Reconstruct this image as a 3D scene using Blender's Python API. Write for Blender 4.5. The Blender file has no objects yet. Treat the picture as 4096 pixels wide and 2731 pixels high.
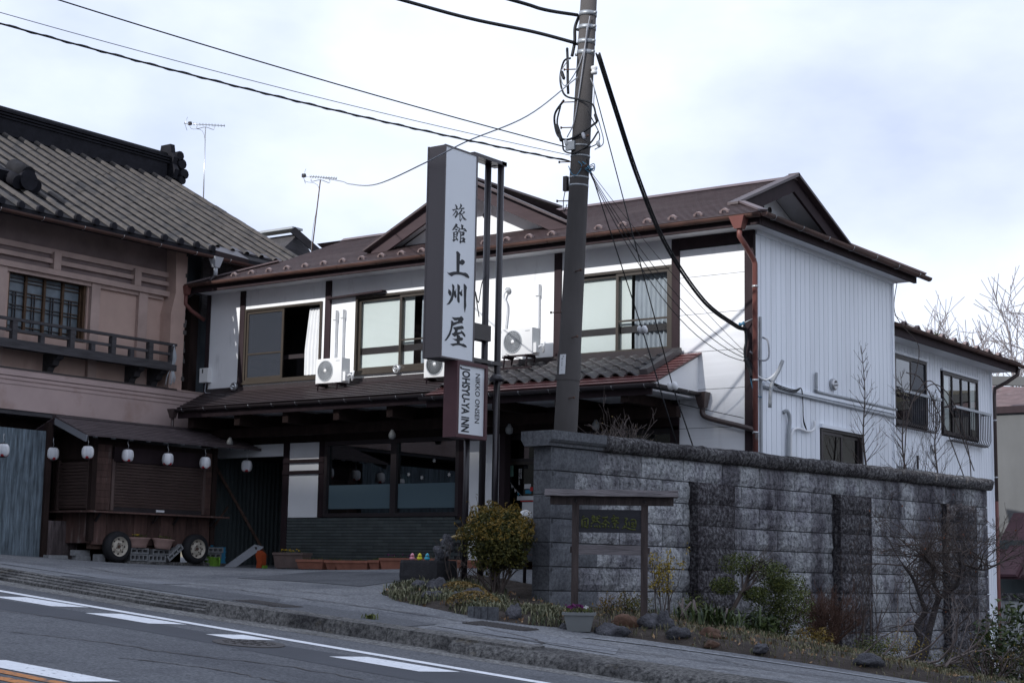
import bpy, math, random
import numpy as np
from mathutils import Vector, Matrix, noise as mnoise

scene = bpy.context.scene
COL = scene.collection
R = math.radians
random.seed(7)

# ------------------------------------------------------------ camera
CAM_YAW, CAM_PITCH, CAM_ROLL = .63325, .1399, .01765
cam_data = bpy.data.cameras.new('camera')
cam_data.sensor_width = 36.0
cam_data.lens = 58.18
cam_data.clip_start = .1
cam_data.clip_end = 4000
cam = bpy.data.objects.new('camera', cam_data)
COL.objects.link(cam)
_f = Vector((-math.sin(CAM_YAW)*math.cos(CAM_PITCH), math.cos(CAM_YAW)*math.cos(CAM_PITCH), math.sin(CAM_PITCH)))
_r = Vector((math.cos(CAM_YAW), math.sin(CAM_YAW), 0))
_u = _r.cross(_f)
_r2 = _r*math.cos(CAM_ROLL) + _u*math.sin(CAM_ROLL)
_u2 = _u*math.cos(CAM_ROLL) - _r*math.sin(CAM_ROLL)
cam.matrix_world = Matrix(((_r2.x, _u2.x, -_f.x, 0), (_r2.y, _u2.y, -_f.y, 0), (_r2.z, _u2.z, -_f.z, 0), (0, 0, 0, 1)))
scene.camera = cam

# ------------------------------------------------------------ sun, sky, exposure
SUN_T = Vector((.12, 1.0, -.60)).normalized()       # the way the sunlight travels
sun_data = bpy.data.lights.new('sun', 'SUN')
sun_data.energy = 2.7
sun_data.angle = R(.53)
sun_data.color = (1.0, .985, .97)
sun = bpy.data.objects.new('sun', sun_data)
COL.objects.link(sun)
sun.rotation_euler = SUN_T.to_track_quat('-Z', 'Y').to_euler()
SUN_EL = math.asin(-SUN_T.z)
SUN_AZ = math.atan2(-SUN_T.x, -SUN_T.y)

world = bpy.data.worlds.new('World')
scene.world = world
world.use_nodes = True
wn, wl = world.node_tree.nodes, world.node_tree.links
wn.clear()
w_out = wn.new('ShaderNodeOutputWorld')
w_bg = wn.new('ShaderNodeBackground')
w_bg.inputs['Strength'].default_value = .1
w_sky = wn.new('ShaderNodeTexSky')
w_sky.sky_type = 'NISHITA'
w_sky.sun_disc = False
w_sky.sun_elevation = SUN_EL
w_sky.sun_rotation = SUN_AZ
w_tc = wn.new('ShaderNodeTexCoord')
w_map = wn.new('ShaderNodeMapping')
w_map.inputs['Scale'].default_value = (1.0, 1.0, 1.9)
w_map.inputs['Location'].default_value = (.35, .2, .1)
w_n1 = wn.new('ShaderNodeTexNoise')
w_n1.inputs['Scale'].default_value = 2.6
w_n1.inputs['Detail'].default_value = 7
w_n1.inputs['Roughness'].default_value = .52
w_n1.inputs['Distortion'].default_value = .25
w_cov = wn.new('ShaderNodeValToRGB')          # how much cloud covers the blue
w_cov.color_ramp.elements[0].position = .30
w_cov.color_ramp.elements[0].color = (.72, .72, .72, 1)
w_cov.color_ramp.elements[1].position = .52
w_cov.color_ramp.elements[1].color = (1, 1, 1, 1)
w_n2 = wn.new('ShaderNodeTexNoise')
w_n2.inputs['Scale'].default_value = 3.4
w_n2.inputs['Detail'].default_value = 6
w_n2.inputs['Roughness'].default_value = .5
w_cl = wn.new('ShaderNodeValToRGB')           # light and grey parts of the cloud layer
w_cl.color_ramp.elements[0].position = .36
w_cl.color_ramp.elements[0].color = (.415, .475, .645, 1)
w_cl.color_ramp.elements[1].position = .60
w_cl.color_ramp.elements[1].color = (.635, .69, .81, 1)
w_gain = wn.new('ShaderNodeVectorMath')
w_gain.operation = 'SCALE'
w_gain.inputs['Scale'].default_value = 10.0
w_mix = wn.new('ShaderNodeMix')
w_mix.data_type = 'RGBA'
wl.new(w_tc.outputs['Generated'], w_map.inputs['Vector'])
wl.new(w_map.outputs['Vector'], w_n1.inputs['Vector'])
wl.new(w_map.outputs['Vector'], w_n2.inputs['Vector'])
wl.new(w_n1.outputs['Fac'], w_cov.inputs['Fac'])
wl.new(w_n2.outputs['Fac'], w_cl.inputs['Fac'])
wl.new(w_cl.outputs['Color'], w_gain.inputs[0])
wl.new(w_cov.outputs['Color'], w_mix.inputs[0])
wl.new(w_sky.outputs['Color'], w_mix.inputs[6])
wl.new(w_gain.outputs['Vector'], w_mix.inputs[7])
wl.new(w_mix.outputs[2], w_bg.inputs['Color'])
wl.new(w_bg.outputs['Background'], w_out.inputs['Surface'])

vs = scene.view_settings
vs.view_transform = 'Standard'
vs.look = 'None'
vs.exposure = .68
vs.gamma = 1.0
vs.use_curve_mapping = False
scene.cycles.max_bounces = 6
scene.cycles.transparent_max_bounces = 12
scene.cycles.use_denoising = True

# ------------------------------------------------------------ materials
MATS = {}
def mat(name, col, rough=.75, var=.18, scale=2.0, stretch=(1, 1, 1), bump=0.0, bscale=None, bdetail=5, rnd=0.0, metal=0.0,
        col2=None, lo=.3, hi=.7, spec=.35, col3=None, scale3=1.0, stretch3=(1, 1, 1), lo3=.5, hi3=.7, detail=6, bdist=.02):
    if name in MATS: return MATS[name]
    m = bpy.data.materials.new(name); m.use_nodes = True
    n, l = m.node_tree.nodes, m.node_tree.links
    b = n['Principled BSDF']
    b.inputs['Roughness'].default_value = rough
    b.inputs['Metallic'].default_value = metal
    b.inputs['Specular IOR Level'].default_value = spec
    geo = n.new('ShaderNodeNewGeometry')
    oi = n.new('ShaderNodeObjectInfo')
    def tex(sc, st, det):
        mp = n.new('ShaderNodeMapping'); mp.inputs['Scale'].default_value = st
        l.new(geo.outputs['Position'], mp.inputs['Vector'])
        t = n.new('ShaderNodeTexNoise'); t.inputs['Scale'].default_value = sc; t.inputs['Detail'].default_value = det
        t.inputs['Roughness'].default_value = .6
        l.new(mp.outputs['Vector'], t.inputs['Vector'])
        return t
    t = tex(scale, stretch, detail)
    cr = n.new('ShaderNodeValToRGB')
    a = col2 if col2 else tuple(c*(1-var) for c in col)
    c_ = col if col2 else tuple(min(1, c*(1+var)) for c in col)
    cr.color_ramp.elements[0].position = lo; cr.color_ramp.elements[0].color = (*a, 1)
    cr.color_ramp.elements[1].position = hi; cr.color_ramp.elements[1].color = (*c_, 1)
    l.new(t.outputs['Fac'], cr.inputs['Fac'])
    out = cr.outputs['Color']
    if col3:
        t3 = tex(scale3, stretch3, 5)
        mr = n.new('ShaderNodeMapRange'); mr.inputs[1].default_value = lo3; mr.inputs[2].default_value = hi3
        l.new(t3.outputs['Fac'], mr.inputs[0])
        mx = n.new('ShaderNodeMix'); mx.data_type = 'RGBA'
        l.new(mr.outputs[0], mx.inputs[0]); l.new(out, mx.inputs[6]); mx.inputs[7].default_value = (*col3, 1)
        out = mx.outputs[2]
    if rnd:
        mr = n.new('ShaderNodeMapRange'); mr.inputs[3].default_value = 1-rnd; mr.inputs[4].default_value = 1+rnd
        l.new(oi.outputs['Random'], mr.inputs[0])
        mx = n.new('ShaderNodeVectorMath'); mx.operation = 'SCALE'
        l.new(out, mx.inputs[0]); l.new(mr.outputs[0], mx.inputs['Scale'])
        out = mx.outputs['Vector']
    l.new(out, b.inputs['Base Color'])
    if bump:
        tb = tex(bscale or scale*6, stretch, bdetail)
        bp = n.new('ShaderNodeBump'); bp.inputs['Strength'].default_value = bump; bp.inputs['Distance'].default_value = bdist
        l.new(tb.outputs['Fac'], bp.inputs['Height']); l.new(bp.outputs['Normal'], b.inputs['Normal'])
    MATS[name] = m
    return m

def rough_mat(name, stops, fine=22.0, stain=None, sscale=1.0, sstretch=(1, 1, 1), lo=.45, hi=.62, stain2=None, s2scale=3.0, s2stretch=(1, 1, 1), lo2=.55, hi2=.7, rnd=.0, bump=.8, bscale=30, bdist=.03, rough=.95):
    """mineral surfaces: fine speckle in three tones under one or two layers of staining"""
    m = bpy.data.materials.new(name); m.use_nodes = True
    n, l = m.node_tree.nodes, m.node_tree.links
    b = n['Principled BSDF']; b.inputs['Roughness'].default_value = rough; b.inputs['Specular IOR Level'].default_value = .25
    geo, oi = n.new('ShaderNodeNewGeometry'), n.new('ShaderNodeObjectInfo')
    def tex(sc, st=(1, 1, 1), det=6, rg=.62):
        mp = n.new('ShaderNodeMapping'); mp.inputs['Scale'].default_value = st; l.new(geo.outputs['Position'], mp.inputs['Vector'])
        t = n.new('ShaderNodeTexNoise'); t.inputs['Scale'].default_value = sc; t.inputs['Detail'].default_value = det; t.inputs['Roughness'].default_value = rg
        l.new(mp.outputs['Vector'], t.inputs['Vector']); return t
    t = tex(fine, det=5, rg=.7); cr = n.new('ShaderNodeValToRGB'); e = cr.color_ramp.elements
    e[0].position, e[0].color = .36, (*stops[0], 1); e[1].position, e[1].color = .66, (*stops[2], 1); k = e.new(.48); k.color = (*stops[1], 1)
    l.new(t.outputs['Fac'], cr.inputs['Fac']); out = cr.outputs['Color']
    for sc, st, a, z, col in ((sscale, sstretch, lo, hi, stain), (s2scale, s2stretch, lo2, hi2, stain2)):
        if not col: continue
        ts = tex(sc, st, 6, .58); mr = n.new('ShaderNodeMapRange'); mr.inputs[1].default_value = a; mr.inputs[2].default_value = z; l.new(ts.outputs['Fac'], mr.inputs[0])
        mx = n.new('ShaderNodeMix'); mx.data_type = 'RGBA'; mx.blend_type = 'MULTIPLY'; l.new(mr.outputs[0], mx.inputs[0]); l.new(out, mx.inputs[6]); mx.inputs[7].default_value = (*col, 1); out = mx.outputs[2]
    if rnd:
        mr = n.new('ShaderNodeMapRange'); mr.inputs[3].default_value = 1-rnd; mr.inputs[4].default_value = 1+rnd; l.new(oi.outputs['Random'], mr.inputs[0])
        mx = n.new('ShaderNodeVectorMath'); mx.operation = 'SCALE'; l.new(out, mx.inputs[0]); l.new(mr.outputs[0], mx.inputs['Scale']); out = mx.outputs['Vector']
    l.new(out, b.inputs['Base Color'])
    tb = tex(bscale, det=6, rg=.65); bp = n.new('ShaderNodeBump'); bp.inputs['Strength'].default_value = bump; bp.inputs['Distance'].default_value = bdist
    l.new(tb.outputs['Fac'], bp.inputs['Height']); l.new(bp.outputs['Normal'], b.inputs['Normal'])
    MATS[name] = m
    return m

def glass_mat(name, tint=(.8, .85, .9), refl=1.0, base=.035, haze=0.0, hazecol=(.3, .35, .4), rough=0.0):
    m = bpy.data.materials.new(name); m.use_nodes = True
    n, l = m.node_tree.nodes, m.node_tree.links
    n.clear()
    o = n.new('ShaderNodeOutputMaterial')
    tr = n.new('ShaderNodeBsdfTransparent'); tr.inputs['Color'].default_value = (*tint, 1)
    gl = n.new('ShaderNodeBsdfGlossy'); gl.inputs['Roughness'].default_value = rough
    gl.inputs['Color'].default_value = (refl, refl, refl, 1)
    lw = n.new('ShaderNodeLayerWeight'); lw.inputs['Blend'].default_value = .5
    pw = n.new('ShaderNodeMath'); pw.operation = 'POWER'; pw.inputs[1].default_value = 4.0
    fr = n.new('ShaderNodeMath'); fr.operation = 'MULTIPLY_ADD'; fr.inputs[1].default_value = .85; fr.inputs[2].default_value = base
    l.new(lw.outputs['Facing'], pw.inputs[0]); l.new(pw.outputs[0], fr.inputs[0])
    mx = n.new('ShaderNodeMixShader')
    l.new(fr.outputs[0], mx.inputs['Fac']); l.new(tr.outputs[0], mx.inputs[1]); l.new(gl.outputs[0], mx.inputs[2])
    if haze:
        df = n.new('ShaderNodeBsdfDiffuse'); df.inputs['Color'].default_value = (*hazecol, 1)
        m2 = n.new('ShaderNodeMixShader'); m2.inputs['Fac'].default_value = haze
        l.new(mx.outputs[0], m2.inputs[1]); l.new(df.outputs[0], m2.inputs[2])
        l.new(m2.outputs[0], o.inputs['Surface'])
    else:
        l.new(mx.outputs[0], o.inputs['Surface'])
    MATS[name] = m
    return m

def leaf_mat(name, c1, c2, rough=.6):
    m = bpy.data.materials.new(name); m.use_nodes = True
    n, l = m.node_tree.nodes, m.node_tree.links
    b = n['Principled BSDF']; b.inputs['Roughness'].default_value = rough; b.inputs['Specular IOR Level'].default_value = .3
    g = n.new('ShaderNodeNewGeometry')
    cr = n.new('ShaderNodeValToRGB')
    cr.color_ramp.elements[0].color = (*c1, 1); cr.color_ramp.elements[1].color = (*c2, 1)
    l.new(g.outputs['Random Per Island'], cr.inputs['Fac'])
    l.new(cr.outputs['Color'], b.inputs['Base Color'])
    MATS[name] = m
    return m

mat('plaster', (.82, .83, .84), .9, .04, 1.5, spec=.1, bump=.08, bscale=60)
mat('plaster_old', (.80, .81, .82), .9, .06, 1.5, spec=.1, col3=(.50, .51, .52), scale3=2.4, stretch3=(1.6, 1, .35), lo3=.58, hi3=.78, bump=.1, bscale=40)
mat('siding_white', (.81, .82, .84), .8, spec=.15, var=.05, scale=2, stretch=(.3, .3, 6), bump=.12, bscale=14, rnd=.03, col3=(.60, .61, .62), scale3=2.5, stretch3=(2, 1, .15), lo3=.56, hi3=.80)
mat('board_white', (.79, .825, .875), .45, .05, .8, stretch=(1, 1, .25), rnd=.03, spec=.3, col3=(.66, .69, .73), scale3=2.6, stretch3=(1.8, 1.8, .10), lo3=.50, hi3=.80)
mat('soffit', (.66, .67, .69), .8, .05, 2)
mat('dark_trim', (.030, .020, .023), .7, .2, 6, stretch=(1, 1, .3), bump=.1, spec=.15)
mat('dark_wood', (.028, .018, .016), .8, .3, 6, stretch=(1, 1, .3), bump=.2, spec=.12)
mat('slate', (.096, .068, .070), .5, .22, 3, rnd=.12, spec=.45, bump=.15, bscale=40, col3=(.125, .096, .097), scale3=.9, lo3=.5, hi3=.75)
mat('slate_red', (.15, .06, .058), .5, .22, 4, rnd=.12, spec=.45)
mat('slate_dark', (.056, .041, .043), .5, .25, 3, rnd=.14, spec=.45, bump=.15, bscale=40)
mat('copper_gutter', (.080, .042, .034), .55, .35, 3, stretch=(.6, 1, 1), spec=.3, col3=(.05, .028, .024), scale3=1.5, lo3=.45, hi3=.65)
mat('red_pipe', (.16, .062, .054), .5, .1, 2)
mat('dark_gutter', (.033, .026, .028), .4, .2, 2, spec=.5)
mat('brown_pipe', (.060, .042, .040), .4, .15, 2, spec=.5)
mat('bronze_frame', (.040, .032, .025), .4, .12, 3, spec=.5)
mat('dark_frame', (.028, .022, .024), .4, .15, 3, spec=.5)
mat('curtain', (.66, .67, .68), .9, .06, 3)
mat('lace', (.33, .35, .39), .9, .1, 3)
mat('shoji', (.66, .68, .66), .85, .03, 1)
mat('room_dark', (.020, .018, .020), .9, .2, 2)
mat('brick_tile', (.100, .118, .118), .6, .14, 4, rnd=.16, bump=.15, bscale=60)
mat('grout', (.018, .018, .020), .9, .2, 8)
mat('kawara', (.062, .058, .060), .42, .25, 4, rnd=.18, spec=.5, bump=.1)
mat('steel_pole', (.022, .018, .022), .35, .25, 5, stretch=(1, 1, .3), spec=.5, col3=(.20, .20, .22), scale3=9, stretch3=(1, 1, .25), lo3=.72, hi3=.80)
mat('sign_brown', (.105, .092, .096), .5, .06, 2, stretch=(1, 1, .2), spec=.4)
mat('sign_white', (.74, .77, .80), .3, .02, .5, spec=.5)
mat('sign_red', (.085, .036, .042), .5, .12, 3)
mat('ink', (.012, .015, .022), .45, .05, 2)
mat('ac_white', (.74, .74, .73), .45, .03, 2)
mat('ac_dark', (.06, .065, .07), .6, .1, 4)
mat('grille_grey', (.38, .40, .42), .5, .05, 4)
mat('steel', (.46, .47, .48), .35, .08, 6, metal=.7)
mat('pvc', (.70, .71, .72), .45, .04, 3)
mat('conduit', (.34, .36, .38), .5, .1, 4)
mat('rubber', (.016, .016, .018), .8, .2, 8)
mat('cable_black', (.014, .015, .018), .6, .2, 8)
mat('cable_grey', (.30, .31, .34), .6, .1, 8)
mat('cable_blue', (.05, .16, .26), .6, .1, 8)
mat('pole_concrete', (.072, .066, .064), .85, .25, 1.4, stretch=(1, 1, .35), bump=.3, bscale=50, col3=(.045, .042, .042), scale3=1.6, stretch3=(2, 2, .3), lo3=.5, hi3=.75, bdist=.006)
mat('galv', (.30, .32, .34), .5, .2, 8, metal=.5)
mat('rust', (.085, .050, .038), .8, .4, 14)
mat('insulator', (.72, .73, .74), .3, .03, 2)
mat('asphalt_patch', (.062, .066, .077), .9, .12, 1.2, bump=.25, bscale=150, bdist=.006)
rough_mat('asphalt', ((.070, .074, .082), (.112, .117, .128), (.178, .184, .196)), 34, (.72, .72, .74), .38, (.35, 1.4, 1), .44, .62, (.80, .80, .82), 3.0, (1, 1, 1), .5, .7, 0, .5, 120, .010)
rough_mat('sidewalk', ((.094, .098, .106), (.176, .182, .192), (.295, .302, .312)), 30, (.66, .67, .70), .55, (1, 1, 1), .42, .64, (.78, .78, .80), 2.6, (1, 1, 1), .48, .66, 0, .6, 100, .012)
rough_mat('sidewalk_dark', ((.060, .063, .070), (.092, .096, .106), (.140, .146, .156)), 34, (.75, .75, .77), 1.2, (1, 1, 1), .45, .65, None, bump=.4, bscale=110, bdist=.008)
rough_mat('sidewalk_light', ((.105, .110, .122), (.178, .186, .202), (.275, .284, .300)), 34, (.75, .76, .79), .9, (1, 1, 1), .45, .65, None, bump=.5, bscale=110, bdist=.010)
rough_mat('gutter_concrete', ((.060, .060, .060), (.150, .150, .148), (.330, .325, .315)), 26, (.65, .64, .63), 1.5, (1, 1, 1), .45, .65, None, bump=.8, bscale=70, bdist=.015)
rough_mat('kerb', ((.042, .042, .043), (.112, .110, .108), (.225, .220, .212)), 24, (.40, .40, .42), 1.6, (1, 1, 1), .48, .68, (.85, .72, .50), 3.5, (1, 1, 1), .62, .72, .10, .9, 60, .02)
rough_mat('stone_block', ((.135, .140, .147), (.345, .355, .366), (.540, .552, .564)), 17, (.34, .32, .345), .72, (2.1, 2.1, .32), .47, .62, (.55, .53, .57), 2.3, (1.2, 1.2, .7), .44, .62, .20, 1.0, 24, .06)
rough_mat('stone_dark', ((.020, .018, .021), (.058, .053, .058), (.210, .210, .220)), 20, (.45, .42, .45), .9, (2, 2, .4), .45, .62, None, rnd=.18, bump=1.0, bscale=26, bdist=.05)
rough_mat('stone_smooth', ((.068, .071, .078), (.100, .105, .114), (.140, .146, .156)), 26, (.60, .60, .63), 1.3, (1.5, 1.5, .6), .45, .66, None, rnd=.10, bump=.5, bscale=60, bdist=.010)
rough_mat('coping', ((.028, .026, .028), (.078, .074, .078), (.270, .270, .270)), 22, (.50, .48, .50), 1.2, (1, 1, 1), .45, .64, None, rnd=.12, bump=1.0, bscale=28, bdist=.06)
mat('road_white', (.72, .74, .77), .8, .08, 12, col3=(.22, .23, .25), scale3=22, lo3=.60, hi3=.70)
mat('road_white_old', (.26, .27, .29), .85, .2, 20, col3=(.13, .135, .145), scale3=14, lo3=.48, hi3=.62)
mat('road_orange', (.48, .20, .07), .85, .2, 20, col3=(.10, .09, .09), scale3=9, lo3=.50, hi3=.62)
mat('iron', (.060, .055, .055), .7, .2, 20)
mat('soil', (.046, .036, .030), .95, .4, 6, bump=.8, bscale=25, bdist=.04)
mat('mortar', (.05, .052, .055), .95, .3, 10)
mat('pink_plaster', (.47, .335, .285), .9, .12, 1.2, bump=.35, bscale=75, bdist=.006, col3=(.27, .175, .145), scale3=1.0, stretch3=(1, 1.2, .5), lo3=.52, hi3=.75)
mat('pink_trim', (.41, .305, .27), .9, .16, 2, bump=.25, bscale=60, bdist=.006)
mat('lavender_plaster', (.44, .335, .315), .9, .12, .9, bump=.35, bscale=75, bdist=.006, col3=(.30, .20, .165), scale3=1.1, lo3=.54, hi3=.76)
mat('frieze_dark', (.19, .145, .14), .9, .25, 1.4, bump=.2, bscale=40)
mat('barrel_tile', (.064, .057, .053), .8, .28, 5, rnd=.05, bump=.4, bscale=30, bdist=.01, col3=(.028, .028, .031), scale3=2.2, lo3=.52, hi3=.68)
mat('pan_tile', (.020, .020, .023), .9, .3, 5, bump=.3, bscale=30, spec=.1)
mat('tile_black', (.014, .014, .018), .8, .3, 6, spec=.12)
mat('old_timber', (.055, .052, .056), .9, .4, 9, stretch=(2, .25, 2), bump=.5, bscale=30)
mat('bark_wall', (.15, .19, .22), .95, .65, 9, stretch=(2.5, 2.5, .22), bump=1.0, bscale=22, bdist=.05, col3=(.05, .055, .065), scale3=1.0, lo3=.5, hi3=.75)
mat('bark_wall_brown', (.15, .12, .12), .95, .65, 9, stretch=(2.5, 2.5, .22), bump=1.0, bscale=22, bdist=.05, col3=(.06, .045, .045), scale3=1.0, lo3=.5, hi3=.75)
mat('lattice_wood', (.075, .042, .022), .7, .3, 8)
mat('old_glass', (.13, .16, .185), .25, .35, 3.2, spec=.5)
mat('shutter', (.105, .072, .064), .55, .10, 3, rnd=.05, spec=.4)
mat('cart_plank', (.088, .050, .042), .85, .35, 7, stretch=(2, 2, .3), rnd=.25, bump=.4, bscale=30, col3=(.22, .19, .18), scale3=3.5, stretch3=(2, 2, .35), lo3=.60, hi3=.75)
mat('cart_roof', (.082, .064, .068), .5, .2, 5, rnd=.10, spec=.45)
mat('rim', (.46, .42, .35), .6, .15, 10, col3=(.20, .15, .11), scale3=22, lo3=.56, hi3=.72)
mat('cinder', (.215, .22, .225), .95, .25, 18, bump=.5, bscale=90, bdist=.008, rnd=.15)
mat('lantern_paper', (.74, .74, .75), .7, .05, 6)
mat('lantern_grey', (.58, .59, .61), .7, .06, 6)
mat('lantern_red', (.42, .025, .035), .7, .2, 6)
mat('terracotta', (.30, .125, .085), .75, .2, 6, rnd=.12)
mat('pot_tan', (.33, .215, .185), .8, .15, 6, rnd=.05, bump=.2)
mat('pot_brown', (.15, .11, .10), .8, .2, 6)
mat('pot_grey', (.17, .18, .18), .55, .06, 6)
mat('plastic_green', (.13, .26, .035), .4, .1, 6)
mat('plastic_blue', (.05, .25, .42), .5, .12, 6)
mat('plastic_orange', (.32, .06, .02), .4, .1, 6)
mat('grey_board', (.21, .22, .24), .6, .08, 4)
mat('corrugated', (.062, .078, .082), .5, .2, 2, stretch=(1, 1, .3), col3=(.10, .075, .055), scale3=1.5, lo3=.60, hi3=.8)
mat('basin_stone', (.022, .022, .025), .75, .35, 8, bump=.4, bscale=30, col3=(.14, .15, .16), scale3=9, lo3=.68, hi3=.75)
mat('bamboo', (.36, .28, .14), .5, .2, 8)
mat('duck_pink', (.72, .30, .38), .35, .03, 3)
mat('duck_yellow', (.75, .66, .05), .35, .03, 3)
mat('duck_blue', (.06, .42, .56), .35, .03, 3)
mat('rock', (.088, .088, .100), .9, .45, 6, bump=1.0, bscale=16, bdist=.10, rnd=.25, col3=(.20, .21, .215), scale3=4, lo3=.58, hi3=.75)
mat('rock_brown', (.105, .058, .038), .85, .4, 6, bump=.6, bscale=14, bdist=.04, rnd=.2)
mat('weathered_wood', (.052, .040, .038), .9, .4, 10, stretch=(2, 2, .25), bump=.5, bscale=40)
mat('weathered_plank', (.16, .145, .15), .9, .35, 9, stretch=(.4, .4, 5), bump=.7, bscale=20, bdist=.03)
mat('board_black', (.020, .020, .026), .6, .4, 4, stretch=(.5, .5, 3))
mat('gold_green', (.075, .085, .016), .5, .2, 6)
mat('twig', (.085, .066, .058), .9, .3, 10, rnd=.05)
mat('twig_pale', (.15, .122, .112), .9, .3, 10)
mat('twig_red', (.105, .058, .042), .9, .3, 10)
mat('trunk', (.052, .044, .044), .95, .4, 14, bump=.9, bscale=30, bdist=.03, col3=(.20, .20, .20), scale3=6, lo3=.62, hi3=.74)
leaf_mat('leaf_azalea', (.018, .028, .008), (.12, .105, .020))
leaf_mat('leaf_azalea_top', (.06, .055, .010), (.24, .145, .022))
leaf_mat('leaf_green', (.028, .045, .014), (.125, .140, .034))
leaf_mat('leaf_yellow', (.16, .12, .012), (.36, .26, .03))
leaf_mat('leaf_big', (.012, .026, .010), (.075, .100, .030), .35)
leaf_mat('leaf_dry', (.14, .075, .035), (.34, .22, .12))
leaf_mat('sasa', (.035, .050, .022), (.24, .23, .14))
leaf_mat('grass_mix', (.04, .055, .02), (.20, .17, .10))
leaf_mat('moss', (.10, .075, .018), (.26, .17, .06))
leaf_mat('conifer', (.015, .028, .014), (.055, .072, .024))
leaf_mat('berry', (.20, .05, .015), (.34, .11, .03))
leaf_mat('flower_purple', (.06, .008, .05), (.16, .02, .12))
leaf_mat('flower_white', (.55, .55, .55), (.70, .70, .70))
leaf_mat('flower_yellow', (.60, .36, .01), (.75, .52, .02))
leaf_mat('far_twigs', (.17, .15, .155), (.30, .275, .28))
leaf_mat('far_green', (.07, .085, .03), (.19, .185, .075))
glass_mat('glass_clear', (.93, .95, .95), .8)
glass_mat('glass_dark', (.30, .36, .40), 1.0, base=.10)
glass_mat('glass_screen', (.40, .42, .46), .5, .05, .42, (.075, .085, .105))
glass_mat('glass_frost', (.5, .55, .6), .5, .05, .80, (.13, .19, .22), .3)
mat('concrete_wall', (.105, .107, .108), .9, .14, 1.2, stretch=(1, 1, .4), col3=(.10, .10, .10), scale3=1.0, stretch3=(1, 1, .25), lo3=.5, hi3=.75)
mat('planks_white', (.52, .53, .53), .85, .14, 2, stretch=(1, 1, .4), col3=(.17, .165, .175), scale3=1.6, stretch3=(2.5, 2.5, .25), lo3=.50, hi3=.68)
mat('roof_red', (.11, .072, .070), .7, .3, 3, col3=(.17, .14, .135), scale3=5, lo3=.58, hi3=.72)
mat('roof_maroon', (.06, .022, .030), .6, .25, 3, rnd=.2)
mat('hill_ground', (.13, .115, .085), .95, .4, .25, col3=(.10, .115, .045), scale3=.12, lo3=.45, hi3=.65)
mat('forest_ground', (.07, .065, .05), .95, .4, .2)
mat('lamp_globe', (.22, .23, .23), .3, .03, 2)
mat('poster_white', (.60, .61, .62), .7, .05, 2)
mat('poster_green', (.16, .30, .24), .7, .2, 12)
mat('poster_red', (.42, .03, .03), .7, .05, 2)
mat('poster_blue', (.03, .22, .34), .7, .05, 2)
mat('blue_grey_wood', (.085, .10, .115), .9, .4, 5, stretch=(1, 1, .3), col3=(.12, .06, .04), scale3=2.2, lo3=.60, hi3=.75)
mat('barge_brown', (.048, .031, .035), .75, .15, 4, stretch=(.4, .4, 3))

# ------------------------------------------------------------ mesh helpers
ORG = {}                                  # world origin an object's mesh is written relative to
def link(name, data, parent=None):
    o = bpy.data.objects.new(name, data); COL.objects.link(o)
    if parent: o.parent = parent
    return o
def tag(o, label=None, cat=None, group=None, kind=None):
    if label: o['label'] = label
    if cat: o['category'] = cat
    if group: o['group'] = group
    if kind: o['kind'] = kind
    return o
def thing(name, label, cat, loc=(0, 0, 0), rz=0.0, group=None, local=False):
    o = link(name, None); o.empty_display_size = .1
    o.location = loc; o.rotation_euler = (0, 0, rz)
    ORG[o.name] = Vector((0, 0, 0)) if local else Vector(loc)
    return tag(o, label, cat, group)

class Plane:
    """a wall face: u along the wall, w up, d outwards"""
    def __init__(s, org, u, n): s.o, s.u, s.n = Vector(org), Vector(u).normalized(), Vector(n).normalized()
    def p(s, u, w, d=0): q = s.o + s.u*u + s.n*d; return Vector((q.x, q.y, q.z + w))

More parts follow.
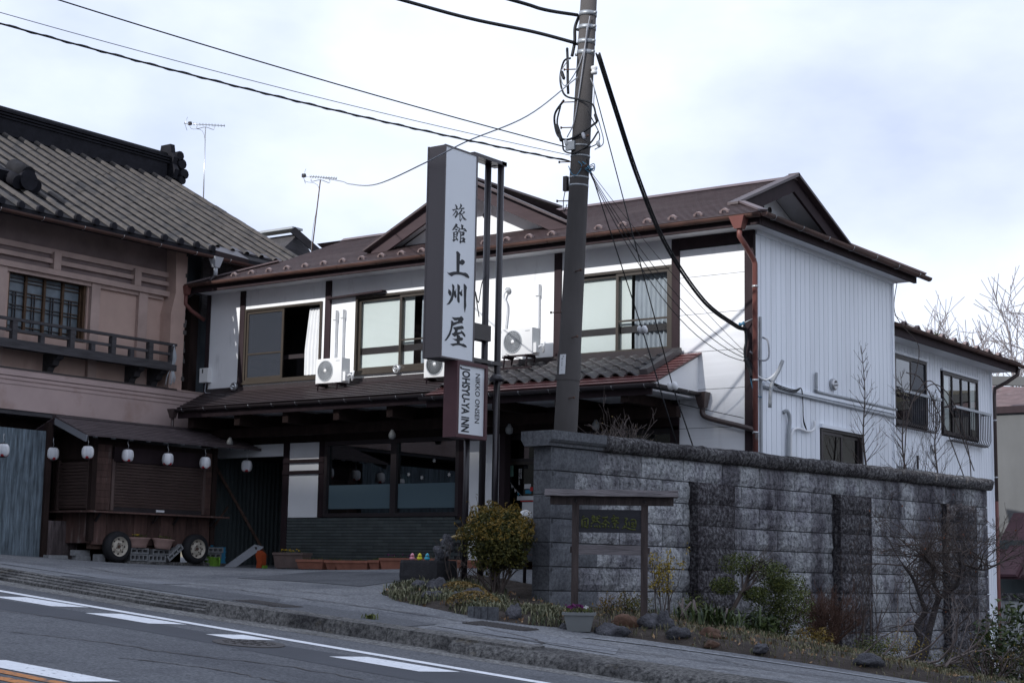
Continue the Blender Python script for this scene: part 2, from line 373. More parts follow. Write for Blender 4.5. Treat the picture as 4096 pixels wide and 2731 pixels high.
class MB:
    def __init__(s): s.v, s.f, s.sm = [], [], []
    def add(s, vs, fs, smooth=False):
        k = len(s.v); s.v += [tuple(v) for v in vs]
        for f in fs: s.f.append([i + k for i in f]); s.sm.append(smooth)
        return s
    def hexa(s, p): return s.add(p, [(0, 3, 2, 1), (4, 5, 6, 7), (0, 1, 5, 4), (1, 2, 6, 5), (2, 3, 7, 6), (3, 0, 4, 7)])
    def box(s, x0, x1, y0, y1, z0, z1):
        return s.hexa([(x0, y0, z0), (x1, y0, z0), (x1, y1, z0), (x0, y1, z0), (x0, y0, z1), (x1, y0, z1), (x1, y1, z1), (x0, y1, z1)])
    def pbox(s, pl, u0, u1, w0, w1, d0, d1):
        return s.hexa([pl.p(u0, w0, d1), pl.p(u1, w0, d1), pl.p(u1, w0, d0), pl.p(u0, w0, d0), pl.p(u0, w1, d1), pl.p(u1, w1, d1), pl.p(u1, w1, d0), pl.p(u0, w1, d0)])
    def pframe(s, pl, u0, u1, w0, w1, t, d0, d1):
        s.pbox(pl, u0, u1, w0, w0+t, d0, d1); s.pbox(pl, u0, u1, w1-t, w1, d0, d1)
        s.pbox(pl, u0, u0+t, w0+t, w1-t, d0, d1); s.pbox(pl, u1-t, u1, w0+t, w1-t, d0, d1); return s
    def bar(s, a, b, w, h, up=(0, 0, 1)):
        a, b = Vector(a), Vector(b); d = (b-a).normalized(); sd = d.cross(Vector(up))
        sd = sd.normalized() if sd.length > 1e-6 else Vector((1, 0, 0)); u = sd.cross(d).normalized()
        q = []
        for p in (a, b):
            q.append([p - sd*w/2 - u*h/2, p + sd*w/2 - u*h/2, p + sd*w/2 + u*h/2, p - sd*w/2 + u*h/2])
        return s.hexa([q[0][0], q[0][1], q[1][1], q[1][0], q[0][3], q[0][2], q[1][2], q[1][3]])
    def quad(s, a, b, c, d): return s.add([a, b, c, d], [(0, 1, 2, 3)])
    def tube(s, pts, r, n=8, cap=True, smooth=True):
        pts = [Vector(p) for p in pts]; m = len(pts)
        rs = r if isinstance(r, (list, tuple)) else [r]*m
        vs, prev = [], None
        for i, p in enumerate(pts):
            t = (pts[min(i+1, m-1)] - pts[max(i-1, 0)])
            t = t.normalized() if t.length > 1e-9 else Vector((0, 0, 1))
            if prev is None:
                a = t.cross(Vector((0, 0, 1)) if abs(t.z) < .9 else Vector((1, 0, 0))).normalized()
            else:
                a = prev - t*prev.dot(t); a = a.normalized() if a.length > 1e-6 else t.orthogonal().normalized()
            prev = a; b = t.cross(a)
            for k in range(n):
                an = 2*math.pi*k/n
                vs.append(p + (a*math.cos(an) + b*math.sin(an))*rs[i])
        fs = [(i*n+k, i*n+(k+1) % n, (i+1)*n+(k+1) % n, (i+1)*n+k) for i in range(m-1) for k in range(n)]
        s.add(vs, fs, smooth)
        if cap:
            k0 = len(s.v) - m*n
            s.f.append([k0+i for i in range(n)][::-1]); s.sm.append(False)
            s.f.append([k0+(m-1)*n+i for i in range(n)]); s.sm.append(False)
        return s
    def lathe(s, c, prof, n=20, axis=(0, 0, 1), smooth=True, ref=None, cap=True):
        """prof: (radius, height along axis)"""
        c, ax = Vector(c), Vector(axis).normalized()
        a = (Vector(ref) if ref else ax.orthogonal()).normalized(); b = ax.cross(a)
        vs = [c + ax*h + (a*math.cos(2*math.pi*k/n) + b*math.sin(2*math.pi*k/n))*r for r, h in prof for k in range(n)]
        m = len(prof)
        fs = [(i*n+k, i*n+(k+1) % n, (i+1)*n+(k+1) % n, (i+1)*n+k) for i in range(m-1) for k in range(n)]
        if cap and prof[0][0] > 1e-6: fs.append(tuple(range(n))[::-1])
        if cap and prof[-1][0] > 1e-6: fs.append(tuple((m-1)*n+k for k in range(n)))
        return s.add(vs, fs, smooth)
    def prism(s, poly, fn, d0, d1):
        """poly 2d points, fn(u, w, d) -> point"""
        n = len(poly)
        vs = [fn(u, w, d0) for u, w in poly] + [fn(u, w, d1) for u, w in poly]
        fs = [tuple(range(n))[::-1], tuple(range(n, 2*n))] + [(i, (i+1) % n, n+(i+1) % n, n+i) for i in range(n)]
        return s.add(vs, fs)
    def mesh(s, name, m, org=Vector((0, 0, 0))):
        me = bpy.data.meshes.new(name)
        me.from_pydata([(v[0]-org.x, v[1]-org.y, v[2]-org.z) for v in s.v], [], s.f)
        if any(s.sm): me.polygons.foreach_set('use_smooth', s.sm)
        me.materials.append(MATS[m]); me.update()
        return me
    def build(s, name, m, parent=None, kind=None):
        org = ORG[parent.name] if parent else Vector((0, 0, 0))
        o = link(name, s.mesh(name, m, org), parent)
        ORG[o.name] = org
        if kind: o['kind'] = kind
        return o

def one(name, m, parent, fn, *a, **k):
    b = MB(); getattr(b, fn)(*a, **k); return b.build(name, m, parent)
def place(name, me, parent, loc, rot=(0, 0, 0), scale=(1, 1, 1)):
    """a piece that shares mesh data, at a world location"""
    o = link(name, me, parent)
    org = ORG[parent.name] if parent else Vector((0, 0, 0))
    o.location = Vector(loc) - org; o.rotation_euler = rot; o.scale = scale
    ORG[o.name] = org
    return o
def copy_tree(o, parent=None):
    c = o.copy(); COL.objects.link(c); c.parent = parent
    for ch in list(o.children): copy_tree(ch, c)
    return c
def sag(a, b, s, n=16):
    a, b = Vector(a), Vector(b)
    return [a.lerp(b, i/n) - Vector((0, 0, 4*s*(i/n)*(1-i/n))) for i in range(n+1)]
def smooth_path(pts, n=8):
    """Catmull-Rom through the points"""
    P = [Vector(p) for p in pts]; P = [P[0]*2-P[1]] + P + [P[-1]*2-P[-2]]
    out = []
    for i in range(1, len(P)-2):
        for k in range(n):
            t = k/n; a, b, c, d = P[i-1], P[i], P[i+1], P[i+2]
            out.append(.5*((2*b) + (c-a)*t + (2*a-5*b+4*c-d)*t*t + (3*b-a-3*c+d)*t**3))
    return out + [P[-2]]

def leaves(mb, n, fn, size, aspect=.5, flat=0.0, rng=random):
    """n leaf blades; fn() gives position and outward direction"""
    for _ in range(n):
        p, nd = fn()
        d = Vector((rng.gauss(0, 1), rng.gauss(0, 1), rng.gauss(0, 1)*(1-flat))) + nd*.6
        d = d.normalized() if d.length > 1e-6 else Vector((0, 0, 1))
        u = d.orthogonal().normalized(); a = rng.uniform(0, 6.28)
        u = (u*math.cos(a) + d.cross(u)*math.sin(a)); v = d.cross(u)
        L = size*rng.uniform(.6, 1.3); W = L*aspect
        mb.add([p - u*L*.5, p + v*W*.5, p + u*L*.5 + d*L*.12, p - v*W*.5], [(0, 1, 2, 3)])
def blades(mb, n, fn, h, w, lean=.6, rng=random):
    for _ in range(n):
        p = fn(); a = rng.uniform(0, 6.28); L = h*rng.uniform(.5, 1.3); k = rng.uniform(.1, lean)
        d = Vector((math.cos(a), math.sin(a), 0)); s = Vector((-d.y, d.x, 0))*w*.5
        m_ = p + d*L*k*.35 + Vector((0, 0, L*.6)); e = p + d*L*k + Vector((0, 0, L*(1-k*.4)))
        mb.add([p-s*.6, p+s*.6, m_+s, m_-s, e], [(0, 1, 2, 3), (3, 2, 4)])
def branch(mb, p, d, L, r, depth, rng, spread=.6, nseg=3, kids=(2, 3), up=.05, shrink=.68, minr=.0025, wob=.16, sides=5):
    pts, rs = [Vector(p)], [r]
    d = Vector(d).normalized(); tips = []
    for i in range(nseg):
        d = (d + Vector((rng.gauss(0, wob), rng.gauss(0, wob), rng.gauss(0, wob) + up))).normalized()
        pts.append(pts[-1] + d*L/nseg); rs.append(max(minr, r*(1-.45*(i+1)/nseg)))
    mb.tube(pts, rs, sides if r > .012 else 3, cap=False)
    if depth <= 0: return [pts[-1]]
    for k in range(rng.randint(*kids)):
        t = rng.uniform(.4, 1.0); i = min(nseg-1, int(t*nseg)); q = pts[i].lerp(pts[i+1], t*nseg-i)
        nd = (d + Vector((rng.gauss(0, spread), rng.gauss(0, spread), rng.gauss(0, spread)*.8))).normalized()
        tips += branch(mb, q, nd, L*shrink*rng.uniform(.75, 1.2), max(minr, rs[i+1]*.72), depth-1, rng, spread, nseg, kids, up, shrink, minr, wob, sides)
    return tips + [pts[-1]]
def rock_mesh(name, m, seed, rough=.34, sub=(18, 11)):
    mb = MB(); n, k = sub; vs = []
    for j in range(k+1):
        th = math.pi*j/k
        for i in range(n):
            ph = 2*math.pi*i/n
            v = Vector((math.sin(th)*math.cos(ph), math.sin(th)*math.sin(ph), math.cos(th)))
            s_ = 1 + rough*(mnoise.noise(v*1.3 + Vector((seed*7.1, 0, 0)))*1.4 + .7*mnoise.noise(v*2.9 + Vector((0, seed*3.3, 0))) + .15*mnoise.noise(v*6.5 + Vector((seed, seed*3.3, 0))))
            vs.append(v*s_)
    fs = [(j*n+i, j*n+(i+1) % n, (j+1)*n+(i+1) % n, (j+1)*n+i) for j in range(k) for i in range(n)]
    mb.add(vs, fs, True)
    return mb.mesh(name, m)
def rock(name, m, loc, size, seed, label=None, group=None, parent=None, rot=0.0):
    o = place(name, rock_mesh(name, m, seed), parent, loc, (random.Random(seed).uniform(-.3, .3), 0, rot), size)
    if label: tag(o, label, 'rock', group)
    return o
def text_mesh(body, size, bold=0.0, sx=1.0, spacing=1.0):
    cu = bpy.data.curves.new('lettering', 'FONT'); cu.body = body; cu.size = size; cu.offset = bold; cu.space_character = spacing
    cu.align_x = 'LEFT'; cu.resolution_u = 3
    ob = bpy.data.objects.new('lettering', cu); COL.objects.link(ob)
    dg = bpy.context.evaluated_depsgraph_get(); me = bpy.data.meshes.new_from_object(ob.evaluated_get(dg))
    bpy.data.objects.remove(ob); bpy.data.curves.remove(cu)
    vs = [(v.co.x*sx, v.co.y) for v in me.vertices]; fs = [tuple(p.vertices) for p in me.polygons]
    bpy.data.meshes.remove(me)
    return vs, fs

# ------------------------------------------------------------ ground heights (metres; 0 is eye level)
CP = np.array([(-40,12.9,1.2),(-30,12.9,.75),(-24,12.9,.38),(-20,12.9,.12),(-17.5,12.9,-.06),(-13.5,12.9,-.36),(-10.5,12.9,-.585),(-7.7,12.9,-.80),(-4,12.9,-1.08),(2,12.9,-1.53),(10,12.9,-2.13),
(-24,16,.26),(-24,18,.2),(-23.5,20,.1),(-23,22,.07),(-21.6,22.5,.04),(-17.5,22.5,.04),(-15,22.5,.03),(-14,19,-.06),(-12,16.7,-.37),(-22,27,.05),(-30,20,.4),(-30,27,.3),
(-11.6,18.1,-.45),(-11.3,20.9,-.80),(-10.9,24.3,-1.22),(-10.5,27.5,-1.5),(-9,16.2,-.68),(-7,15.8,-.92),(-8.5,20,-1.1),(-6,20,-1.5),(-4,16,-1.25),(2,18,-2),(-4,28,-2.2),(-9,32,-1.9),(-12,34,-1.8),(6,30,-3),(-15,18,-.1),(-18,17,-.12),(-20,18,.0)], float)
def _U(r): return np.where(r > 0, r*r*np.log(np.maximum(r, 1e-9)), 0)
def _fit(Q, lam=.3):
    n = len(Q); D = np.hypot(Q[:, None, 0]-Q[None, :, 0], Q[:, None, 1]-Q[None, :, 1])
    A = np.zeros((n+3, n+3)); A[:n, :n] = _U(D) + lam*np.eye(n); A[:n, n] = 1; A[:n, n+1:] = Q[:, :2]; A[n:, :n] = A[:n, n:].T
    return np.linalg.solve(A, np.r_[Q[:, 2], 0, 0, 0])
_C = _fit(CP)
def G(x, y):
    D = np.hypot(x-CP[:, 0], y-CP[:, 1]); n = len(CP)
    return float(_U(D) @ _C[:n] + _C[n] + _C[n+1]*x + _C[n+2]*y)
def RZ(x): return -1.5 - .076*x                     # the road climbs 7.6 % towards -X
def kerb_y(x): return 12.75 + (.0 if x > -14 else .018*(x+14)**2 * (1 if x > -19 else 1))
def kerb_line(x): return 12.72 + max(0.0, (-14-x))*.09 if x > -30 else 12.72+1.44

# ------------------------------------------------------------ road, kerb, pavement
def strip(name, m, xs, ya, yb, dz, parent=None, ny=1, zf=None):
    mb = MB(); vs = []; n = len(xs)
    for x in xs:
        for j in range(ny+1):
            y = ya(x) + (yb(x)-ya(x))*j/ny; vs.append((x, y, (zf(x, y) if zf else RZ(x)) + dz))
    fs = [(i*(ny+1)+j, (i+1)*(ny+1)+j, (i+1)*(ny+1)+j+1, i*(ny+1)+j+1) for i in range(n-1) for j in range(ny)]
    mb.add(vs, fs)
    return mb.build(name, m, parent)
XS = [-70 + i*1.0 for i in range(111)]
road = strip('road', 'asphalt', XS, lambda x: 1.9, lambda x: kerb_line(x)+.05, 0); tag(road, kind='structure')
strip('worn_track', 'asphalt_patch', [-24+i*.5 for i in range(40)], lambda x: 10.55+.12*math.sin(x*.9), lambda x: 11.3+.05*math.sin(x*1.3), .002, road)
strip('gutter_strip', 'gutter_concrete', XS, lambda x: kerb_line(x)-.40+.02*math.sin(x*5), lambda x: kerb_line(x)+.02, .002, road)
strip('edge_line', 'road_white', XS, lambda x: 11.43+.06*(-8.1-max(x, -20)), lambda x: 11.57+.06*(-8.1-max(x, -20)), .0045, road)
for x0, x1 in ((-19.0, -17.9), (-17.1, -16.0), (-15.35, -14.15), (-13.62, -12.5), (-11.72, -11.15), (-10.0, -8.82), (-8.0, -6.8), (-6.1, -5.0)):
    yo = -.23 + .075*(-9.4-(x0+x1)/2)
    mb = MB(); mb.quad((x0, 11.22+yo, RZ(x0)+.0045), (x1-.14, 11.20+yo, RZ(x1-.14)+.0045), (x1, 11.58+yo, RZ(x1)+.0045), (x0+.12, 11.60+yo, RZ(x0+.12)+.0045))
    mb.build('slowing_mark', 'road_white', road)
for x0, x1 in ((-10.6, -9.25), (-13.6, -12.3)):
    mb = MB(); mb.quad((x0, 7.62, RZ(x0)+.0045), (x1-.1, 7.66, RZ(x1-.1)+.0045), (x1, 8.0, RZ(x1)+.0045), (x0+.1, 7.96, RZ(x0+.1)+.0045))
    mb.build('slowing_mark', 'road_white', road)
strip('centre_line', 'road_orange', XS, lambda x: 7.22, lambda x: 7.36, .0045, road)
strip('centre_line', 'road_orange', XS, lambda x: 7.46, lambda x: 7.58, .0045, road)
mh = thing('manhole_cover', 'dark round iron manhole cover set in the road beside the edge line', 'manhole', (-10.98, 10.98, RZ(-10.98)))
_ax = Vector((.076, 0, 1)).normalized()
MB().lathe((-10.98, 10.98, RZ(-10.98)+.006), [(.33, -.02), (.33, .004), (.30, .006), (0, .006)], 28, _ax, False).build('lid', 'iron', mh)
mb = MB()
for a in range(12):
    for r0 in (.08, .15, .22):
        an = a*math.pi/6 + r0*3
        c = Vector((-10.98 + r0*math.cos(an), 10.98 + r0*math.sin(an), 0)); c.z = RZ(c.x) + .0125
        mb.box(c.x-.016, c.x+.016, c.y-.016, c.y+.016, c.z-.006, c.z+.004)
mb.build('studs', 'iron', mh, 'stuff')

# cracks and seams in the asphalt, thin raised tar lines
rng = random.Random(3)
def crack(name, pts, w, zf, m='asphalt_patch', dz=.004, parent=None):
    mb = MB(); P = smooth_path([(x, y, 0) for x, y in pts], 10); vs = []
    for i, p in enumerate(P):
        t = (P[min(i+1, len(P)-1)] - P[max(0, i-1)]).normalized(); s = Vector((-t.y, t.x, 0))*w*.5*rng.uniform(.4, 1.2)
        j = Vector((rng.gauss(0, .02), rng.gauss(0, .02), 0))
        for q in (p+s+j, p-s+j): vs.append((q.x, q.y, zf(q.x, q.y)+dz))
    mb.add(vs, [(2*i, 2*i+1, 2*i+3, 2*i+2) for i in range(len(P)-1)])
    return mb.build(name, m, parent)
rz2 = lambda x, y: RZ(x)
crack('tar_seam', [(-12.2, 9.3), (-11.4, 9.6), (-10.5, 9.7), (-9.6, 10.0), (-8.7, 10.0)], .03, rz2, 'iron', parent=road)
crack('tar_seam', [(-10.4, 9.0), (-9.5, 9.25), (-8.7, 9.2), (-7.9, 9.6), (-7.0, 9.7)], .035, rz2, 'iron', parent=road)
crack('tar_seam', [(-14.6, 10.1), (-13.7, 10.5), (-13.0, 10.7)], .025, rz2, 'iron', parent=road)

def pave_z(x, y):
    k = kerb_line(x); t = (y-k)/2.0
    zk = RZ(x) + (.13 if x > -13.4 else .13)
    g = G(x, y)
    if t < 0: return zk
    if t > 1: return g
    t = t*t*(3-2*t); return zk*(1-t) + g*t
mb = MB(); nx, ny = 96, 60; vs = []
for i in range(nx+1):
    x = -34 + 44*i/nx
    for j in range(ny+1):
        t = j/ny; y = kerb_line(x)+.28 + (36-kerb_line(x)-.28)*t**1.25
        vs.append((x, y, pave_z(x, y)))
mb.add(vs, [(i*(ny+1)+j, (i+1)*(ny+1)+j, (i+1)*(ny+1)+j+1, i*(ny+1)+j+1) for i in range(nx) for j in range(ny)], True)
pavement = mb.build('pavement', 'sidewalk', kind='structure')

def sheet(name, m, poly, dz, parent=pavement, n=14):
    """a patch on the pavement: quad poly of four corners, follows the ground"""
    mb = MB(); a, b, c, d = [Vector((*p, 0)) for p in poly]; vs = []
    for i in range(n+1):
        for j in range(n+1):
            p = a.lerp(b, i/n).lerp(d.lerp(c, i/n), j/n); vs.append((p.x, p.y, pave_z(p.x, p.y)+dz))
    mb.add(vs, [(i*(n+1)+j, (i+1)*(n+1)+j, (i+1)*(n+1)+j+1, i*(n+1)+j+1) for i in range(n) for j in range(n)], True)
    return mb.build(name, m, parent)
sheet('asphalt_patch', 'sidewalk_dark', [(-16.6, 13.3), (-12.9, 13.15), (-13.6, 14.1), (-16.4, 14.2)], .006)
sheet('asphalt_patch', 'sidewalk_light', [(-21, 14.2), (-15.6, 13.75), (-15.9, 14.75), (-20, 15.6)], .006)
sheet('asphalt_patch', 'sidewalk_dark', [(-12.8, 13.1), (-10.9, 13.05), (-11.0, 13.75), (-13.0, 13.9)], .006)
sheet('asphalt_patch', 'sidewalk_light', [(-10.9, 13.6), (-8.5, 13.3), (-8.9, 14.0), (-10.7, 14.25)], .006)
sheet('asphalt_patch', 'sidewalk_dark', [(-17.5, 17.2), (-14.6, 16.6), (-15.2, 18.8), (-17.8, 19.4)], .006)
strip('painted_line', 'road_white_old', [-9.6+i*.25 for i in range(30)], lambda x: 14.36+(x+9.6)*.27, lambda x: 14.44+(x+9.6)*.27, .009, pavement, zf=pave_z)
for pts in ([(-21, 15.9), (-18, 15.2), (-15.8, 14.75), (-13.4, 14.45), (-10.9, 14.3)], [(-20, 16.5), (-17.6, 15.7), (-15.2, 15.3), (-13.6, 15.25)],
            [(-10.6, 14.0), (-9.6, 13.6), (-9.2, 13.0)], [(-9.3, 13.9), (-8.5, 13.85), (-7.4, 14.0), (-6.2, 14.3)], [(-10.6, 13.2), (-9.7, 13.5), (-8.9, 13.5), (-8.2, 13.8)],
            [(-7.5, 13.3), (-6.9, 13.6), (-6.4, 13.55)], [(-8.0, 14.3), (-7.4, 14.15), (-6.9, 14.2)], [(-7.0, 14.3), (-6.4, 14.6), (-5.8, 14.5)]):
    crack('crack', pts, .03, pave_z, 'iron', .008, pavement)
for nm, x, y, lab in (('drain_grate', -10.6, 14.32, 'rusty steel drain plate in the pavement before the shrub bed corner'), ('drain_grate', -13.15, 13.42, 'dark steel drain plate in the pavement behind the full kerb end')):
    g = thing(nm, lab, 'drain grate', (x, y, pave_z(x, y)), group='plates in the pavement')
    mb = MB(); sl = (pave_z(x+.3, y)-pave_z(x-.3, y))/.6; sy = (pave_z(x, y+.2)-pave_z(x, y-.2))/.4
    P = lambda u, v, h: (x+u, y+v, pave_z(x, y)+sl*u+sy*v+h)
    mb.hexa([P(-.38, -.17, -.02), P(.38, -.17, -.02), P(.38, .17, -.02), P(-.38, .17, -.02), P(-.38, -.17, .012), P(.38, -.17, .012), P(.38, .17, .012), P(-.38, .17, .012)])
    mb.build('plate', 'iron', g)
    mb = MB()
    for k in range(15):
        u = -.35 + k*.05; mb.hexa([P(u, -.15, .012), P(u+.02, -.15, .012), P(u+.02, .15, .012), P(u, .15, .012), P(u, -.15, .018), P(u+.02, -.15, .018), P(u+.02, .15, .018), P(u, .15, .018)])
    mb.build('ribs', 'iron', g, 'stuff')

# kerb: full kerb stones to the right, ribbed ramp kerb to the left, a broken asphalt lip at the far right
kerb = link('kerb', None); kerb['kind'] = 'structure'; ORG[kerb.name] = Vector((0, 0, 0))
x = -34.0
while x < -13.45:
    x1 = min(x+.6, -13.4); mb = MB(); k0, k1 = kerb_line(x), kerb_line(x1)
    for i in range(4):
        ta, tb = i/4, (i+1)/4
        za, zb = .025 + .105*ta, .025 + .105*tb
        mb.hexa([(x+.004, k0+.30*ta, RZ(x)-.1), (x1-.004, k1+.30*ta, RZ(x1)-.1), (x1-.004, k1+.30*tb-.012, RZ(x1)-.1), (x+.004, k0+.30*tb-.012, RZ(x)-.1),
                 (x+.004, k0+.30*ta, RZ(x)+za+.012), (x1-.004, k1+.30*ta, RZ(x1)+za+.012), (x1-.004, k1+.30*tb-.03, RZ(x1)+zb), (x+.004, k0+.30*tb-.03, RZ(x)+zb)])
    mb.build('ramp_kerb_stone', 'kerb', kerb); x = x1
x = -13.4
while x < -9.95:
    x1 = x + .86; mb = MB(); a = .004
    h0 = .05 if x < -13.3 else .15
    mb.hexa([(x+a, 12.70, RZ(x)-.1), (x1-a, 12.70, RZ(x1)-.1), (x1-a, 13.01, RZ(x1)-.1), (x+a, 13.01, RZ(x)-.1),
             (x+a, 12.74, RZ(x)+.14), (x1-a, 12.74, RZ(x1)+.14), (x1-a, 13.01, RZ(x1)+.15), (x+a, 13.01, RZ(x)+.15)])
    mb.build('kerb_stone', 'kerb', kerb); x = x1
rng = random.Random(11); mb = MB(); vs = []; n = 90
for i in range(n+1):
    x = -9.96 + i*.22; j = .03*mnoise.noise(Vector((x*3, 0, 0))) + .02*mnoise.noise(Vector((x*11, 4, 0)))
    y0 = 12.62 + j - .0*(x+9.96)
    vs += [(x, y0-.03, RZ(x)-.02), (x, y0, RZ(x)+.06+j), (x, y0+.07, RZ(x)+.115), (x, 13.06, pave_z(x, 13.06)+.006)]
mb.add(vs, [(4*i+k, 4*i+4+k, 4*i+5+k, 4*i+1+k) for i in range(n) for k in range(3)], True)
mb.build('broken_kerb_edge', 'kerb', kerb)

# ground far around, the road's other side, the hill added unseen behind the street, shaped to keep the sun off it
mb = MB(); mb.quad((-900, -900, -9), (900, -900, -9), (900, 900, -9), (-900, 900, -9)); tag(mb.build('ground', 'forest_ground'), kind='structure')
strip('far_pavement', 'sidewalk', XS, lambda x: -6, lambda x: 1.9, .12).__setitem__('kind', 'structure')
def shade_ridge_z(x):
    d = max(0.0, abs(x+36)-34); return (111.75 + .9*math.sin(x*.13) + .5*math.sin(x*.37+1))*max(.12, 1-(d/120)**.8 if d < 120 else .12) 
mb = MB(); vs = []; xs = [-360+i*6 for i in range(110)]
for x in xs:
    zt = shade_ridge_z(x)
    vs += [(x, -40, -9+.0*x), (x, -80, zt*.22), (x, -125, zt*.66), (x, -160, zt), (x, -180, zt*.97), (x, -300, -9)]
mb.add(vs, [(6*i+k, 6*i+6+k, 6*i+7+k, 6*i+1+k) for i in range(len(xs)-1) for k in range(5)], True)
tag(mb.build('shade_hill', 'forest_ground'), kind='structure')  # added out of view as a sun blocker; its ridge sets the shadow edge

# ============================================================ the inn
YF, XR, XL = 22.5, -11.9, -24.0
inn = thing('inn_building', 'two-storey white plaster inn with dark posts and brown shingle roof', 'building', (-18, 22.5, .04))
FR = Plane((0, YF, 0), (1, 0, 0), (0, -1, 0))       # front face, u = X
SD = Plane((XR, 0, 0), (0, 1, 0), (1, 0, 0))        # side face, u = Y

def wall_with_holes(name, m, pl, u0, u1, w0, w1, holes, th, parent):
    """front wall as a mesh of cells, with real openings"""
    us = sorted({u0, u1, *[h[0] for h in holes], *[h[1] for h in holes]}); ws = sorted({w0, w1, *[h[2] for h in holes], *[h[3] for h in holes]})
    mb = MB()
    for a, b in zip(us, us[1:]):
        for c, d in zip(ws, ws[1:]):
            if any(h[0] <= a and b <= h[1] and h[2] <= c and d <= h[3] for h in holes): continue
            mb.pbox(pl, a, b, c, d, -th, 0)
    return mb.build(name, m, parent)
W1, W2, W3 = (-22.9, -20.93, 3.58, 4.97), (-20.05, -17.95, 3.60, 4.98), (-15.42, -13.37, 3.56, 4.93)
wall_with_holes('front_wall', 'plaster_old', FR, XL, -13.36, 2.45, 5.42, [W1, W2, W3], .16, inn)
# horizontal siding between the last two posts
for i, (a, b) in enumerate([(.0, .52), (.52, 1.12), (1.12, 1.72), (1.72, 2.32), (2.32, 2.92), (2.92, 3.52), (3.52, 4.12), (4.12, 4.72), (4.72, 5.17)]):
    one('siding_board', 'siding_white', inn, 'pbox', FR, -13.22, -12.04, a-.3 if i == 0 else a, b-.008, -.12, 0)
one('siding_backing', 'mortar', inn, 'pbox', FR, -13.2, -12.05, -.3, 5.3, -.14, -.01)
for x, w, z0, z1, d in ((-23.95, .10, 2.4, 5.45, .02), (-23.0, .13, 3.3, 5.40, .03), (-20.76, .14, 3.35, 5.38, .03), (-15.57, .14, 3.4, 5.38, .03), (-13.29, .14, 2.3, 5.36, .03), (-11.97, .16, -.6, 5.40, .03)):
    one('post', 'dark_trim', inn, 'pbox', FR, x-w/2, x+w/2, z0, z1, -.10, d)
one('top_beam', 'dark_trim', inn, 'pbox', FR, -13.215, -12.05, 5.18, 5.38, -.1, .028)

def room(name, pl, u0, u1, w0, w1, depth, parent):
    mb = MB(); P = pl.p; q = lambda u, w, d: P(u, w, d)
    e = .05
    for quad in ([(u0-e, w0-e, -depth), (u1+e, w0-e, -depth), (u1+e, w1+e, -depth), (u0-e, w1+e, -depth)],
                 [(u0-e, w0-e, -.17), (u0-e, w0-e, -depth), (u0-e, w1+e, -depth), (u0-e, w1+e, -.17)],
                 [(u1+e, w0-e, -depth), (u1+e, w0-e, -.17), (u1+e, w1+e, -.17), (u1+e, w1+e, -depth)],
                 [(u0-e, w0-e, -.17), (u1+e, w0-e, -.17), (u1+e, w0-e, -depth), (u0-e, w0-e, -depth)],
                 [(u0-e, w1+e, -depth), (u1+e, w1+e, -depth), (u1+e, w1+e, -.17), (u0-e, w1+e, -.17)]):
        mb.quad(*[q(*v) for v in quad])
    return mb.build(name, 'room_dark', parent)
def curtain(name, m, pl, u0, u1, w0, w1, d, parent, folds=9, amp=.02, flare=0.0, top=1.0):
    mb = MB(); n = folds*6; vs = []
    for j in range(9):
        t = j/8; w = w1 + (w0-w1)*t
        for i in range(n+1):
            s = i/n; u = u0 + (u1-u0)*s
            if flare: u = u1 - (u1-u)*(top + (1-top)*min(1, t*1.6))
            vs.append(pl.p(u, w, d + amp*math.sin(s*folds*6.283 + .6*math.sin(t*3)) * (.5+.5*t)))
    mb.add(vs, [(j*(n+1)+i, j*(n+1)+i+1, (j+1)*(n+1)+i+1, (j+1)*(n+1)+i) for j in range(8) for i in range(n)], True)
    return mb.build(name, m, parent)
def slider(parent, pl, W, fm='bronze_frame', panes=('glass_screen', 'glass_dark'), out=.035, bars=(.38, .38), front=0, depth=1.2, rm=True, t=.05):
    """two-sash sliding window with its frame, sashes and glass"""
    u0, u1, w0, w1 = W; um = (u0+u1)/2
    fr = MB().pframe(pl, u0-.02, u1+.02, w0-.02, w1+.02, .045, -.12, out).pbox(pl, u0-.05, u1+.05, w0-.055, w0-.022, -.1, out+.03).build('window_frame', fm, parent)
    for k in range(2):
        a, b = (u0+.03, um+.025) if k == 0 else (um-.025, u1-.03)
        d = (out-.02 if k == front else out-.055)
        if panes[k]:
            mb = MB().pframe(pl, a, b, w0+.03, w1-.03, t, d-.03, d)
            if bars[k]: mb.pbox(pl, a+t, b-t, w0+(w1-w0)*bars[k]-.015, w0+(w1-w0)*bars[k]+.015, d-.025, d-.002)
            sash = mb.build('sash', fm, fr)
            one('pane', panes[k], fr, 'pbox', pl, a+t, b-t, w0+.03+t, w1-.03-t, d-.018, d-.012)
    if rm: room('room', pl, u0, u1, w0, w1, depth, fr)
    return fr
w = slider(inn, FR, W1, panes=('glass_screen', None))
curtain('curtain', 'curtain', FR, -21.42, -20.98, 3.64, 4.90, -.10, w, 5, .022, True, .80)
one('handrail', 'dark_frame', w, 'pbox', FR, W1[0]+.05, W1[1]-.05, 3.98, 4.06, -.16, -.135)
w = slider(inn, FR, W2, panes=('glass_clear', 'glass_clear'), bars=(0, .38), front=1)
one('blind', 'shoji', w, 'pbox', FR, W2[0]+.04, -19.02, 3.64, 4.94, -.085, -.078)
one('blind', 'shoji', w, 'pbox', FR, -19.02, -18.75, 3.64, 4.94, -.085, -.078)
curtain('curtain', 'lace', FR, -18.6, -18.05, 3.66, 4.92, -.11, w, 6)
one('handrail', 'dark_frame', w, 'pbox', FR, W2[0]+.05, W2[1]-.05, 3.93, 4.05, -.075, -.068)
w = slider(inn, FR, W3, panes=('glass_clear', 'glass_clear'), bars=(0, .40), front=1)
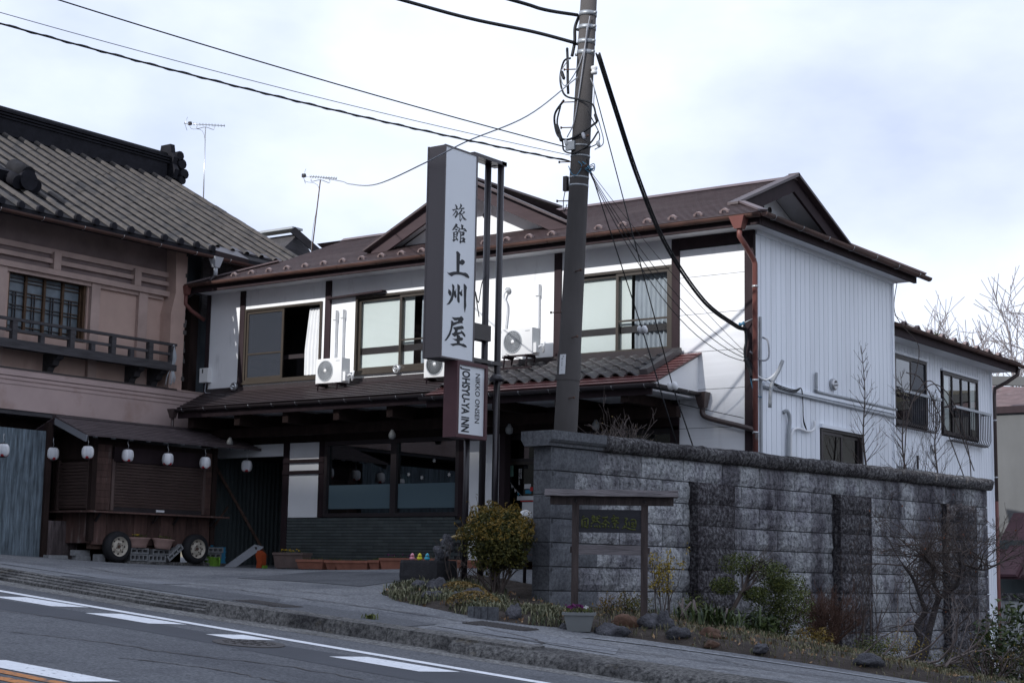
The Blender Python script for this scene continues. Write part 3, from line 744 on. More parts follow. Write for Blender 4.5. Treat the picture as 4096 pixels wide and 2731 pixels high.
one('blind', 'shoji', w, 'pbox', FR, W3[0]+.04, -14.17, 3.60, 4.90, -.085, -.078)
curtain('curtain', 'lace', FR, -14.13, -13.42, 3.64, 4.88, -.12, w, 8, .03)
one('handrail', 'dark_frame', w, 'pbox', FR, W3[0]+.05, W3[1]-.05, 3.92, 4.03, -.075, -.068)
mb = MB(); mb.hexa([FR.p(-20.72, 4.99, .02), FR.p(-19.35, 5.02, .02), FR.p(-19.35, 5.02, .14), FR.p(-20.72, 4.99, .14), FR.p(-20.72, 5.03, .02), FR.p(-19.35, 5.06, .02), FR.p(-19.35, 5.05, .14), FR.p(-20.72, 5.02, .14)])
mb.build('window_hood', 'dark_trim', inn)

# --- ground floor
one('lintel_beam', 'dark_wood', inn, 'pbox', FR, -24.0, -13.3, 2.36, 2.92, -.14, .02)
one('garage_lintel', 'plaster', inn, 'pbox', FR, -23.9, -21.75, 2.13, 2.36, -.12, -.01)
for x, w_, z0, z1 in ((-21.69, .14, 0, 2.36), (-20.79, .13, .98, 2.36), (-17.52, .14, .95, 2.36), (-16.66, .12, 0, 2.36), (-13.3, .14, -.3, 2.36)):
    one('post', 'dark_trim', inn, 'pbox', FR, x-w_/2, x+w_/2, z0, z1, -.13, .03)
one('wall_panel', 'plaster', inn, 'pbox', FR, -21.62, -20.855, .98, 2.36, -.12, 0)
for z in (1.985, 1.775): one('rail', 'dark_trim', inn, 'pbox', FR, -21.76, -20.72, z, z+.065, 0, .05)
one('wall_panel', 'plaster', inn, 'pbox', FR, -17.45, -16.72, 0, 2.36, -.12, 0)
# brick-tiled dado
dado = one('brick_dado', 'grout', inn, 'pbox', FR, -21.62, -17.45, 0, .975, -.12, .0)
bm_ = {}
for L in (.242, .118):
    bm_[L] = MB().hexa([(.0, 0, 0), (L, 0, 0), (L, .02, 0), (0, .02, 0), (.003, -.018, .046), (L-.003, -.018, .046), (L, .02, .046), (0, .02, .046)]).mesh('brick', 'brick_tile')
row = 0; z = .03
while z < .95:
    x = -21.62
    if row % 2: place('brick', bm_[.118], dado, (x, YF-.002, z)); x += .124
    while x + .242 < -17.42:
        place('brick', bm_[.242], dado, (x, YF-.002, z)); x += .2475
    z += .0555; row += 1
# big lounge window
fr = MB().pframe(FR, -20.72, -17.59, .98, 2.36, .07, -.12, .03).pbox(FR, -19.13, -19.0, 1.05, 2.30, -.10, .025).build('window_frame', 'dark_frame', inn)
for a, b in ((-20.65, -19.13), (-19.0, -17.66)):
    one('pane', 'glass_dark', fr, 'pbox', FR, a, b, 1.05, 2.29, -.045, -.039)
    one('frosted_film', 'glass_frost', fr, 'pbox', FR, a+.01, b-.01, 1.13, 1.56, -.037, -.034)
mb = MB()
for x0 in (-18.75, -18.18, -17.84, -18.45):
    z0 = {-18.75: 1.72, -18.18: 1.95, -17.84: 1.70, -18.45: 1.66}[x0]
    for k in range(3):
        an = k*math.pi/3 + .3
        dx, dz = .035*math.cos(an), .035*math.sin(an)
        mb.add([FR.p(x0-dx-dz*.15, z0-dz+dx*.15, -.030), FR.p(x0+dx-dz*.15, z0+dz+dx*.15, -.030), FR.p(x0+dx+dz*.15, z0+dz-dx*.15, -.030), FR.p(x0-dx+dz*.15, z0-dz-dx*.15, -.030)], [(0, 1, 2, 3)])
mb.build('snowflake_stickers', 'poster_white', fr, 'stuff')
room('room', FR, -20.7, -17.6, 1.0, 2.7, 3.2, fr)
m = bpy.data.materials.new('lamp_tube'); m.use_nodes = True; m.node_tree.nodes['Principled BSDF'].inputs['Emission Color'].default_value = (.85, .95, 1, 1)
m.node_tree.nodes['Principled BSDF'].inputs['Emission Strength'].default_value = 2.4; MATS['lamp_tube'] = m
one('ceiling_lamp', 'lamp_tube', fr, 'pbox', FR, -18.7, -17.7, 2.60, 2.66, -1.9, -1.5)
for x0, z0 in ((-19.55, 1.62), (-18.25, 1.6), (-17.8, 1.58)):
    MB().lathe(FR.p(x0, z0, -.8), [(.05, -.16), (.13, -.09), (.155, 0), (.13, .09), (.05, .16)], 14).build('paper_lamp', 'poster_green' if x0 < -19 else 'ac_dark', fr)
# entrance in the porch, a quarter metre behind the front
DP = Plane((0, 22.74, 0), (1, 0, 0), (0, -1, 0))
dr = MB().pframe(DP, -16.86, -13.4, -.05, 2.36, .09, -.06, .03).pbox(DP, -15.2, -15.08, 0, 2.3, -.05, .03).pbox(DP, -16.78, -13.48, 1.85, 1.95, -.05, .04).build('entrance_door', 'dark_frame', inn)
one('transom', 'bronze_frame', dr, 'pbox', DP, -16.77, -15.2, 1.845, 1.895, .04, .055)
for a_, b_ in ((-16.77, -15.2), (-15.08, -13.49)):
    one('pane', 'glass_dark', dr, 'pbox', DP, a_, b_, .05, 1.85, -.012, -.006)
    one('pane', 'glass_dark', dr, 'pbox', DP, a_, b_, 1.95, 2.27, -.012, -.006)
room('room', DP, -16.8, -13.45, 0, 2.3, 2.2, dr)
one('poster', 'poster_green', dr, 'pbox', DP, -16.735, -16.62, 1.655, 1.84, -.004, .0)
one('poster', 'poster_white', dr, 'pbox', DP, -16.38, -16.25, 1.44, 1.52, -.004, .0)
one('poster', 'poster_blue', dr, 'pbox', DP, -16.36, -16.24, 1.36, 1.42, -.004, .0)
one('poster', 'poster_red', dr, 'pbox', DP, -16.26, -16.20, 1.40, 1.47, .001, .004)
one('poster', 'poster_white', dr, 'pbox', DP, -16.53, -16.10, 1.25, 1.32, -.004, .0)
one('poster', 'poster_red', dr, 'pbox', DP, -16.46, -16.10, 1.225, 1.245, -.004, .0)
one('poster', 'poster_white', dr, 'pbox', DP, -16.42, -16.0, .95, 1.215, -.004, .0)
for txt, x0, z0 in (('日本の秘湯', -16.468, 1.755), ('源泉かけ流しの宿', -16.506, 1.755)):
    for i, ch in enumerate(txt):
        vs, fs = text_mesh(ch, .032, .0008); mb = MB(); mb.add([DP.p(x0+a_, z0-.0345*i+b_, .001) for a_, b_ in vs], fs); mb.build('lettering', 'poster_white', dr)
mb = MB(); pts = [DP.p(-16.72 + .40*t, 1.62 - .36*t - .04*math.sin(t*3.14), .02) for t in [i/12 for i in range(13)]]; mb.tube(pts, .003, 4); mb.build('bunting_cord', 'poster_white', dr)
for i, t in enumerate((.05, .15, .30, .45, .62, .80)):
    q = pts[int(t*12)]; mb = MB(); mb.prism([(-.022, .004), (.022, -.004), (-.004, -.055)], lambda u, w_, d, q=q: q + Vector((u, d, w_)), -.002, .002); mb.build('bunting_flag', 'poster_blue' if i in (0, 1, 4) else 'poster_white', dr)
# garage recess
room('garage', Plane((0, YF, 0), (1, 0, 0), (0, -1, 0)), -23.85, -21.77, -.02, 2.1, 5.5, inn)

# --- soffits, side wall
one('soffit', 'soffit', inn, 'box', -23.95, -11.6, 22.06, YF+.02, 5.36, 5.40)
one('soffit', 'soffit', inn, 'box', -11.95, -11.6, YF+.02, 28.0, 5.36, 5.40)
one('fascia', 'dark_trim', inn, 'box', -24.0, -11.55, 22.03, 22.075, 5.335, 5.475)
one('fascia', 'dark_trim', inn, 'box', -11.60, -11.545, 22.08, 28.05, 5.335, 5.475)
WS = (24.78, 26.36, 1.35, 2.45)
wall_with_holes('wall_core', 'grout', Plane((XR-.012, 0, 0), (0, 1, 0), (1, 0, 0)), YF+.02, 27.74, -2, 5.40, [WS], .19, inn)
u = YF + .03; i = 0
while u < 27.72:
    u1 = min(u+.1705, 27.76)
    mb = MB(); tap = lambda w0, w1: mb.hexa([SD.p(u+.008, w0, .012), SD.p(u1-.008, w0, .012), SD.p(u1-.005, w0, -.012), SD.p(u+.005, w0, -.012), SD.p(u+.008, w1, .012), SD.p(u1-.008, w1, .012), SD.p(u1-.005, w1, -.012), SD.p(u+.005, w1, -.012)])
    if WS[0]-.06 < (u+u1)/2 < WS[1]+.06: tap(2.50, 5.36); tap(-2, WS[2]-.05)
    else: tap(-2, 5.36)
    mb.build('siding_board', 'board_white', inn); u = u1
one('crown_trim', 'board_white', inn, 'pbox', SD, YF+.03, 27.76, 5.30, 5.36, .012, .045)
MB().pbox(SD, 27.70, 27.78, -2, 5.36, 0, .03).build('corner_trim', 'board_white', inn)
sw = slider(inn, SD, WS, 'dark_frame', ('glass_dark', 'glass_dark'), .03, (0, 0), 0, 1.0)
one('window_head', 'board_white', sw, 'pbox', SD, WS[0]-.06, WS[1]+.06, 2.47, 2.53, .0, .07)
one('back_wall', 'board_white', inn, 'box', -24.0, -12.1, 27.6, 27.72, -1, 5.4)
one('left_wall', 'plaster_old', inn, 'box', -24.0, -23.85, 22.52, 27.6, 0, 5.4)

# --- shingle courses: each course a strip with a real butt edge
def courses(parent, name, m, org, up, along, n, tlen, ul, ur, h=.016, lap=.02):
    """org: eave point, up: unit vector up the slope, along: unit vector along the eave"""
    org, up, along = Vector(org), Vector(up).normalized(), Vector(along).normalized(); nn = along.cross(up).normalized()
    if nn.z < 0: nn = -nn
    for k in range(n):
        t0, t1 = k*tlen, (k+1)*tlen + lap
        a0, b0, a1, b1 = ul(t0), ur(t0), ul(t1-lap), ur(t1-lap)
        if b0-a0 < .02: continue
        q = lambda u, t, e: org + along*u + up*t + nn*e
        mb = MB(); mb.add([q(a0, t0, h), q(b0, t0, h), q(b1, t1, .001), q(a1, t1, .001), q(a0, t0+.018, -.010), q(b0, t0+.018, -.010), q(b1, t1, -.012), q(a1, t1, -.012)],
                          [(0, 1, 2, 3), (4, 5, 1, 0), (5, 6, 2, 1), (7, 4, 0, 3), (7, 6, 5, 4)])
        mb.build(name, m, parent)
EY, EZ, RY, RZZ = 21.97, 5.50, 25.1, 6.79
sl = math.atan2(RZZ-EZ, RY-EY); cs, sn = math.cos(sl), math.sin(sl)
L = (RY-EY)/cs
GXR, GXL, GB = -12.50, -22.80, 1.2            # gable ends, depth of the hip skirt
roof = one('roof', 'slate_dark', inn, 'box', -22.6, -12.9, 22.4, 27.8, 5.41, 5.55)
nC = 26
courses(roof, 'shingle_course', 'slate', (0, EY, EZ), (0, cs, sn), (1, 0, 0), nC, L/nC,
        lambda t: (-24.05 + t*cs) if t*cs < 1.25 else GXL, lambda t: (-11.45 - t*cs*.88) if t*cs < GB else GXR)
courses(roof, 'shingle_course', 'slate', (0, 28.2, EZ), (0, -cs, sn), (1, 0, 0), 13, L/13, lambda t: -23.5, lambda t: (-11.45 - t*cs*.88) if t*cs < GB else GXR)
nS = 10; sl2 = math.atan2(.50, 1.06)
courses(roof, 'shingle_course', 'slate', (-11.45, 0, EZ), (-math.cos(sl2), 0, math.sin(sl2)), (0, 1, 0), nS, 1.17/nS,
        lambda t: EY + t*1.02, lambda t: 28.22 - t*1.02)
courses(roof, 'shingle_course', 'slate', (-24.05, 0, EZ), (math.cos(sl2), 0, math.sin(sl2)), (0, 1, 0), nS, 1.35/nS, lambda t: EY + t, lambda t: 28.0 - t)
one('ridge_cap', 'slate', roof, 'hexa', [(GXL, RY-.12, RZZ-.02), (GXR+.02, RY-.12, RZZ-.02), (GXR+.02, RY+.12, RZZ-.02), (GXL, RY+.12, RZZ-.02), (GXL, RY-.01, RZZ+.05), (GXR+.02, RY-.01, RZZ+.05), (GXR+.02, RY+.01, RZZ+.05), (GXL, RY+.01, RZZ+.05)])
# hip ridges
for a, b in (((-11.45, EY, EZ), (-12.52, EY+GB, EZ+.51)), ((-24.05, EY, EZ), (-22.8, EY+1.25, EZ+.54)), ((-11.45, 28.22, EZ), (-12.52, 27.1, EZ+.51))):
    one('hip_cap', 'slate', roof, 'bar', Vector(a)+Vector((0, 0, .02)), Vector(b)+Vector((0, 0, .02)), .12, .03)
# gable ends with deep barge boards
def gable(pl, cu, wz, half, hz, name_wall='gable_wall', inset=.42, bw=.24, roofm='slate', over=.10):
    """pl: plane of the barge boards; cu: centre u, wz: foot height, half: half width, hz: rise"""
    g = MB().prism([(cu-half+.2, wz-.02), (cu+half-.2, wz-.02), (cu, wz+hz-.09)], lambda u, w_, d: pl.p(u, w_, d), -inset-.08, -inset).build(name_wall, 'plaster', roof)
    n = math.hypot(half, hz); ux, uz = half/n, hz/n
    for s in (-1, 1):
        A = lambda t, e, d: pl.p(cu + s*(half*(1-t)) , wz + hz*t + e, d)
        mb = MB(); top = [A(-.03, .03, 0), A(1, .03, 0)]
        mb.hexa([A(-.06, -bw, -.05), A(1.0, -bw, -.05), A(1.0, -bw, 0), A(-.06, -bw, 0), A(-.03, .02, -.05), A(1.0, .02, -.05), A(1.0, .02, 0), A(-.03, .02, 0)])
        mb.build('barge_board', 'dark_trim' if pl is not DG else 'barge_brown', roof)
        mb = MB(); mb.hexa([A(-.10, .02, -.10), A(1.01, .02, -.10), A(1.01, .02, over), A(-.10, .02, over), A(-.10, .06, -.10), A(1.01, .07, -.10), A(1.01, .07, over), A(-.10, .06, over)])
        mb.build('verge_edge', 'slate_dark', roof)
        mb = MB(); mb.hexa([A(0, -.08, -inset), A(1, -.08, -inset), A(1, -.08, -.05), A(0, -.08, -.05), A(0, -.04, -inset), A(1, -.04, -inset), A(1, -.04, -.05), A(0, -.04, -.05)])
        mb.build('gable_soffit', 'soffit', roof)
    for s in (-.14, .14):
        MB().lathe(pl.p(cu+s, wz+hz*.42, -inset+.001), [(.055, 0), (.055, .02), (.045, .02), (.045, .005), (0, .005)], 14, pl.n, False).build('vent_cap', 'dark_frame', roof)
    return g
DG = Plane((0, 22.85, 0), (1, 0, 0), (0, -1, 0))
SG = Plane((GXR, 0, 0), (0, 1, 0), (1, 0, 0))
gable(SG, RY, 5.98, 1.98, .82, inset=.55)
# central dormer gable
DC, DZ0, DH, DHALF = -17.86, 5.98, 1.0, 2.12
gable(DG, DC, DZ0, DHALF, DH)
for s in (-1, 1):
    n = math.hypot(DHALF, DH)
    up = Vector((-s*DHALF/n, 0, DH/n))
    courses(roof, 'shingle_course', 'slate_dark', (DC + s*(DHALF+.14), 0, DZ0-.02), up, (0, 1, 0), 17, (n+.12)/17, lambda t: 22.80, lambda t: 23.1 + t*1.25)
one('ridge_cap', 'slate', roof, 'bar', (DC, 22.74, DZ0+DH+.075), (DC, 25.8, DZ0+DH+.075), .16, .04)
one('ridge_end', 'dark_wood', roof, 'box', DC-.16, DC+.16, 22.76, 22.9, DZ0+DH-.28, DZ0+DH-.02)
# snow guards along the eave: small ribbed arches
mb = MB(); n = 8
for i in range(n):
    a0, a1 = math.pi*i/n, math.pi*(i+1)/n
    q = lambda a, r, y: (r*math.cos(a), y, r*math.sin(a)*.9)
    mb.hexa([q(a0, .055, -.03), q(a1, .055, -.03), q(a1, .055, .03), q(a0, .055, .03), q(a0, .085, -.03), q(a1, .085, -.03), q(a1, .085, .03), q(a0, .085, .03)])
mb.box(-.10, -.055, -.03, .05, -.01, .03); mb.box(.055, .10, -.03, .05, -.01, .03)
sg = mb.mesh('snow_guard', 'slate')
MATS['slate_pale'] = mat('slate_pale', (.19, .145, .143), .6, .15, 8, rnd=.08)
sg.materials[0] = MATS['slate_pale']
x = -23.05
while x < -11.9:
    place('snow_guard', sg, roof, (x, EY+.30, EZ+.30*math.tan(sl)+.02), (sl, 0, 0), (.8, .8, .8)); x += .468
# upper gutters
def gutter(parent, a, b, r, m, hook='steel', step=.62, n=7, name='gutter'):
    a, b = Vector(a), Vector(b); d = (b-a).normalized(); s = d.cross(Vector((0, 0, 1))).normalized(); mb = MB(); vs = []
    for p in (a, b):
        for k in range(n+1):
            an = math.pi*k/n; vs.append(p + s*r*math.cos(an) - Vector((0, 0, r*math.sin(an)*1.05)))
        for k in range(n, -1, -1):
            an = math.pi*k/n; vs.append(p + s*(r-.006)*math.cos(an) - Vector((0, 0, (r-.006)*math.sin(an)*1.05)))
    N = 2*(n+1)
    mb.add(vs, [(k, (k+1) % N, N+(k+1) % N, N+k) for k in range(N)] + [tuple(range(n+1)) , tuple(N+k for k in range(n+1))[::-1]], False)
    g = mb.build(name, m, parent)
    L_ = (b-a).length; k = .3; hb = MB()
    while k < L_:
        p = a + d*k; hb.tube([p + s*(r+.004)*math.cos(t) - Vector((0, 0, (r+.004)*math.sin(t)*1.05)) for t in [math.pi*j/6 for j in range(7)]], .005, 4); k += step
    hb.build('hanger', hook, g, 'stuff')
    return g
gutter(inn, (-24.08, 21.955, 5.50), (-11.50, 21.955, 5.485), .062, 'copper_gutter', 'rust', .93)
gutter(inn, (-11.44, 21.95, 5.485), (-11.44, 28.38, 5.47), .062, 'copper_gutter', 'steel', .93)
# downspouts
def pipe(parent, pts, r, m, name='downspout', n=10, sm=5):
    return MB().tube(smooth_path(pts, sm), r, n).build(name, m, parent)
MB().hexa([(-11.92, 21.89, 5.27), (-11.80, 21.89, 5.27), (-11.80, 22.02, 5.27), (-11.92, 22.02, 5.27), (-11.99, 21.85, 5.46), (-11.73, 21.85, 5.46), (-11.73, 22.05, 5.46), (-11.99, 22.05, 5.46)]).build('rain_hopper', 'red_pipe', inn)
MB().tube([(-11.86, 21.96, 5.30), (-11.86, 21.96, 5.16), (-11.84, 22.1, 5.05), (-11.83, 22.36, 4.86), (-11.83, 22.40, 4.80), (-11.83, 22.40, -1.2)], .042, 12).build('downspout', 'red_pipe', inn)
for z in (4.45, 3.0, 2.2): MB().lathe((-11.83, 22.40, z), [(.048, -.015), (.048, .015)], 12).build('pipe_band', 'steel', inn)
MB().hexa([(-24.10, 21.90, 5.30), (-23.98, 21.90, 5.30), (-23.98, 22.0, 5.30), (-24.10, 22.0, 5.30), (-24.15, 21.87, 5.47), (-23.95, 21.87, 5.47), (-23.95, 22.02, 5.47), (-24.15, 22.02, 5.47)]).build('rain_hopper', 'red_pipe', inn)
MB().tube([(-24.04, 21.95, 5.32), (-24.04, 21.95, 5.12), (-24.02, 22.1, 5.0), (-23.98, 22.40, 4.86)], .04, 10).build('downspout', 'red_pipe', inn)

# --- lower roof, left of the porch
LE, LZ, LT = 21.28, 2.985, 3.42
n2 = 9; sl3 = math.atan2(LT-LZ, YF-LE); l3 = math.hypot(LT-LZ, YF-LE)
lroof = one('lower_roof', 'slate_dark', inn, 'hexa', [(-23.35, LE+.02, LZ-.05), (-17.0, LE+.02, LZ-.05), (-17.0, YF-.01, LT-.05), (-23.95, YF-.01, LT-.05), (-23.35, LE+.02, LZ-.015), (-17.0, LE+.02, LZ-.015), (-17.0, YF-.01, LT-.015), (-23.95, YF-.01, LT-.015)])
courses(lroof, 'shingle_course', 'slate_dark', (0, LE, LZ), (0, math.cos(sl3), math.sin(sl3)), (1, 0, 0), n2, l3/n2, lambda t: -23.42 - t*.42, lambda t: -17.15)
one('flashing', 'dark_gutter', lroof, 'box', -23.9, -16.9, YF-.04, YF-.004, LT-.03, LT+.07)
one('fascia', 'dark_trim', lroof, 'box', -23.4, -17.2, LE+.02, LE+.05, LZ-.19, LZ-.03)
gutter(lroof, (-23.48, LE-.05, LZ-.02), (-17.05, LE-.05, LZ-.04), .05, 'dark_gutter', 'steel', .58)
one('soffit', 'soffit', lroof, 'hexa', [(-23.4, LE+.05, LZ-.14), (-17.0, LE+.05, LZ-.14), (-17.0, YF-.02, LZ-.10), (-23.4, YF-.02, LZ-.10), (-23.4, LE+.05, LZ-.11), (-17.0, LE+.05, LZ-.11), (-17.0, YF-.02, LZ-.06), (-23.4, YF-.02, LZ-.06)])
x = -23.15
while x < -12.9:
    y0 = LE+.12 if x < -17 else 21.15
    one('eave_beam', 'dark_wood', inn, 'box', x-.07, x+.07, y0, YF-.03, 2.62, 2.84 if x < -17 else 2.78); x += 1.22
one('eave_purlin', 'dark_wood', inn, 'box', -23.4, -12.95, 21.95, 22.08, 2.45, 2.62)
MB().hexa([(-23.50, LE-.09, 2.80), (-23.42, LE-.09, 2.80), (-23.42, LE-.01, 2.80), (-23.50, LE-.01, 2.80), (-23.55, LE-.12, 2.97), (-23.37, LE-.12, 2.97), (-23.37, LE+.02, 2.97), (-23.55, LE+.02, 2.97)]).build('rain_hopper', 'brown_pipe', lroof)
MB().tube([(-23.46, LE-.05, 2.82), (-23.46, LE-.05, 2.55), (-23.42, LE+.1, 2.42), (-23.2, LE+.5, 2.30)], .032, 10).build('downspout', 'brown_pipe', lroof)

# --- porch roof with pantiles
PE, PZ, PT, PX0, PX1 = 21.08, 2.90, 3.50, -17.25, -12.85
sl4 = math.atan2(PT-PZ, YF-PE); l4 = math.hypot(PT-PZ, YF-PE); c4, s4 = math.cos(sl4), math.sin(sl4)
proof = one('porch_roof', 'slate_dark', inn, 'hexa', [(PX0, PE, PZ-.05), (PX1-.02, PE, PZ-.05), (PX1-.02, YF-.01, PT-.06), (PX0, YF-.01, PT-.06), (PX0, PE, PZ-.015), (PX1-.02, PE, PZ-.015), (PX1-.02, YF-.01, PT-.02), (PX0, YF-.01, PT-.02)])
courses(proof, 'shingle_course', 'slate_red', (0, PE, PZ), (0, c4, s4), (1, 0, 0), 10, l4/10, lambda t: PX0, lambda t: PX1+.03)
mb = MB(); nU, nV = 9, 3; vs = []
TW, TL = .262, .235
for j in range(nV+1):
    for i in range(nU+1):
        s = i/nU; a = s*TW; prof = .042*math.sin(s*2*math.pi - .9) if s < .999 else .042*math.sin(-.9)
        vs.append((a, j/nV*TL*1.10, prof + .045 - .030*j/nV))
fs = [(j*(nU+1)+i, j*(nU+1)+i+1, (j+1)*(nU+1)+i+1, (j+1)*(nU+1)+i) for j in range(nV) for i in range(nU)]
k0 = len(vs)
for i in range(nU+1): vs.append((vs[i][0], vs[i][1]+.004, vs[i][2]-.028))
fs += [(i+1, i, k0+i, k0+i+1) for i in range(nU)]
mb.add(vs, fs, True); tm = mb.mesh('pantile', 'kawara')
rngt = random.Random(5)
for r_ in range(5):
    for c_ in range(15):
        t0 = .34 + r_*TL; x0 = -17.22 + c_*TW
        if x0 + TW > -13.22: continue
        place('pantile', tm, proof, (x0, PE + t0*c4, PZ + t0*s4 + .01), (sl4 + rngt.gauss(0, .012), rngt.gauss(0, .01), rngt.gauss(0, .008)))
one('end_ridge', 'kawara', proof, 'bar', (-13.22, PE+.36*c4, PZ+.36*s4+.06), (-13.22, YF-.05, PT+.05), .14, .09)
one('top_flashing', 'dark_gutter', proof, 'box', -17.2, -13.2, YF-.10, YF-.004, PT-.02, PT+.10)
one('fascia', 'dark_trim', proof, 'box', PX0+.02, PX1-.04, PE+.03, PE+.06, PZ-.19, PZ-.03)
gutter(proof, (PX0-.05, PE-.06, PZ-.03), (PX1+.12, PE-.06, PZ-.045), .05, 'dark_gutter', 'steel', .58)
gutter(proof, (PX1+.08, PE-.05, PZ-.045), (PX1+.08, YF-.05, PZ-.055), .05, 'dark_gutter', 'steel', .58)
MB().prism([(PE+.03, PZ-.04), (YF-.002, PZ-.04), (YF-.002, PT-.03)], lambda u, w_, d: Vector((PX1-.03+d, u, w_)), -.04, 0).build('porch_cheek', 'plaster', proof)
one('porch_soffit', 'soffit', proof, 'box', PX0, PX1-.05, PE+.06, YF-.02, PZ-.13, PZ-.10)
MB().hexa([(-12.80, 22.36, 2.62), (-12.70, 22.36, 2.62), (-12.70, 22.46, 2.62), (-12.80, 22.46, 2.62), (-12.85, 22.30, 2.86), (-12.65, 22.30, 2.86), (-12.65, 22.48, 2.86), (-12.85, 22.48, 2.86)]).build('rain_hopper', 'brown_pipe', proof)
MB().tube(smooth_path([(-12.75, 22.41, 2.64), (-12.75, 22.41, 2.52), (-12.6, 22.41, 2.44), (-11.98, 22.40, 2.28), (-11.84, 22.40, 2.22), (-11.83, 22.40, 2.05)], 4), .042, 10).build('downspout', 'brown_pipe', proof)
for x, z in ((-16.1, 2.36), (-14.4, 2.36), (-18.62, 2.36), (-22.6, 2.36)):
    MB().lathe((x, 21.9, z), [(.02, .10), (.035, .07), (.06, .03), (.065, -.02), (.05, -.06), (0, -.075)], 14).build('porch_lamp', 'lamp_globe', inn)

# --- small fittings on the inn walls
def vent(pl, u, w_, r=.085, m='steel'):
    MB().lathe(pl.p(u, w_, .0), [(r, 0), (r, .07), (r*.8, .09), (r*.62, .09), (r*.62, .05), (r*.25, .05), (r*.25, .12), (0, .12)], 16, pl.n).build('round_vent', m, inn)
vent(FR, -23.12, 3.50); vent(FR, -19.02, 3.60); vent(SD, 25.2, 3.22, .10)
mb = MB(); mb.pbox(FR, -24.02, -23.80, 3.62, 3.90, .0, .12); mx = mb.build('meter_box', 'ac_white', inn)
one('meter_window', 'dark_frame', mx, 'pbox', FR, -23.95, -23.92, 3.80, 3.88, .118, .124)
MB().tube(smooth_path([FR.p(-23.9, 3.62, .05), FR.p(-23.92, 3.5, .05), FR.p(-23.9, 3.42, .05), FR.p(-23.75, 3.40, .05)], 5), .012, 6).build('meter_cable', 'cable_grey', inn)
for pts, r, m in (([FR.p(-16.62, 4.80, .0), FR.p(-16.62, 4.80, .06), FR.p(-16.66, 4.70, .07), FR.p(-16.60, 4.52, .05), FR.p(-16.64, 4.1, .05), FR.p(-16.64, 3.9, .06)], .018, 'pvc'), ):
    MB().tube(smooth_path(pts, 5), r, 8).build('pipe_sleeve', m, inn)
MB().lathe(FR.p(-16.60, 4.82, .02), [(.05, 0), (.05, .03), (0, .045)], 14, (0, -1, 0)).build('pipe_cover', 'grille_grey', inn)
mb = MB(); mb.pbox(FR, -16.0, -15.92, 4.66, 4.86, 0, .08); mb.pbox(FR, -15.99, -15.93, 3.9, 4.66, .01, .06); mb.build('pipe_duct', 'pvc', inn)
for x in (-20.58, -20.40):
    mb = MB(); mb.pbox(FR, x, x+.08, 4.60 if x < -20.5 else 4.62, 4.86 if x > -20.4 else 4.78, 0, .09); mb.pbox(FR, x+.01, x+.07, 3.60, 4.62, .01, .075); mb.build('pipe_duct', 'pvc', inn)
# conduits and cables on the side wall
one('conduit_rail', 'board_white', inn, 'pbox', SD, 22.75, 27.72, 2.955, 3.005, .012, .05)
MB().tube([SD.p(22.7, 2.93, .05), SD.p(27.72, 2.89, .05)], .022, 8).build('conduit', 'conduit', inn)
MB().tube(smooth_path([SD.p(24.55, 3.35, .05), SD.p(24.55, 3.10, .05), SD.p(24.65, 3.04, .05), SD.p(26, 3.04, .05), SD.p(27.76, 3.03, .05)], 6), .026, 8).build('conduit', 'conduit', inn)
MB().tube(smooth_path([SD.p(22.58, 4.0, .06), SD.p(22.58, 3.4, .06), SD.p(22.60, 2.6, .06), SD.p(22.60, -.5, .06)], 6), .028, 8).build('conduit', 'conduit', inn)
MB().tube(smooth_path([SD.p(23.42, 2.60, .02), SD.p(23.46, 2.62, .07), SD.p(23.54, 2.50, .07), SD.p(23.52, 2.2, .06), SD.p(23.50, 1.2, .06)], 6), .03, 8).build('conduit', 'conduit', inn)
MB().tube(smooth_path([SD.p(23.60, 1.3, .06), SD.p(23.60, 2.10, .06), SD.p(23.66, 2.32, .06), SD.p(23.86, 2.38, .06), SD.p(24.2, 2.36, .06), SD.p(24.42, 2.42, .06), SD.p(24.44, 2.55, .06)], 6), .022, 8).build('conduit', 'pvc', inn)
for off in (0, .02, .045):
    MB().tube(smooth_path([SD.p(22.75, 3.06, .06+off), SD.p(23.2, 3.0-off, .07), SD.p(23.7, 2.98-off, .07), SD.p(23.98, 3.03, .06), SD.p(24.03, 2.8, .06), SD.p(24.05, 2.55-off, .06), SD.p(24.18, 2.36, .06)], 5), .008, 5).build('cable', 'cable_black', inn)

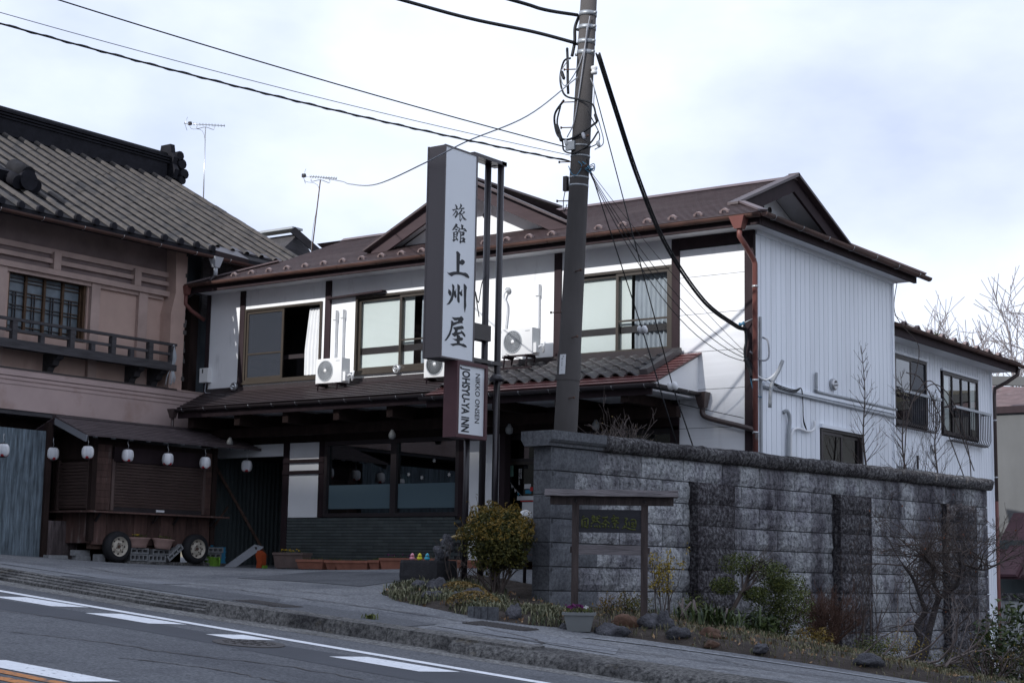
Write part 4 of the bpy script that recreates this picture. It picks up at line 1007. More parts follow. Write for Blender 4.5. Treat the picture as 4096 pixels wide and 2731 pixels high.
# ---------------------------------------------------------- air conditioner outdoor units (one built, then copied)
def make_ac():
    t = thing('air_conditioner', '', 'air conditioner', (0, 0, 0), 0, 'air conditioner outdoor units', True)
    body = MB().box(0, .78, -.28, 0, .03, .57)
    b = body.build('casing', 'ac_white', t)
    MB().lathe((.29, -.281, .30), [(.235, 0), (.235, .012), (.215, .012), (.215, -.0)], 32, (0, -1, 0), False).build('fan_ring', 'grille_grey', t)
    MB().lathe((.29, -.280, .30), [(.215, 0.001), (0, .001)], 32, (0, -1, 0), False).build('fan_recess', 'ac_dark', t)
    mb = MB()
    for k in range(22):
        a = 2*math.pi*k/22; pts = []
        for j in range(7):
            r_ = .045 + .17*j/6; an = a + j*.13
            pts.append((.29 + r_*math.cos(an), -.288, .30 + r_*math.sin(an)))
        mb.tube(pts, .0045, 4, False)
    for r_ in (.09, .13, .17):
        mb.tube([(.29 + r_*math.cos(2*math.pi*j/24), -.289, .30 + r_*math.sin(2*math.pi*j/24)) for j in range(25)], .003, 4, False)
    mb.build('fan_guard', 'grille_grey', t, 'stuff')
    MB().lathe((.29, -.286, .30), [(.042, 0), (.042, .008), (0, .012)], 16, (0, -1, 0)).build('hub', 'ac_white', t)
    one('badge', 'conduit', t, 'box', .60, .72, -.283, -.279, .50, .515)
    mb = MB(); mb.box(.781, .86, -.24, -.10, .06, .26); mb.build('valve_cover', 'ac_white', t)
    MB().tube(smooth_path([(.84, -.16, .16), (.93, -.14, .20), (.94, -.08, .12), (.88, -.03, .10), (.90, .0, .3)], 6), .022, 8).build('hose', 'pvc', t)
    mb = MB(); mb.box(.08, .12, -.30, .02, 0, .03); mb.box(.62, .66, -.30, .02, 0, .03); mb.build('foot', 'dark_trim', t)
    mb = MB()
    for x in (.06, .64):
        mb.bar((x, -.28, -.22), (x+.02, -.28, 0), .035, .02); mb.bar((x, 0, -.14), (x+.02, 0, 0), .035, .02); mb.bar((x-.0, -.32, -.01), (x, .05, -.01), .035, .03)
    mb.bar((-.06, -.28, -.235), (.78, -.28, -.235), .03, .035)
    mb.build('stand', 'dark_trim', t)
    return t
ac = make_ac()
acs = [(ac, (-20.52, 22.175, 3.34), 'white air conditioner unit standing on the low roof under the left window')]
for loc, lab in (((-17.95, 22.13, 3.30), 'white air conditioner unit half hidden behind the tall sign box'), ((-16.33, 22.175, 3.58), 'white air conditioner unit over the pantiles left of the utility pole')):
    acs.append((copy_tree(ac), loc, lab))
for o, loc, lab in acs: o.location = loc; o['label'] = lab; o.scale = (.80, .80, .82)

# ============================================================ rear wing of the inn
WXA = -12.4
wing = thing('rear_wing', 'lower white board-clad rear wing with two railed windows and brown roof', 'building', (WXA, 31, -1.5))
WP = Plane((WXA, 0, 0), (0, 1, 0), (1, 0, 0))
VA, VB = (28.95, 30.48, 2.92, 4.22), (31.30, 33.22, 2.90, 4.15)
wall_with_holes('wall_core', 'grout', Plane((WXA-.012, 0, 0), (0, 1, 0), (1, 0, 0)), 27.76, 34.0, -2.2, 4.45, [VA, VB], .19, wing)
one('end_wall', 'board_white', wing, 'box', -16.5, WXA-.02, 33.8, 33.98, -2.2, 4.45)
u = 27.7
while u < 33.98:
    u1 = min(u+.135, 34.0); mb = MB()
    tp = lambda a, b: mb.hexa([WP.p(u+.007, a, .012), WP.p(u1-.007, a, .012), WP.p(u1-.004, a, -.012), WP.p(u+.004, a, -.012), WP.p(u+.007, b, .012), WP.p(u1-.007, b, .012), WP.p(u1-.004, b, -.012), WP.p(u+.004, b, -.012)])
    c = (u+u1)/2; h = [q for q in (VA, VB) if q[0]-.05 < c < q[1]+.05]
    if h: tp(-2.2, h[0][2]-.04); tp(h[0][3]+.04, 4.45)
    else: tp(-2.2, 4.45)
    mb.build('siding_board', 'board_white', wing); u = u1
one('corner_trim', 'board_white', wing, 'pbox', WP, 33.96, 34.04, -2.2, 4.45, -.05, .03)
one('soffit', 'soffit', wing, 'box', WXA-.05, -11.92, 27.78, 34.3, 4.43, 4.46)
one('fascia', 'dark_trim', wing, 'box', -11.95, -11.91, 27.78, 34.35, 4.40, 4.58)
wr = one('wing_roof', 'slate_dark', wing, 'hexa', [(-11.88, 27.8, 4.58), (-11.88, 34.4, 4.58), (-15, 33.9, 5.45), (-15, 27.8, 5.45), (-11.88, 27.8, 4.60), (-11.88, 34.4, 4.60), (-15, 33.9, 5.47), (-15, 27.8, 5.47)])
sw_ = math.atan2(.87, 3.12)
courses(wr, 'shingle_course', 'slate', (-11.86, 0, 4.61), (-math.cos(sw_), 0, math.sin(sw_)), (0, 1, 0), 20, 3.24/20, lambda t: 27.8, lambda t: 34.42-t*.5)
u = 28.2
while u < 34.2:
    place('snow_guard', sg, wr, (-12.12, u, 4.72), (0, 0, R(90))); u += .62
gutter(wing, (-11.84, 27.8, 4.60), (-11.84, 34.5, 4.57), .055, 'copper_gutter', 'rust', .9)
MB().tube([(-11.86, 34.25, 4.50), (-11.90, 34.25, 4.36), (-12.1, 34.15, 4.20), (-12.34, 34.10, 4.08), (-12.36, 34.10, 3.9), (-12.36, 34.10, 1.7)], .042, 10).build('downspout', 'brown_pipe', wing)
MB().tube([(-12.36, 34.10, 1.7), (-12.36, 34.10, -1.8)], .042, 10).build('downspout', 'red_pipe', wing)
for z in (3.4, 2.2): MB().lathe((-12.36, 34.10, z), [(.048, -.015), (.048, .015)], 12).build('pipe_band', 'steel', wing)
# the windows: first with screen and blind, second with a dark pair between white blinds
wa = MB().pframe(WP, VA[0], VA[1], VA[2], VA[3], .05, -.1, .03).build('window_frame', 'dark_frame', wing)
mb = MB().pframe(WP, 28.97, 29.75, VA[2]+.03, VA[3]-.03, .05, .0, .025).build('sash', 'dark_frame', wa)
one('pane', 'glass_dark', wa, 'pbox', WP, 29.0, 29.7, VA[2]+.07, VA[3]-.07, .008, .013)
one('screen', 'glass_screen', wa, 'pbox', WP, 29.72, 30.44, VA[2]+.06, VA[3]-.06, .0, .005)
one('blind', 'lace', wa, 'pbox', WP, 29.75, 30.42, VA[2]+.4, VA[3]-.06, -.06, -.05)
room('room', WP, VA[0], VA[1], VA[2], VA[3], 1.0, wa)
one('window_head', 'board_white', wa, 'pbox', WP, VA[0]-.05, VA[1]+.05, VA[3]+.005, VA[3]+.055, 0, .06)
wb = MB().pframe(WP, VB[0], VB[1], VB[2], VB[3], .05, -.1, .03).build('window_frame', 'dark_frame', wing)
for k, (a, b) in enumerate(((31.33, 31.85), (31.78, 32.32), (32.26, 32.76), (32.72, 33.19))):
    MB().pframe(WP, a, b, VB[2]+.03, VB[3]-.03, .04, .0 if k in (0, 3) else .01, .015 if k in (0, 3) else .028).build('sash', 'dark_frame', wb)
    one('pane', 'glass_clear' if k in (0, 3) else 'glass_dark', wb, 'pbox', WP, a+.04, b-.04, VB[2]+.07, VB[3]-.07, .006, .010)
for a, b, z in ((31.36, 31.74, 3.0), (32.86, 33.16, 3.12)): one('blind', 'shoji', wb, 'pbox', WP, a, b, z, VB[3]-.07, -.04, -.03)
room('room', WP, VB[0], VB[1], VB[2], VB[3], 1.0, wb)
one('window_head', 'board_white', wb, 'pbox', WP, VB[0]-.06, VB[1]+.05, VB[3]+.005, VB[3]+.055, 0, .06)
for nm, (a, b), zt, zb in (('window_railing', (28.85, 30.72), 3.48, 2.86), ('window_railing', (31.42, 33.42), 3.42, 2.78)):
    rl = MB().pbox(WP, a, b, zt, zt+.05, .19, .235).build(nm, 'grille_grey', wing)
    u = a+.06
    while u < b-.02:
        MB().tube([WP.p(u, zt, .212), WP.p(u, zb+.12, .212), WP.p(u, zb+.03, .18), WP.p(u, zb, .10), WP.p(u, zb, .0)], .009, 5).build('bar', 'dark_frame', rl); u += .095
    MB().pbox(WP, a, b, zb-.012, zb+.006, .06, .085).pbox(WP, a, b, zb-.012, zb+.006, .13, .15).build('rail_bottom', 'dark_frame', rl)
    for u in (a, b-.03): MB().pbox(WP, u, u+.03, zt+.01, zt+.04, 0, .2).build('bracket', 'dark_frame', rl)
MB().lathe(WP.p(30.7, 2.55, 0), [(.09, 0), (.09, .07), (.06, .09), (.02, .09), (.02, .13), (0, .13)], 14, (1, 0, 0)).build('round_vent', 'steel', wing)
one('conduit_rail', 'board_white', wing, 'pbox', WP, 28.7, 33.95, 2.03, 2.075, .012, .05)
for k in range(3): MB().tube(sag(WP.p(28.7, 2.12-.02*k, .05), WP.p(33.95, 2.09-.02*k, .05), .01, 6), .012, 5).build('cable', 'conduit', wing)
one('conduit', 'dark_frame', wing, 'pbox', WP, 29.95, 29.99, 2.12, 2.38, .012, .04)
MB().tube(smooth_path([(-11.85, 27.9, 5.4), (-11.9, 27.85, 4.9), (-11.8, 27.9, 4.6), (-11.55, 28.1, 4.2), (-11.6, 28.0, 3.6), (-11.8, 27.95, 3.1)], 6), .008, 5).build('loose_cable', 'twig', wing)

# ============================================================ neighbours and hillside beyond the wing
nb = thing('grey_house', 'plain grey concrete house with faded red roof beyond the rear wing', 'building', (-11, 41, -2))
one('wall', 'concrete_wall', nb, 'box', -16, -2, 40.0, 41.0, -3, 4.15)
one('wall_cap', 'dark_trim', nb, 'box', -16, -1.9, 39.92, 40.1, 4.15, 4.32)
MB().hexa([(-17, 40.3, 4.2), (-3.5, 40.3, 4.2), (-3.5, 48, 4.2), (-17, 48, 4.2), (-20, 43.5, 5.7), (-15, 43.5, 5.2), (-15, 46, 5.2), (-20, 46, 5.7)]).build('roof', 'roof_red', nb)
MB().bar((-14.6, 40.15, 5.0), (-5, 40.15, 4.25), .2, .22).build('roof_edge', 'concrete_wall', nb)
sh = thing('maroon_shed', 'low shed with dark maroon ribbed roof beside the grey house', 'shed', (-9, 38, -2))
one('wall', 'corrugated', sh, 'box', -14, -4, 38.2, 39.6, -3, 1.0)
for k in range(14):
    x = -13.6 + k*.62; MB().hexa([(x, 37.2, .15), (x+.56, 37.2, .15), (x+.56, 39.5, 1.7), (x, 39.5, 1.7), (x+.05, 37.2, .21), (x+.51, 37.2, .21), (x+.51, 39.5, 1.76), (x+.05, 39.5, 1.76)]).build('roof_sheet', 'roof_maroon', sh)
one('roof_underlay', 'roof_maroon', sh, 'hexa', [(-13.9, 37.25, .10), (-4, 37.25, .10), (-4, 39.5, 1.64), (-13.9, 39.5, 1.64), (-13.9, 37.25, .14), (-4, 37.25, .14), (-4, 39.5, 1.69), (-13.9, 39.5, 1.69)])
fw = thing('plank_wall', 'stained white concrete plank wall with cap behind the shrubs', 'wall', (-9.5, 35.2, -2))
for k in range(5): one('plank', 'planks_white', fw, 'box', -13.8, -3, 35.05, 35.15, -2.6+k*.45, -2.6+k*.45+.43)
one('cap', 'coping', fw, 'box', -13.9, -2.9, 34.98, 35.2, -.35, -.20)
x = -13.2
while x < -3: one('post', 'planks_white', fw, 'box', x, x+.12, 35.10, 35.25, -2.6, -.35); x += 1.8
# hillside with a leafless wood
mb = MB(); vs = []; nx, ny = 24, 14
def hill2(x, y): 
    t = max(0, min(1, (y-46)/34)); return -4 + 12.3*(t*t*(3-2*t)) + 1.6*mnoise.noise(Vector((x*.06, y*.06, 0))) + max(0, (x+30))*.03
for i in range(nx+1):
    for j in range(ny+1):
        x, y = -75 + 150*i/nx, 50 + 130*j/ny; vs.append((x, y, hill2(x, y)))
mb.add(vs, [(i*(ny+1)+j, (i+1)*(ny+1)+j, (i+1)*(ny+1)+j+1, i*(ny+1)+j+1) for i in range(nx) for j in range(ny)], True)
mb.build('hillside', 'hill_ground', kind='structure')
rng = random.Random(21); mb = MB()
for k in range(190):
    x = rng.uniform(-38, -8); y = rng.uniform(56, 96)
    branch(mb, (x, y, hill2(x, y)-.2), (rng.gauss(0, .08), 0, 1), rng.uniform(2.0, 3.6), .07, 3, rng, .55, 2, (2, 4), .12, .72, .016, .10, 4)
tag(mb.build('bare_wood', 'far_twigs'), 'pale leafless wood covering the far hillside', 'trees', kind='stuff')
mb = MB()
for k in range(90):
    x = rng.uniform(-32, -8); y = rng.uniform(52, 76); c = Vector((x, y, hill2(x, y)+.5)); r_ = rng.uniform(.7, 1.5)
    def fn(c=c, r_=r_):
        d = Vector((rng.gauss(0, 1), rng.gauss(0, 1), rng.gauss(0, 1))).normalized(); return c + Vector((d.x*r_*1.3, d.y*r_*1.3, d.z*r_*.75))*rng.uniform(.6, 1), d
    leaves(mb, 110, fn, .22, .5, 0, rng)
tag(mb.build('hill_brush', 'far_green'), 'green and straw coloured brush on the far hillside', 'bushes', kind='stuff')
def conifer(x, y, z0, h, lab):
    t = thing('conifer_tree', lab, 'tree', (x, y, z0), group='conifers behind the rear wing')
    MB().tube([(x, y, z0), (x+.1, y, z0+h*.98)], [.16, .02], 7).build('trunk', 'trunk', t)
    mb = MB(); rg = random.Random(int(x*10))
    for k in range(46):
        f = k/46; zz = z0 + h*(.35+.64*f); L_ = (1-f)*1.7 + .25; a = rg.uniform(0, 6.28)
        d = Vector((math.cos(a), math.sin(a), rg.uniform(.0, .35)))
        for q in range(26):
            s = rg.uniform(.15, 1); p = Vector((x, y, zz)) + d*L_*s + Vector((rg.gauss(0, .10), rg.gauss(0, .10), rg.gauss(0, .07)))
            leaves(mb, 2, lambda: (p, d), .16, .4, .3, rg)
    mb.build('crown', 'conifer', t)
conifer(-22.75, 56, -3, 12.0, 'dark conifer top just over the rear wing roof, the left one')
conifer(-22.0, 55.5, -3, 11.9, 'yellow-green conifer top over the rear wing roof, the right one')

# ============================================================ the old pink house on the left
HX = -24.35
house = thing('old_house', 'weathered pink plaster house with heavy barrel-tiled roof and wooden balcony', 'building', (-27, 18, .2))
HP = Plane((HX, 0, 0), (0, 1, 0), (1, 0, 0))
HW = (18.05, 19.80, 4.10, 5.22)
wall_with_holes('upper_wall', 'pink_plaster', HP, 12.0, 21.86, 3.35, 5.30, [HW], .3, house)
one('frieze', 'frieze_dark', house, 'pbox', HP, 12.0, 21.9, 5.30, 6.25, -.3, .03)
for w0, w1, d in ((5.24, 5.34, .10), (5.45, 5.53, .07), (5.62, 5.72, .05)):
    one('frieze_band', 'pink_trim', house, 'pbox', HP, 12.0, 21.70, w0, w1, .03, .03+d)
for u in (16.2, 18.9, 20.8): one('frieze_block', 'pink_trim', house, 'pbox', HP, u, u+.16, 5.34, 5.66, .03, .14)
for u, w_ in ((17.78, .17), (19.84, .20), (20.98, .22)): one('pilaster', 'pink_trim', house, 'pbox', HP, u, u+w_, 3.4, 5.24, 0, .08)
one('ledge', 'pink_trim', house, 'pbox', HP, 12.0, 21.6, 5.17, 5.24, 0, .06)
mb = MB(); rng = random.Random(4)
mb.prism([(21.62, 3.40), (21.95, 3.40), (21.97, 6.2), (21.66, 6.2), (21.70, 5.3), (21.60, 4.9)], lambda u, w_, d: HP.p(u, w_, d), -.1, .30); mb.build('end_pier', 'pink_plaster', house)
mb = MB()
for k in range(40):
    z = 3.4 + 2.8*k/40; mb.box(HX-.05, HX+.22+rng.uniform(0, .09), 21.93, 21.98+rng.uniform(0, .04), z, z+.08)
mb.build('torn_edge', 'pole_concrete', house, 'stuff')
# lattice window
fr = MB().pframe(HP, HW[0], HW[1], HW[2], HW[3], .05, -.22, -.04).build('window_frame', 'lattice_wood', house)
for k in range(4):
    a = HW[0] + .05 + k*(HW[1]-HW[0]-.1)/4; b = HW[0] + .05 + (k+1)*(HW[1]-HW[0]-.1)/4
    one('pane', 'old_glass', fr, 'pbox', HP, a+.01, b-.01, HW[2]+.05, HW[3]-.05, -.17, -.165)
    one('stile', 'lattice_wood', fr, 'pbox', HP, b-.025, b+.025, HW[2]+.05, HW[3]-.05, -.16, -.11)
    for w_ in (.06, .12, .30, .36, .54, .60, .78, .92):
        one('muntin', 'lattice_wood' if k % 2 else 'dark_frame', fr, 'pbox', HP, a+.02, b-.02, HW[3]-.05-w_-.012, HW[3]-.05-w_, -.155, -.13)
    for s in (.38, .52):
        u = a + (b-a)*s; one('muntin', 'dark_frame', fr, 'pbox', HP, u, u+.013, HW[2]+.05, HW[3]-.35, -.154, -.131)
# balcony
bal = thing('balcony_tmp', '', ''); bpy.data.objects.remove(bal)
bx = HX + .48
deck = one('balcony_deck', 'old_timber', house, 'box', HX, bx+.05, 12.0, 21.55, 3.80, 3.90)
one('deck_edge', 'old_timber', house, 'box', bx+.0, bx+.07, 12.0, 21.58, 3.74, 3.86)
rail = one('balcony_rail', 'old_timber', house, 'box', bx-.03, bx+.04, 12.0, 21.60, 4.225, 4.275)
one('mid_rail', 'old_timber', house, 'box', bx-.022, bx+.022, 12.0, 21.55, 4.035, 4.085)
for u in (14.6, 16.2, 17.85, 19.1, 20.05, 20.95, 21.50): one('baluster', 'old_timber', house, 'box', bx-.05, bx+.05, u-.05, u+.05, 3.90, 4.22)
for u in (17.0, 18.45, 19.58, 20.5): one('baluster', 'old_timber', house, 'box', bx-.042, bx+.042, u-.045, u+.045, 3.90, 4.04)
for u in (17.2, 18.95, 20.85, 21.4):
    MB().prism([(0, 3.79), (.42, 3.79), (.40, 3.70), (.30, 3.66), (.27, 3.58), (.17, 3.55), (.12, 3.46), (0, 3.40)], lambda a, w_, d, u=u: Vector((HX+a, u+d, w_)), -.07, .07).build('balcony_bracket', 'old_timber', house)
# grey rag tied to the rail end
mb = MB(); rr = random.Random(2)
for k in range(9):
    o = rr.uniform(-.04, .04); mb.tube(smooth_path([(bx+.03, 21.5+o*.5, 4.25), (bx+.06+o, 21.5+o, 4.0), (bx+.05, 21.48+o, 3.8), (bx+.06+o, 21.46+2*o, 3.62), (bx+.03+o, 21.46+2*o, 3.45+rr.uniform(0, .1))], 4), .010, 4)
mb.build('tied_rag', 'conduit', house)
# parapet band
PX = -24.0
par = one('parapet', 'lavender_plaster', house, 'box', PX-.35, PX, 12.0, 22.46, 2.70, 3.40)
one('parapet_cap', 'dark_gutter', house, 'box', PX-.36, PX+.05, 12.0, 21.75, 3.40, 3.425)
one('parapet_cap', 'pink_trim', house, 'box', PX-.36, PX+.05, 21.75, 22.47, 3.395, 3.42)
for w0, w1, d in ((3.29, 3.40, .035), (3.22, 3.275, .02), (3.14, 3.19, .012)): one('moulding', 'lavender_plaster', house, 'box', PX, PX+d, 12.0, 22.462, w0, w1)
one('parapet_soffit', 'old_timber', house, 'box', PX-1.0, PX-.02, 12.0, 22.4, 2.62, 2.70)
one('recess_beam', 'dark_wood', house, 'box', PX-.75, PX-.6, 12.0, 22.4, 2.30, 2.62)
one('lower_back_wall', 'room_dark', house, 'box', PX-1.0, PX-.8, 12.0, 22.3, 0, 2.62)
one('recess_panel', 'old_timber', house, 'box', PX-.6, PX-.35, 21.6, 22.35, 1.9, 2.66)
# slim gap between the house and the inn
one('gap_wall', 'blue_grey_wood', house, 'box', -24.9, -24.75, 21.95, 25, 3.4, 6.3)
one('gap_wall', 'dark_wood', house, 'box', -24.8, -24.3, 22.35, 22.55, 3.4, 5.4)
for z in (3.62, 4.35, 5.3): one('gap_rail', 'dark_wood', house, 'box', -24.76, -24.66, 21.98, 22.4, z, z+.07)
one('gap_window', 'old_glass', house, 'box', -24.73, -24.69, 22.02, 22.30, 4.45, 5.25)
for k in range(9):
    y = 22.75 + k*.2; one('cladding_board', 'grille_grey' if False else 'weathered_plank', house, 'box', -24.5, -24.44, y, y+.19, 5.0, 6.3)
# roof
E0, ESL = Vector((-23.55, 0, 6.20)), .545
RX = -28.75
def rz_(x): return 6.20 + (E0.x - x)*ESL
ang = math.atan(ESL); YV0, YV1 = 12.2, 25.62
hroof = MB().hexa([(E0.x, YV0, 6.02), (E0.x, YV1, 6.02), (RX, YV1, rz_(RX)-.18), (RX, YV0, rz_(RX)-.18), (E0.x, YV0, 6.14), (E0.x, YV1, 6.14), (RX, YV1, rz_(RX)-.04), (RX, YV0, rz_(RX)-.04)]).build('tiled_roof', 'pan_tile', house)
# pan tiles: stepped sheets between the barrel rows
pitch = .41; SEG = .36; nseg = int((E0.x-RX)/math.cos(ang)/SEG/1.0)+1
pmesh = MB().hexa([(0, 0, -.02), (0, pitch, -.02), (-SEG*1.03, pitch, -.02), (-SEG*1.03, 0, -.02), (0, 0, .035), (0, pitch, .035), (-SEG*1.03, pitch, .012), (-SEG*1.03, 0, .012)]).mesh('pan_tile', 'pan_tile')
mb = MB(); n = 7; vs = []
for j, (xx, r_) in enumerate(((0, .0690), (-SEG*1.0, .0680), (-SEG*1.05, .066))):
    for k in range(n+1):
        a = math.pi*k/n; vs.append((xx, r_*math.cos(a), r_*math.sin(a)*.85 + .0))
fs = [(j*(n+1)+k, (j+1)*(n+1)+k, (j+1)*(n+1)+k+1, j*(n+1)+k+1) for j in range(2) for k in range(n)]
mb.add(vs, fs, True)
bmesh_ = mb.mesh('barrel_tile', 'barrel_tile')
capm = MB().lathe((0, 0, .02), [(.0, -.03), (.070, -.03), (.070, .03), (.058, .035), (0, .035)], 14, (1, 0, 0), False).mesh('eave_tile', 'tile_black')
rngt = random.Random(8); rows = []
y = 13.9
while y < YV1+.01:
    rows.append(y); y += pitch
up = Vector((-math.cos(ang), 0, math.sin(ang)))
count = 0
pmb = MB()
far = MB()
for ri, y in enumerate(reversed(rows)):
    tail = 0.0
    if y > 22.3: tail = .30
    for k in range(nseg):
        t = tail + k*SEG
        p = Vector((E0.x, y, 6.20)) + up*t + Vector((0, 0, -.03))
        if p.x < RX + .1: break
        if count < 300 and y > 16.6:
            place('barrel_tile', bmesh_, hroof, p + Vector((0, rngt.gauss(0, .004), rngt.gauss(0, .002))), (rngt.gauss(0, .01), ang + rngt.gauss(0, .004), rngt.gauss(0, .006))); count += 1
        else:
            M = Matrix.Translation(p) @ Matrix.Rotation(ang, 4, 'Y'); far.add([M @ Vector(v) for v in vs], fs, True)
        M = Matrix.Translation(p + Vector((0, -pitch*.5, -.035))) @ Matrix.Rotation(ang, 4, 'Y')
        pmb.add([M @ Vector(v) for v in [(0, -pitch*.5, -.02), (0, pitch*.5, -.02), (-SEG*1.03, pitch*.5, -.02), (-SEG*1.03, -pitch*.5, -.02), (0, -pitch*.5, .022), (0, pitch*.5, .022), (-SEG*1.03, pitch*.5, .012), (-SEG*1.03, -pitch*.5, .012)]],
                [(4, 5, 6, 7), (0, 1, 5, 4), (1, 2, 6, 5), (3, 0, 4, 7)])
    if y < 22.3: place('eave_tile', capm, hroof, (E0.x+.03, y, 6.175))
if far.v: far.build('barrel_tiles', 'barrel_tile', hroof, 'stuff')
pmb.build('pan_tiles', 'pan_tile', hroof, 'stuff')
one('eave_board', 'tile_black', hroof, 'box', E0.x-.06, E0.x+.015, YV0, 22.3, 6.00, 6.12)
one('eave_flashing', 'dark_gutter', hroof, 'hexa', [(E0.x-.02, 22.2, 5.98), (E0.x-.02, 23.1, 5.98), (E0.x-.35, 23.1, 6.18), (E0.x-.35, 22.2, 6.18), (E0.x+.04, 22.2, 6.17), (E0.x+.04, 23.1, 6.14), (E0.x-.33, 23.1, 6.36), (E0.x-.33, 22.2, 6.36)])
one('eave_flashing', 'dark_gutter', hroof, 'hexa', [(E0.x-.32, 22.95, 6.17), (E0.x-.32, YV1, 6.17), (E0.x-.5, YV1, 6.28), (E0.x-.5, 22.95, 6.28), (E0.x-.30, 22.95, 6.35), (E0.x-.30, YV1, 6.33), (E0.x-.48, YV1, 6.44), (E0.x-.48, 22.95, 6.46)])
one('rusty_edge', 'rust', hroof, 'box', E0.x-.50, E0.x-.38, 23.05, 25.4, 6.06, 6.20)
one('eave_soffit', 'dark_wood', hroof, 'hexa', [(E0.x-.05, YV0, 6.0), (E0.x-.05, 22.3, 6.0), (HX-.1, 22.3, 6.22), (HX-.1, YV0, 6.22), (E0.x-.05, YV0, 6.03), (E0.x-.05, 22.3, 6.03), (HX-.1, 22.3, 6.26), (HX-.1, YV0, 6.26)])
gutter(house, (E0.x+.10, 12.3, 6.06), (E0.x+.10, 23.15, 6.03), .055, 'copper_gutter', 'steel', .9)
MB().hexa([(E0.x+.04, 22.10, 5.82), (E0.x+.14, 22.10, 5.82), (E0.x+.14, 22.22, 5.82), (E0.x+.04, 22.22, 5.82), (E0.x+.0, 22.04, 6.02), (E0.x+.19, 22.04, 6.02), (E0.x+.19, 22.27, 6.02), (E0.x+.0, 22.27, 6.02)]).build('rain_hopper', 'grille_grey', house)
MB().tube([(E0.x+.09, 22.16, 5.84), (E0.x+.09, 22.16, 5.66)], .042, 10).build('downspout', 'grille_grey', house)
MB().tube([(E0.x+.09, 22.16, 5.68), (E0.x-.1, 22.12, 5.5), (-24.6, 22.05, 5.1), (-24.65, 22.05, 4.8)], .035, 8).build('downspout', 'dark_gutter', house)
# ridge: layered dark courses, round cap, stacked end tiles
zr = rz_(RX)
rg = one('ridge', 'tile_black', hroof, 'box', RX-.16, RX+.16, YV0, 25.35, zr-.1, zr+.30)
for k in range(3): one('ridge_course', 'tile_black', hroof, 'box', RX-.19-.02*k, RX+.19+.02*k, YV0, 25.40, zr+.25+.06*k, zr+.29+.06*k)
MB().tube([(RX, YV0, zr+.43), (RX, 25.42, zr+.43)], .11, 12).build('ridge_cap', 'pan_tile', hroof)
eo = MB().prism([(-.28, -.1), (.28, -.1), (.36, .1), (.26, .24), (.30, .40), (.20, .52), (.16, .72), (-.16, .72), (-.20, .52), (-.30, .40), (-.26, .24), (-.36, .1)], lambda a, w_, d: Vector((RX+a, 25.42+d, zr+w_)), 0, .13).build('ridge_end_tile', 'tile_black', hroof)
for k, (yy, zz, r_) in enumerate(((25.62, .46, .11), (25.70, .28, .12), (25.78, .06, .12), (25.72, -.1, .10))):
    MB().tube([(RX+.30, yy, zr+zz), (RX-.28, yy, zr+zz)], r_, 10).build('end_scroll', 'tile_black', hroof)
# descending corner ridge near the left edge of the picture
y0 = 18.6
for k in range(6):
    t = 1.35 + k*.36; p = Vector((E0.x, y0-.55, 6.20)) + up*t
    one('corner_ridge', 'tile_black', hroof, 'bar', p + Vector((0, 0, .12)), p + up*.36 + Vector((0, 0, .12)), .26, .22)
p = Vector((E0.x, y0-.2, 6.20)) + up*1.15 + Vector((0, 0, .12))
for dy, dz, r_ in ((-.17, -.02, .13), (.20, -.03, .13), (.02, .16, .15)):
    MB().tube([p + Vector((.08, dy, dz)), p + Vector((-.38, dy, dz+.20))], r_, 14).build('ridge_end_tile', 'tile_black' if dz < .1 else 'pan_tile', hroof)
MB().lathe(p + Vector((.09, .02, .05)), [(.0, -.05), (.19, -.05), (.19, .03), (0, .03)], 14, (1, 0, .0), False).build('ridge_end_face', 'tile_black', hroof)
# small metal-capped roof vent house behind the ridge end
rv = thing('roof_lantern', 'small dark metal-capped roof piece peeping behind the tiled roof edge', 'roof', (-25.6, 27.5, 6.5))
MB().prism([(-.9, 0), (.9, 0), (.9, .35), (0, .95), (-.9, .35)], lambda a, w_, d: Vector((-27.2+d, 27.3+a*.6, 6.95+w_*.8)), 0, 1.0).build('body', 'old_timber', rv)
MB().bar((-27.3, 27.2, 7.80), (-26.15, 27.2, 7.80), .35, .05).build('cap', 'conduit', rv)
MB().bar((-26.2, 27.1, 7.76), (-25.6, 27.6, 7.1), .12, .16).build('barge', 'tile_black', rv)

# bark wall to the left of the stall
bw_ = thing('bark_fence', 'tall fence of rough blue-grey bark sheets left of the stall', 'fence', (-23.75, 17, .2))
for k, (y0, y1, m) in enumerate(((13.0, 15.2, 'bark_wall'), (15.2, 17.0, 'bark_wall'), (17.0, 18.62, 'bark_wall'))):
    one('bark_sheet', m, bw_, 'box', -23.85, -23.72+.02*(k % 2), y0, y1-.01, -.1, 2.35)
one('bark_sheet', 'bark_wall_brown', bw_, 'box', -23.85, -23.70, 18.62, 19.35, -.1, .80)
one('post', 'dark_wood', bw_, 'box', -23.78, -23.66, 18.55, 18.66, -.1, 2.5)

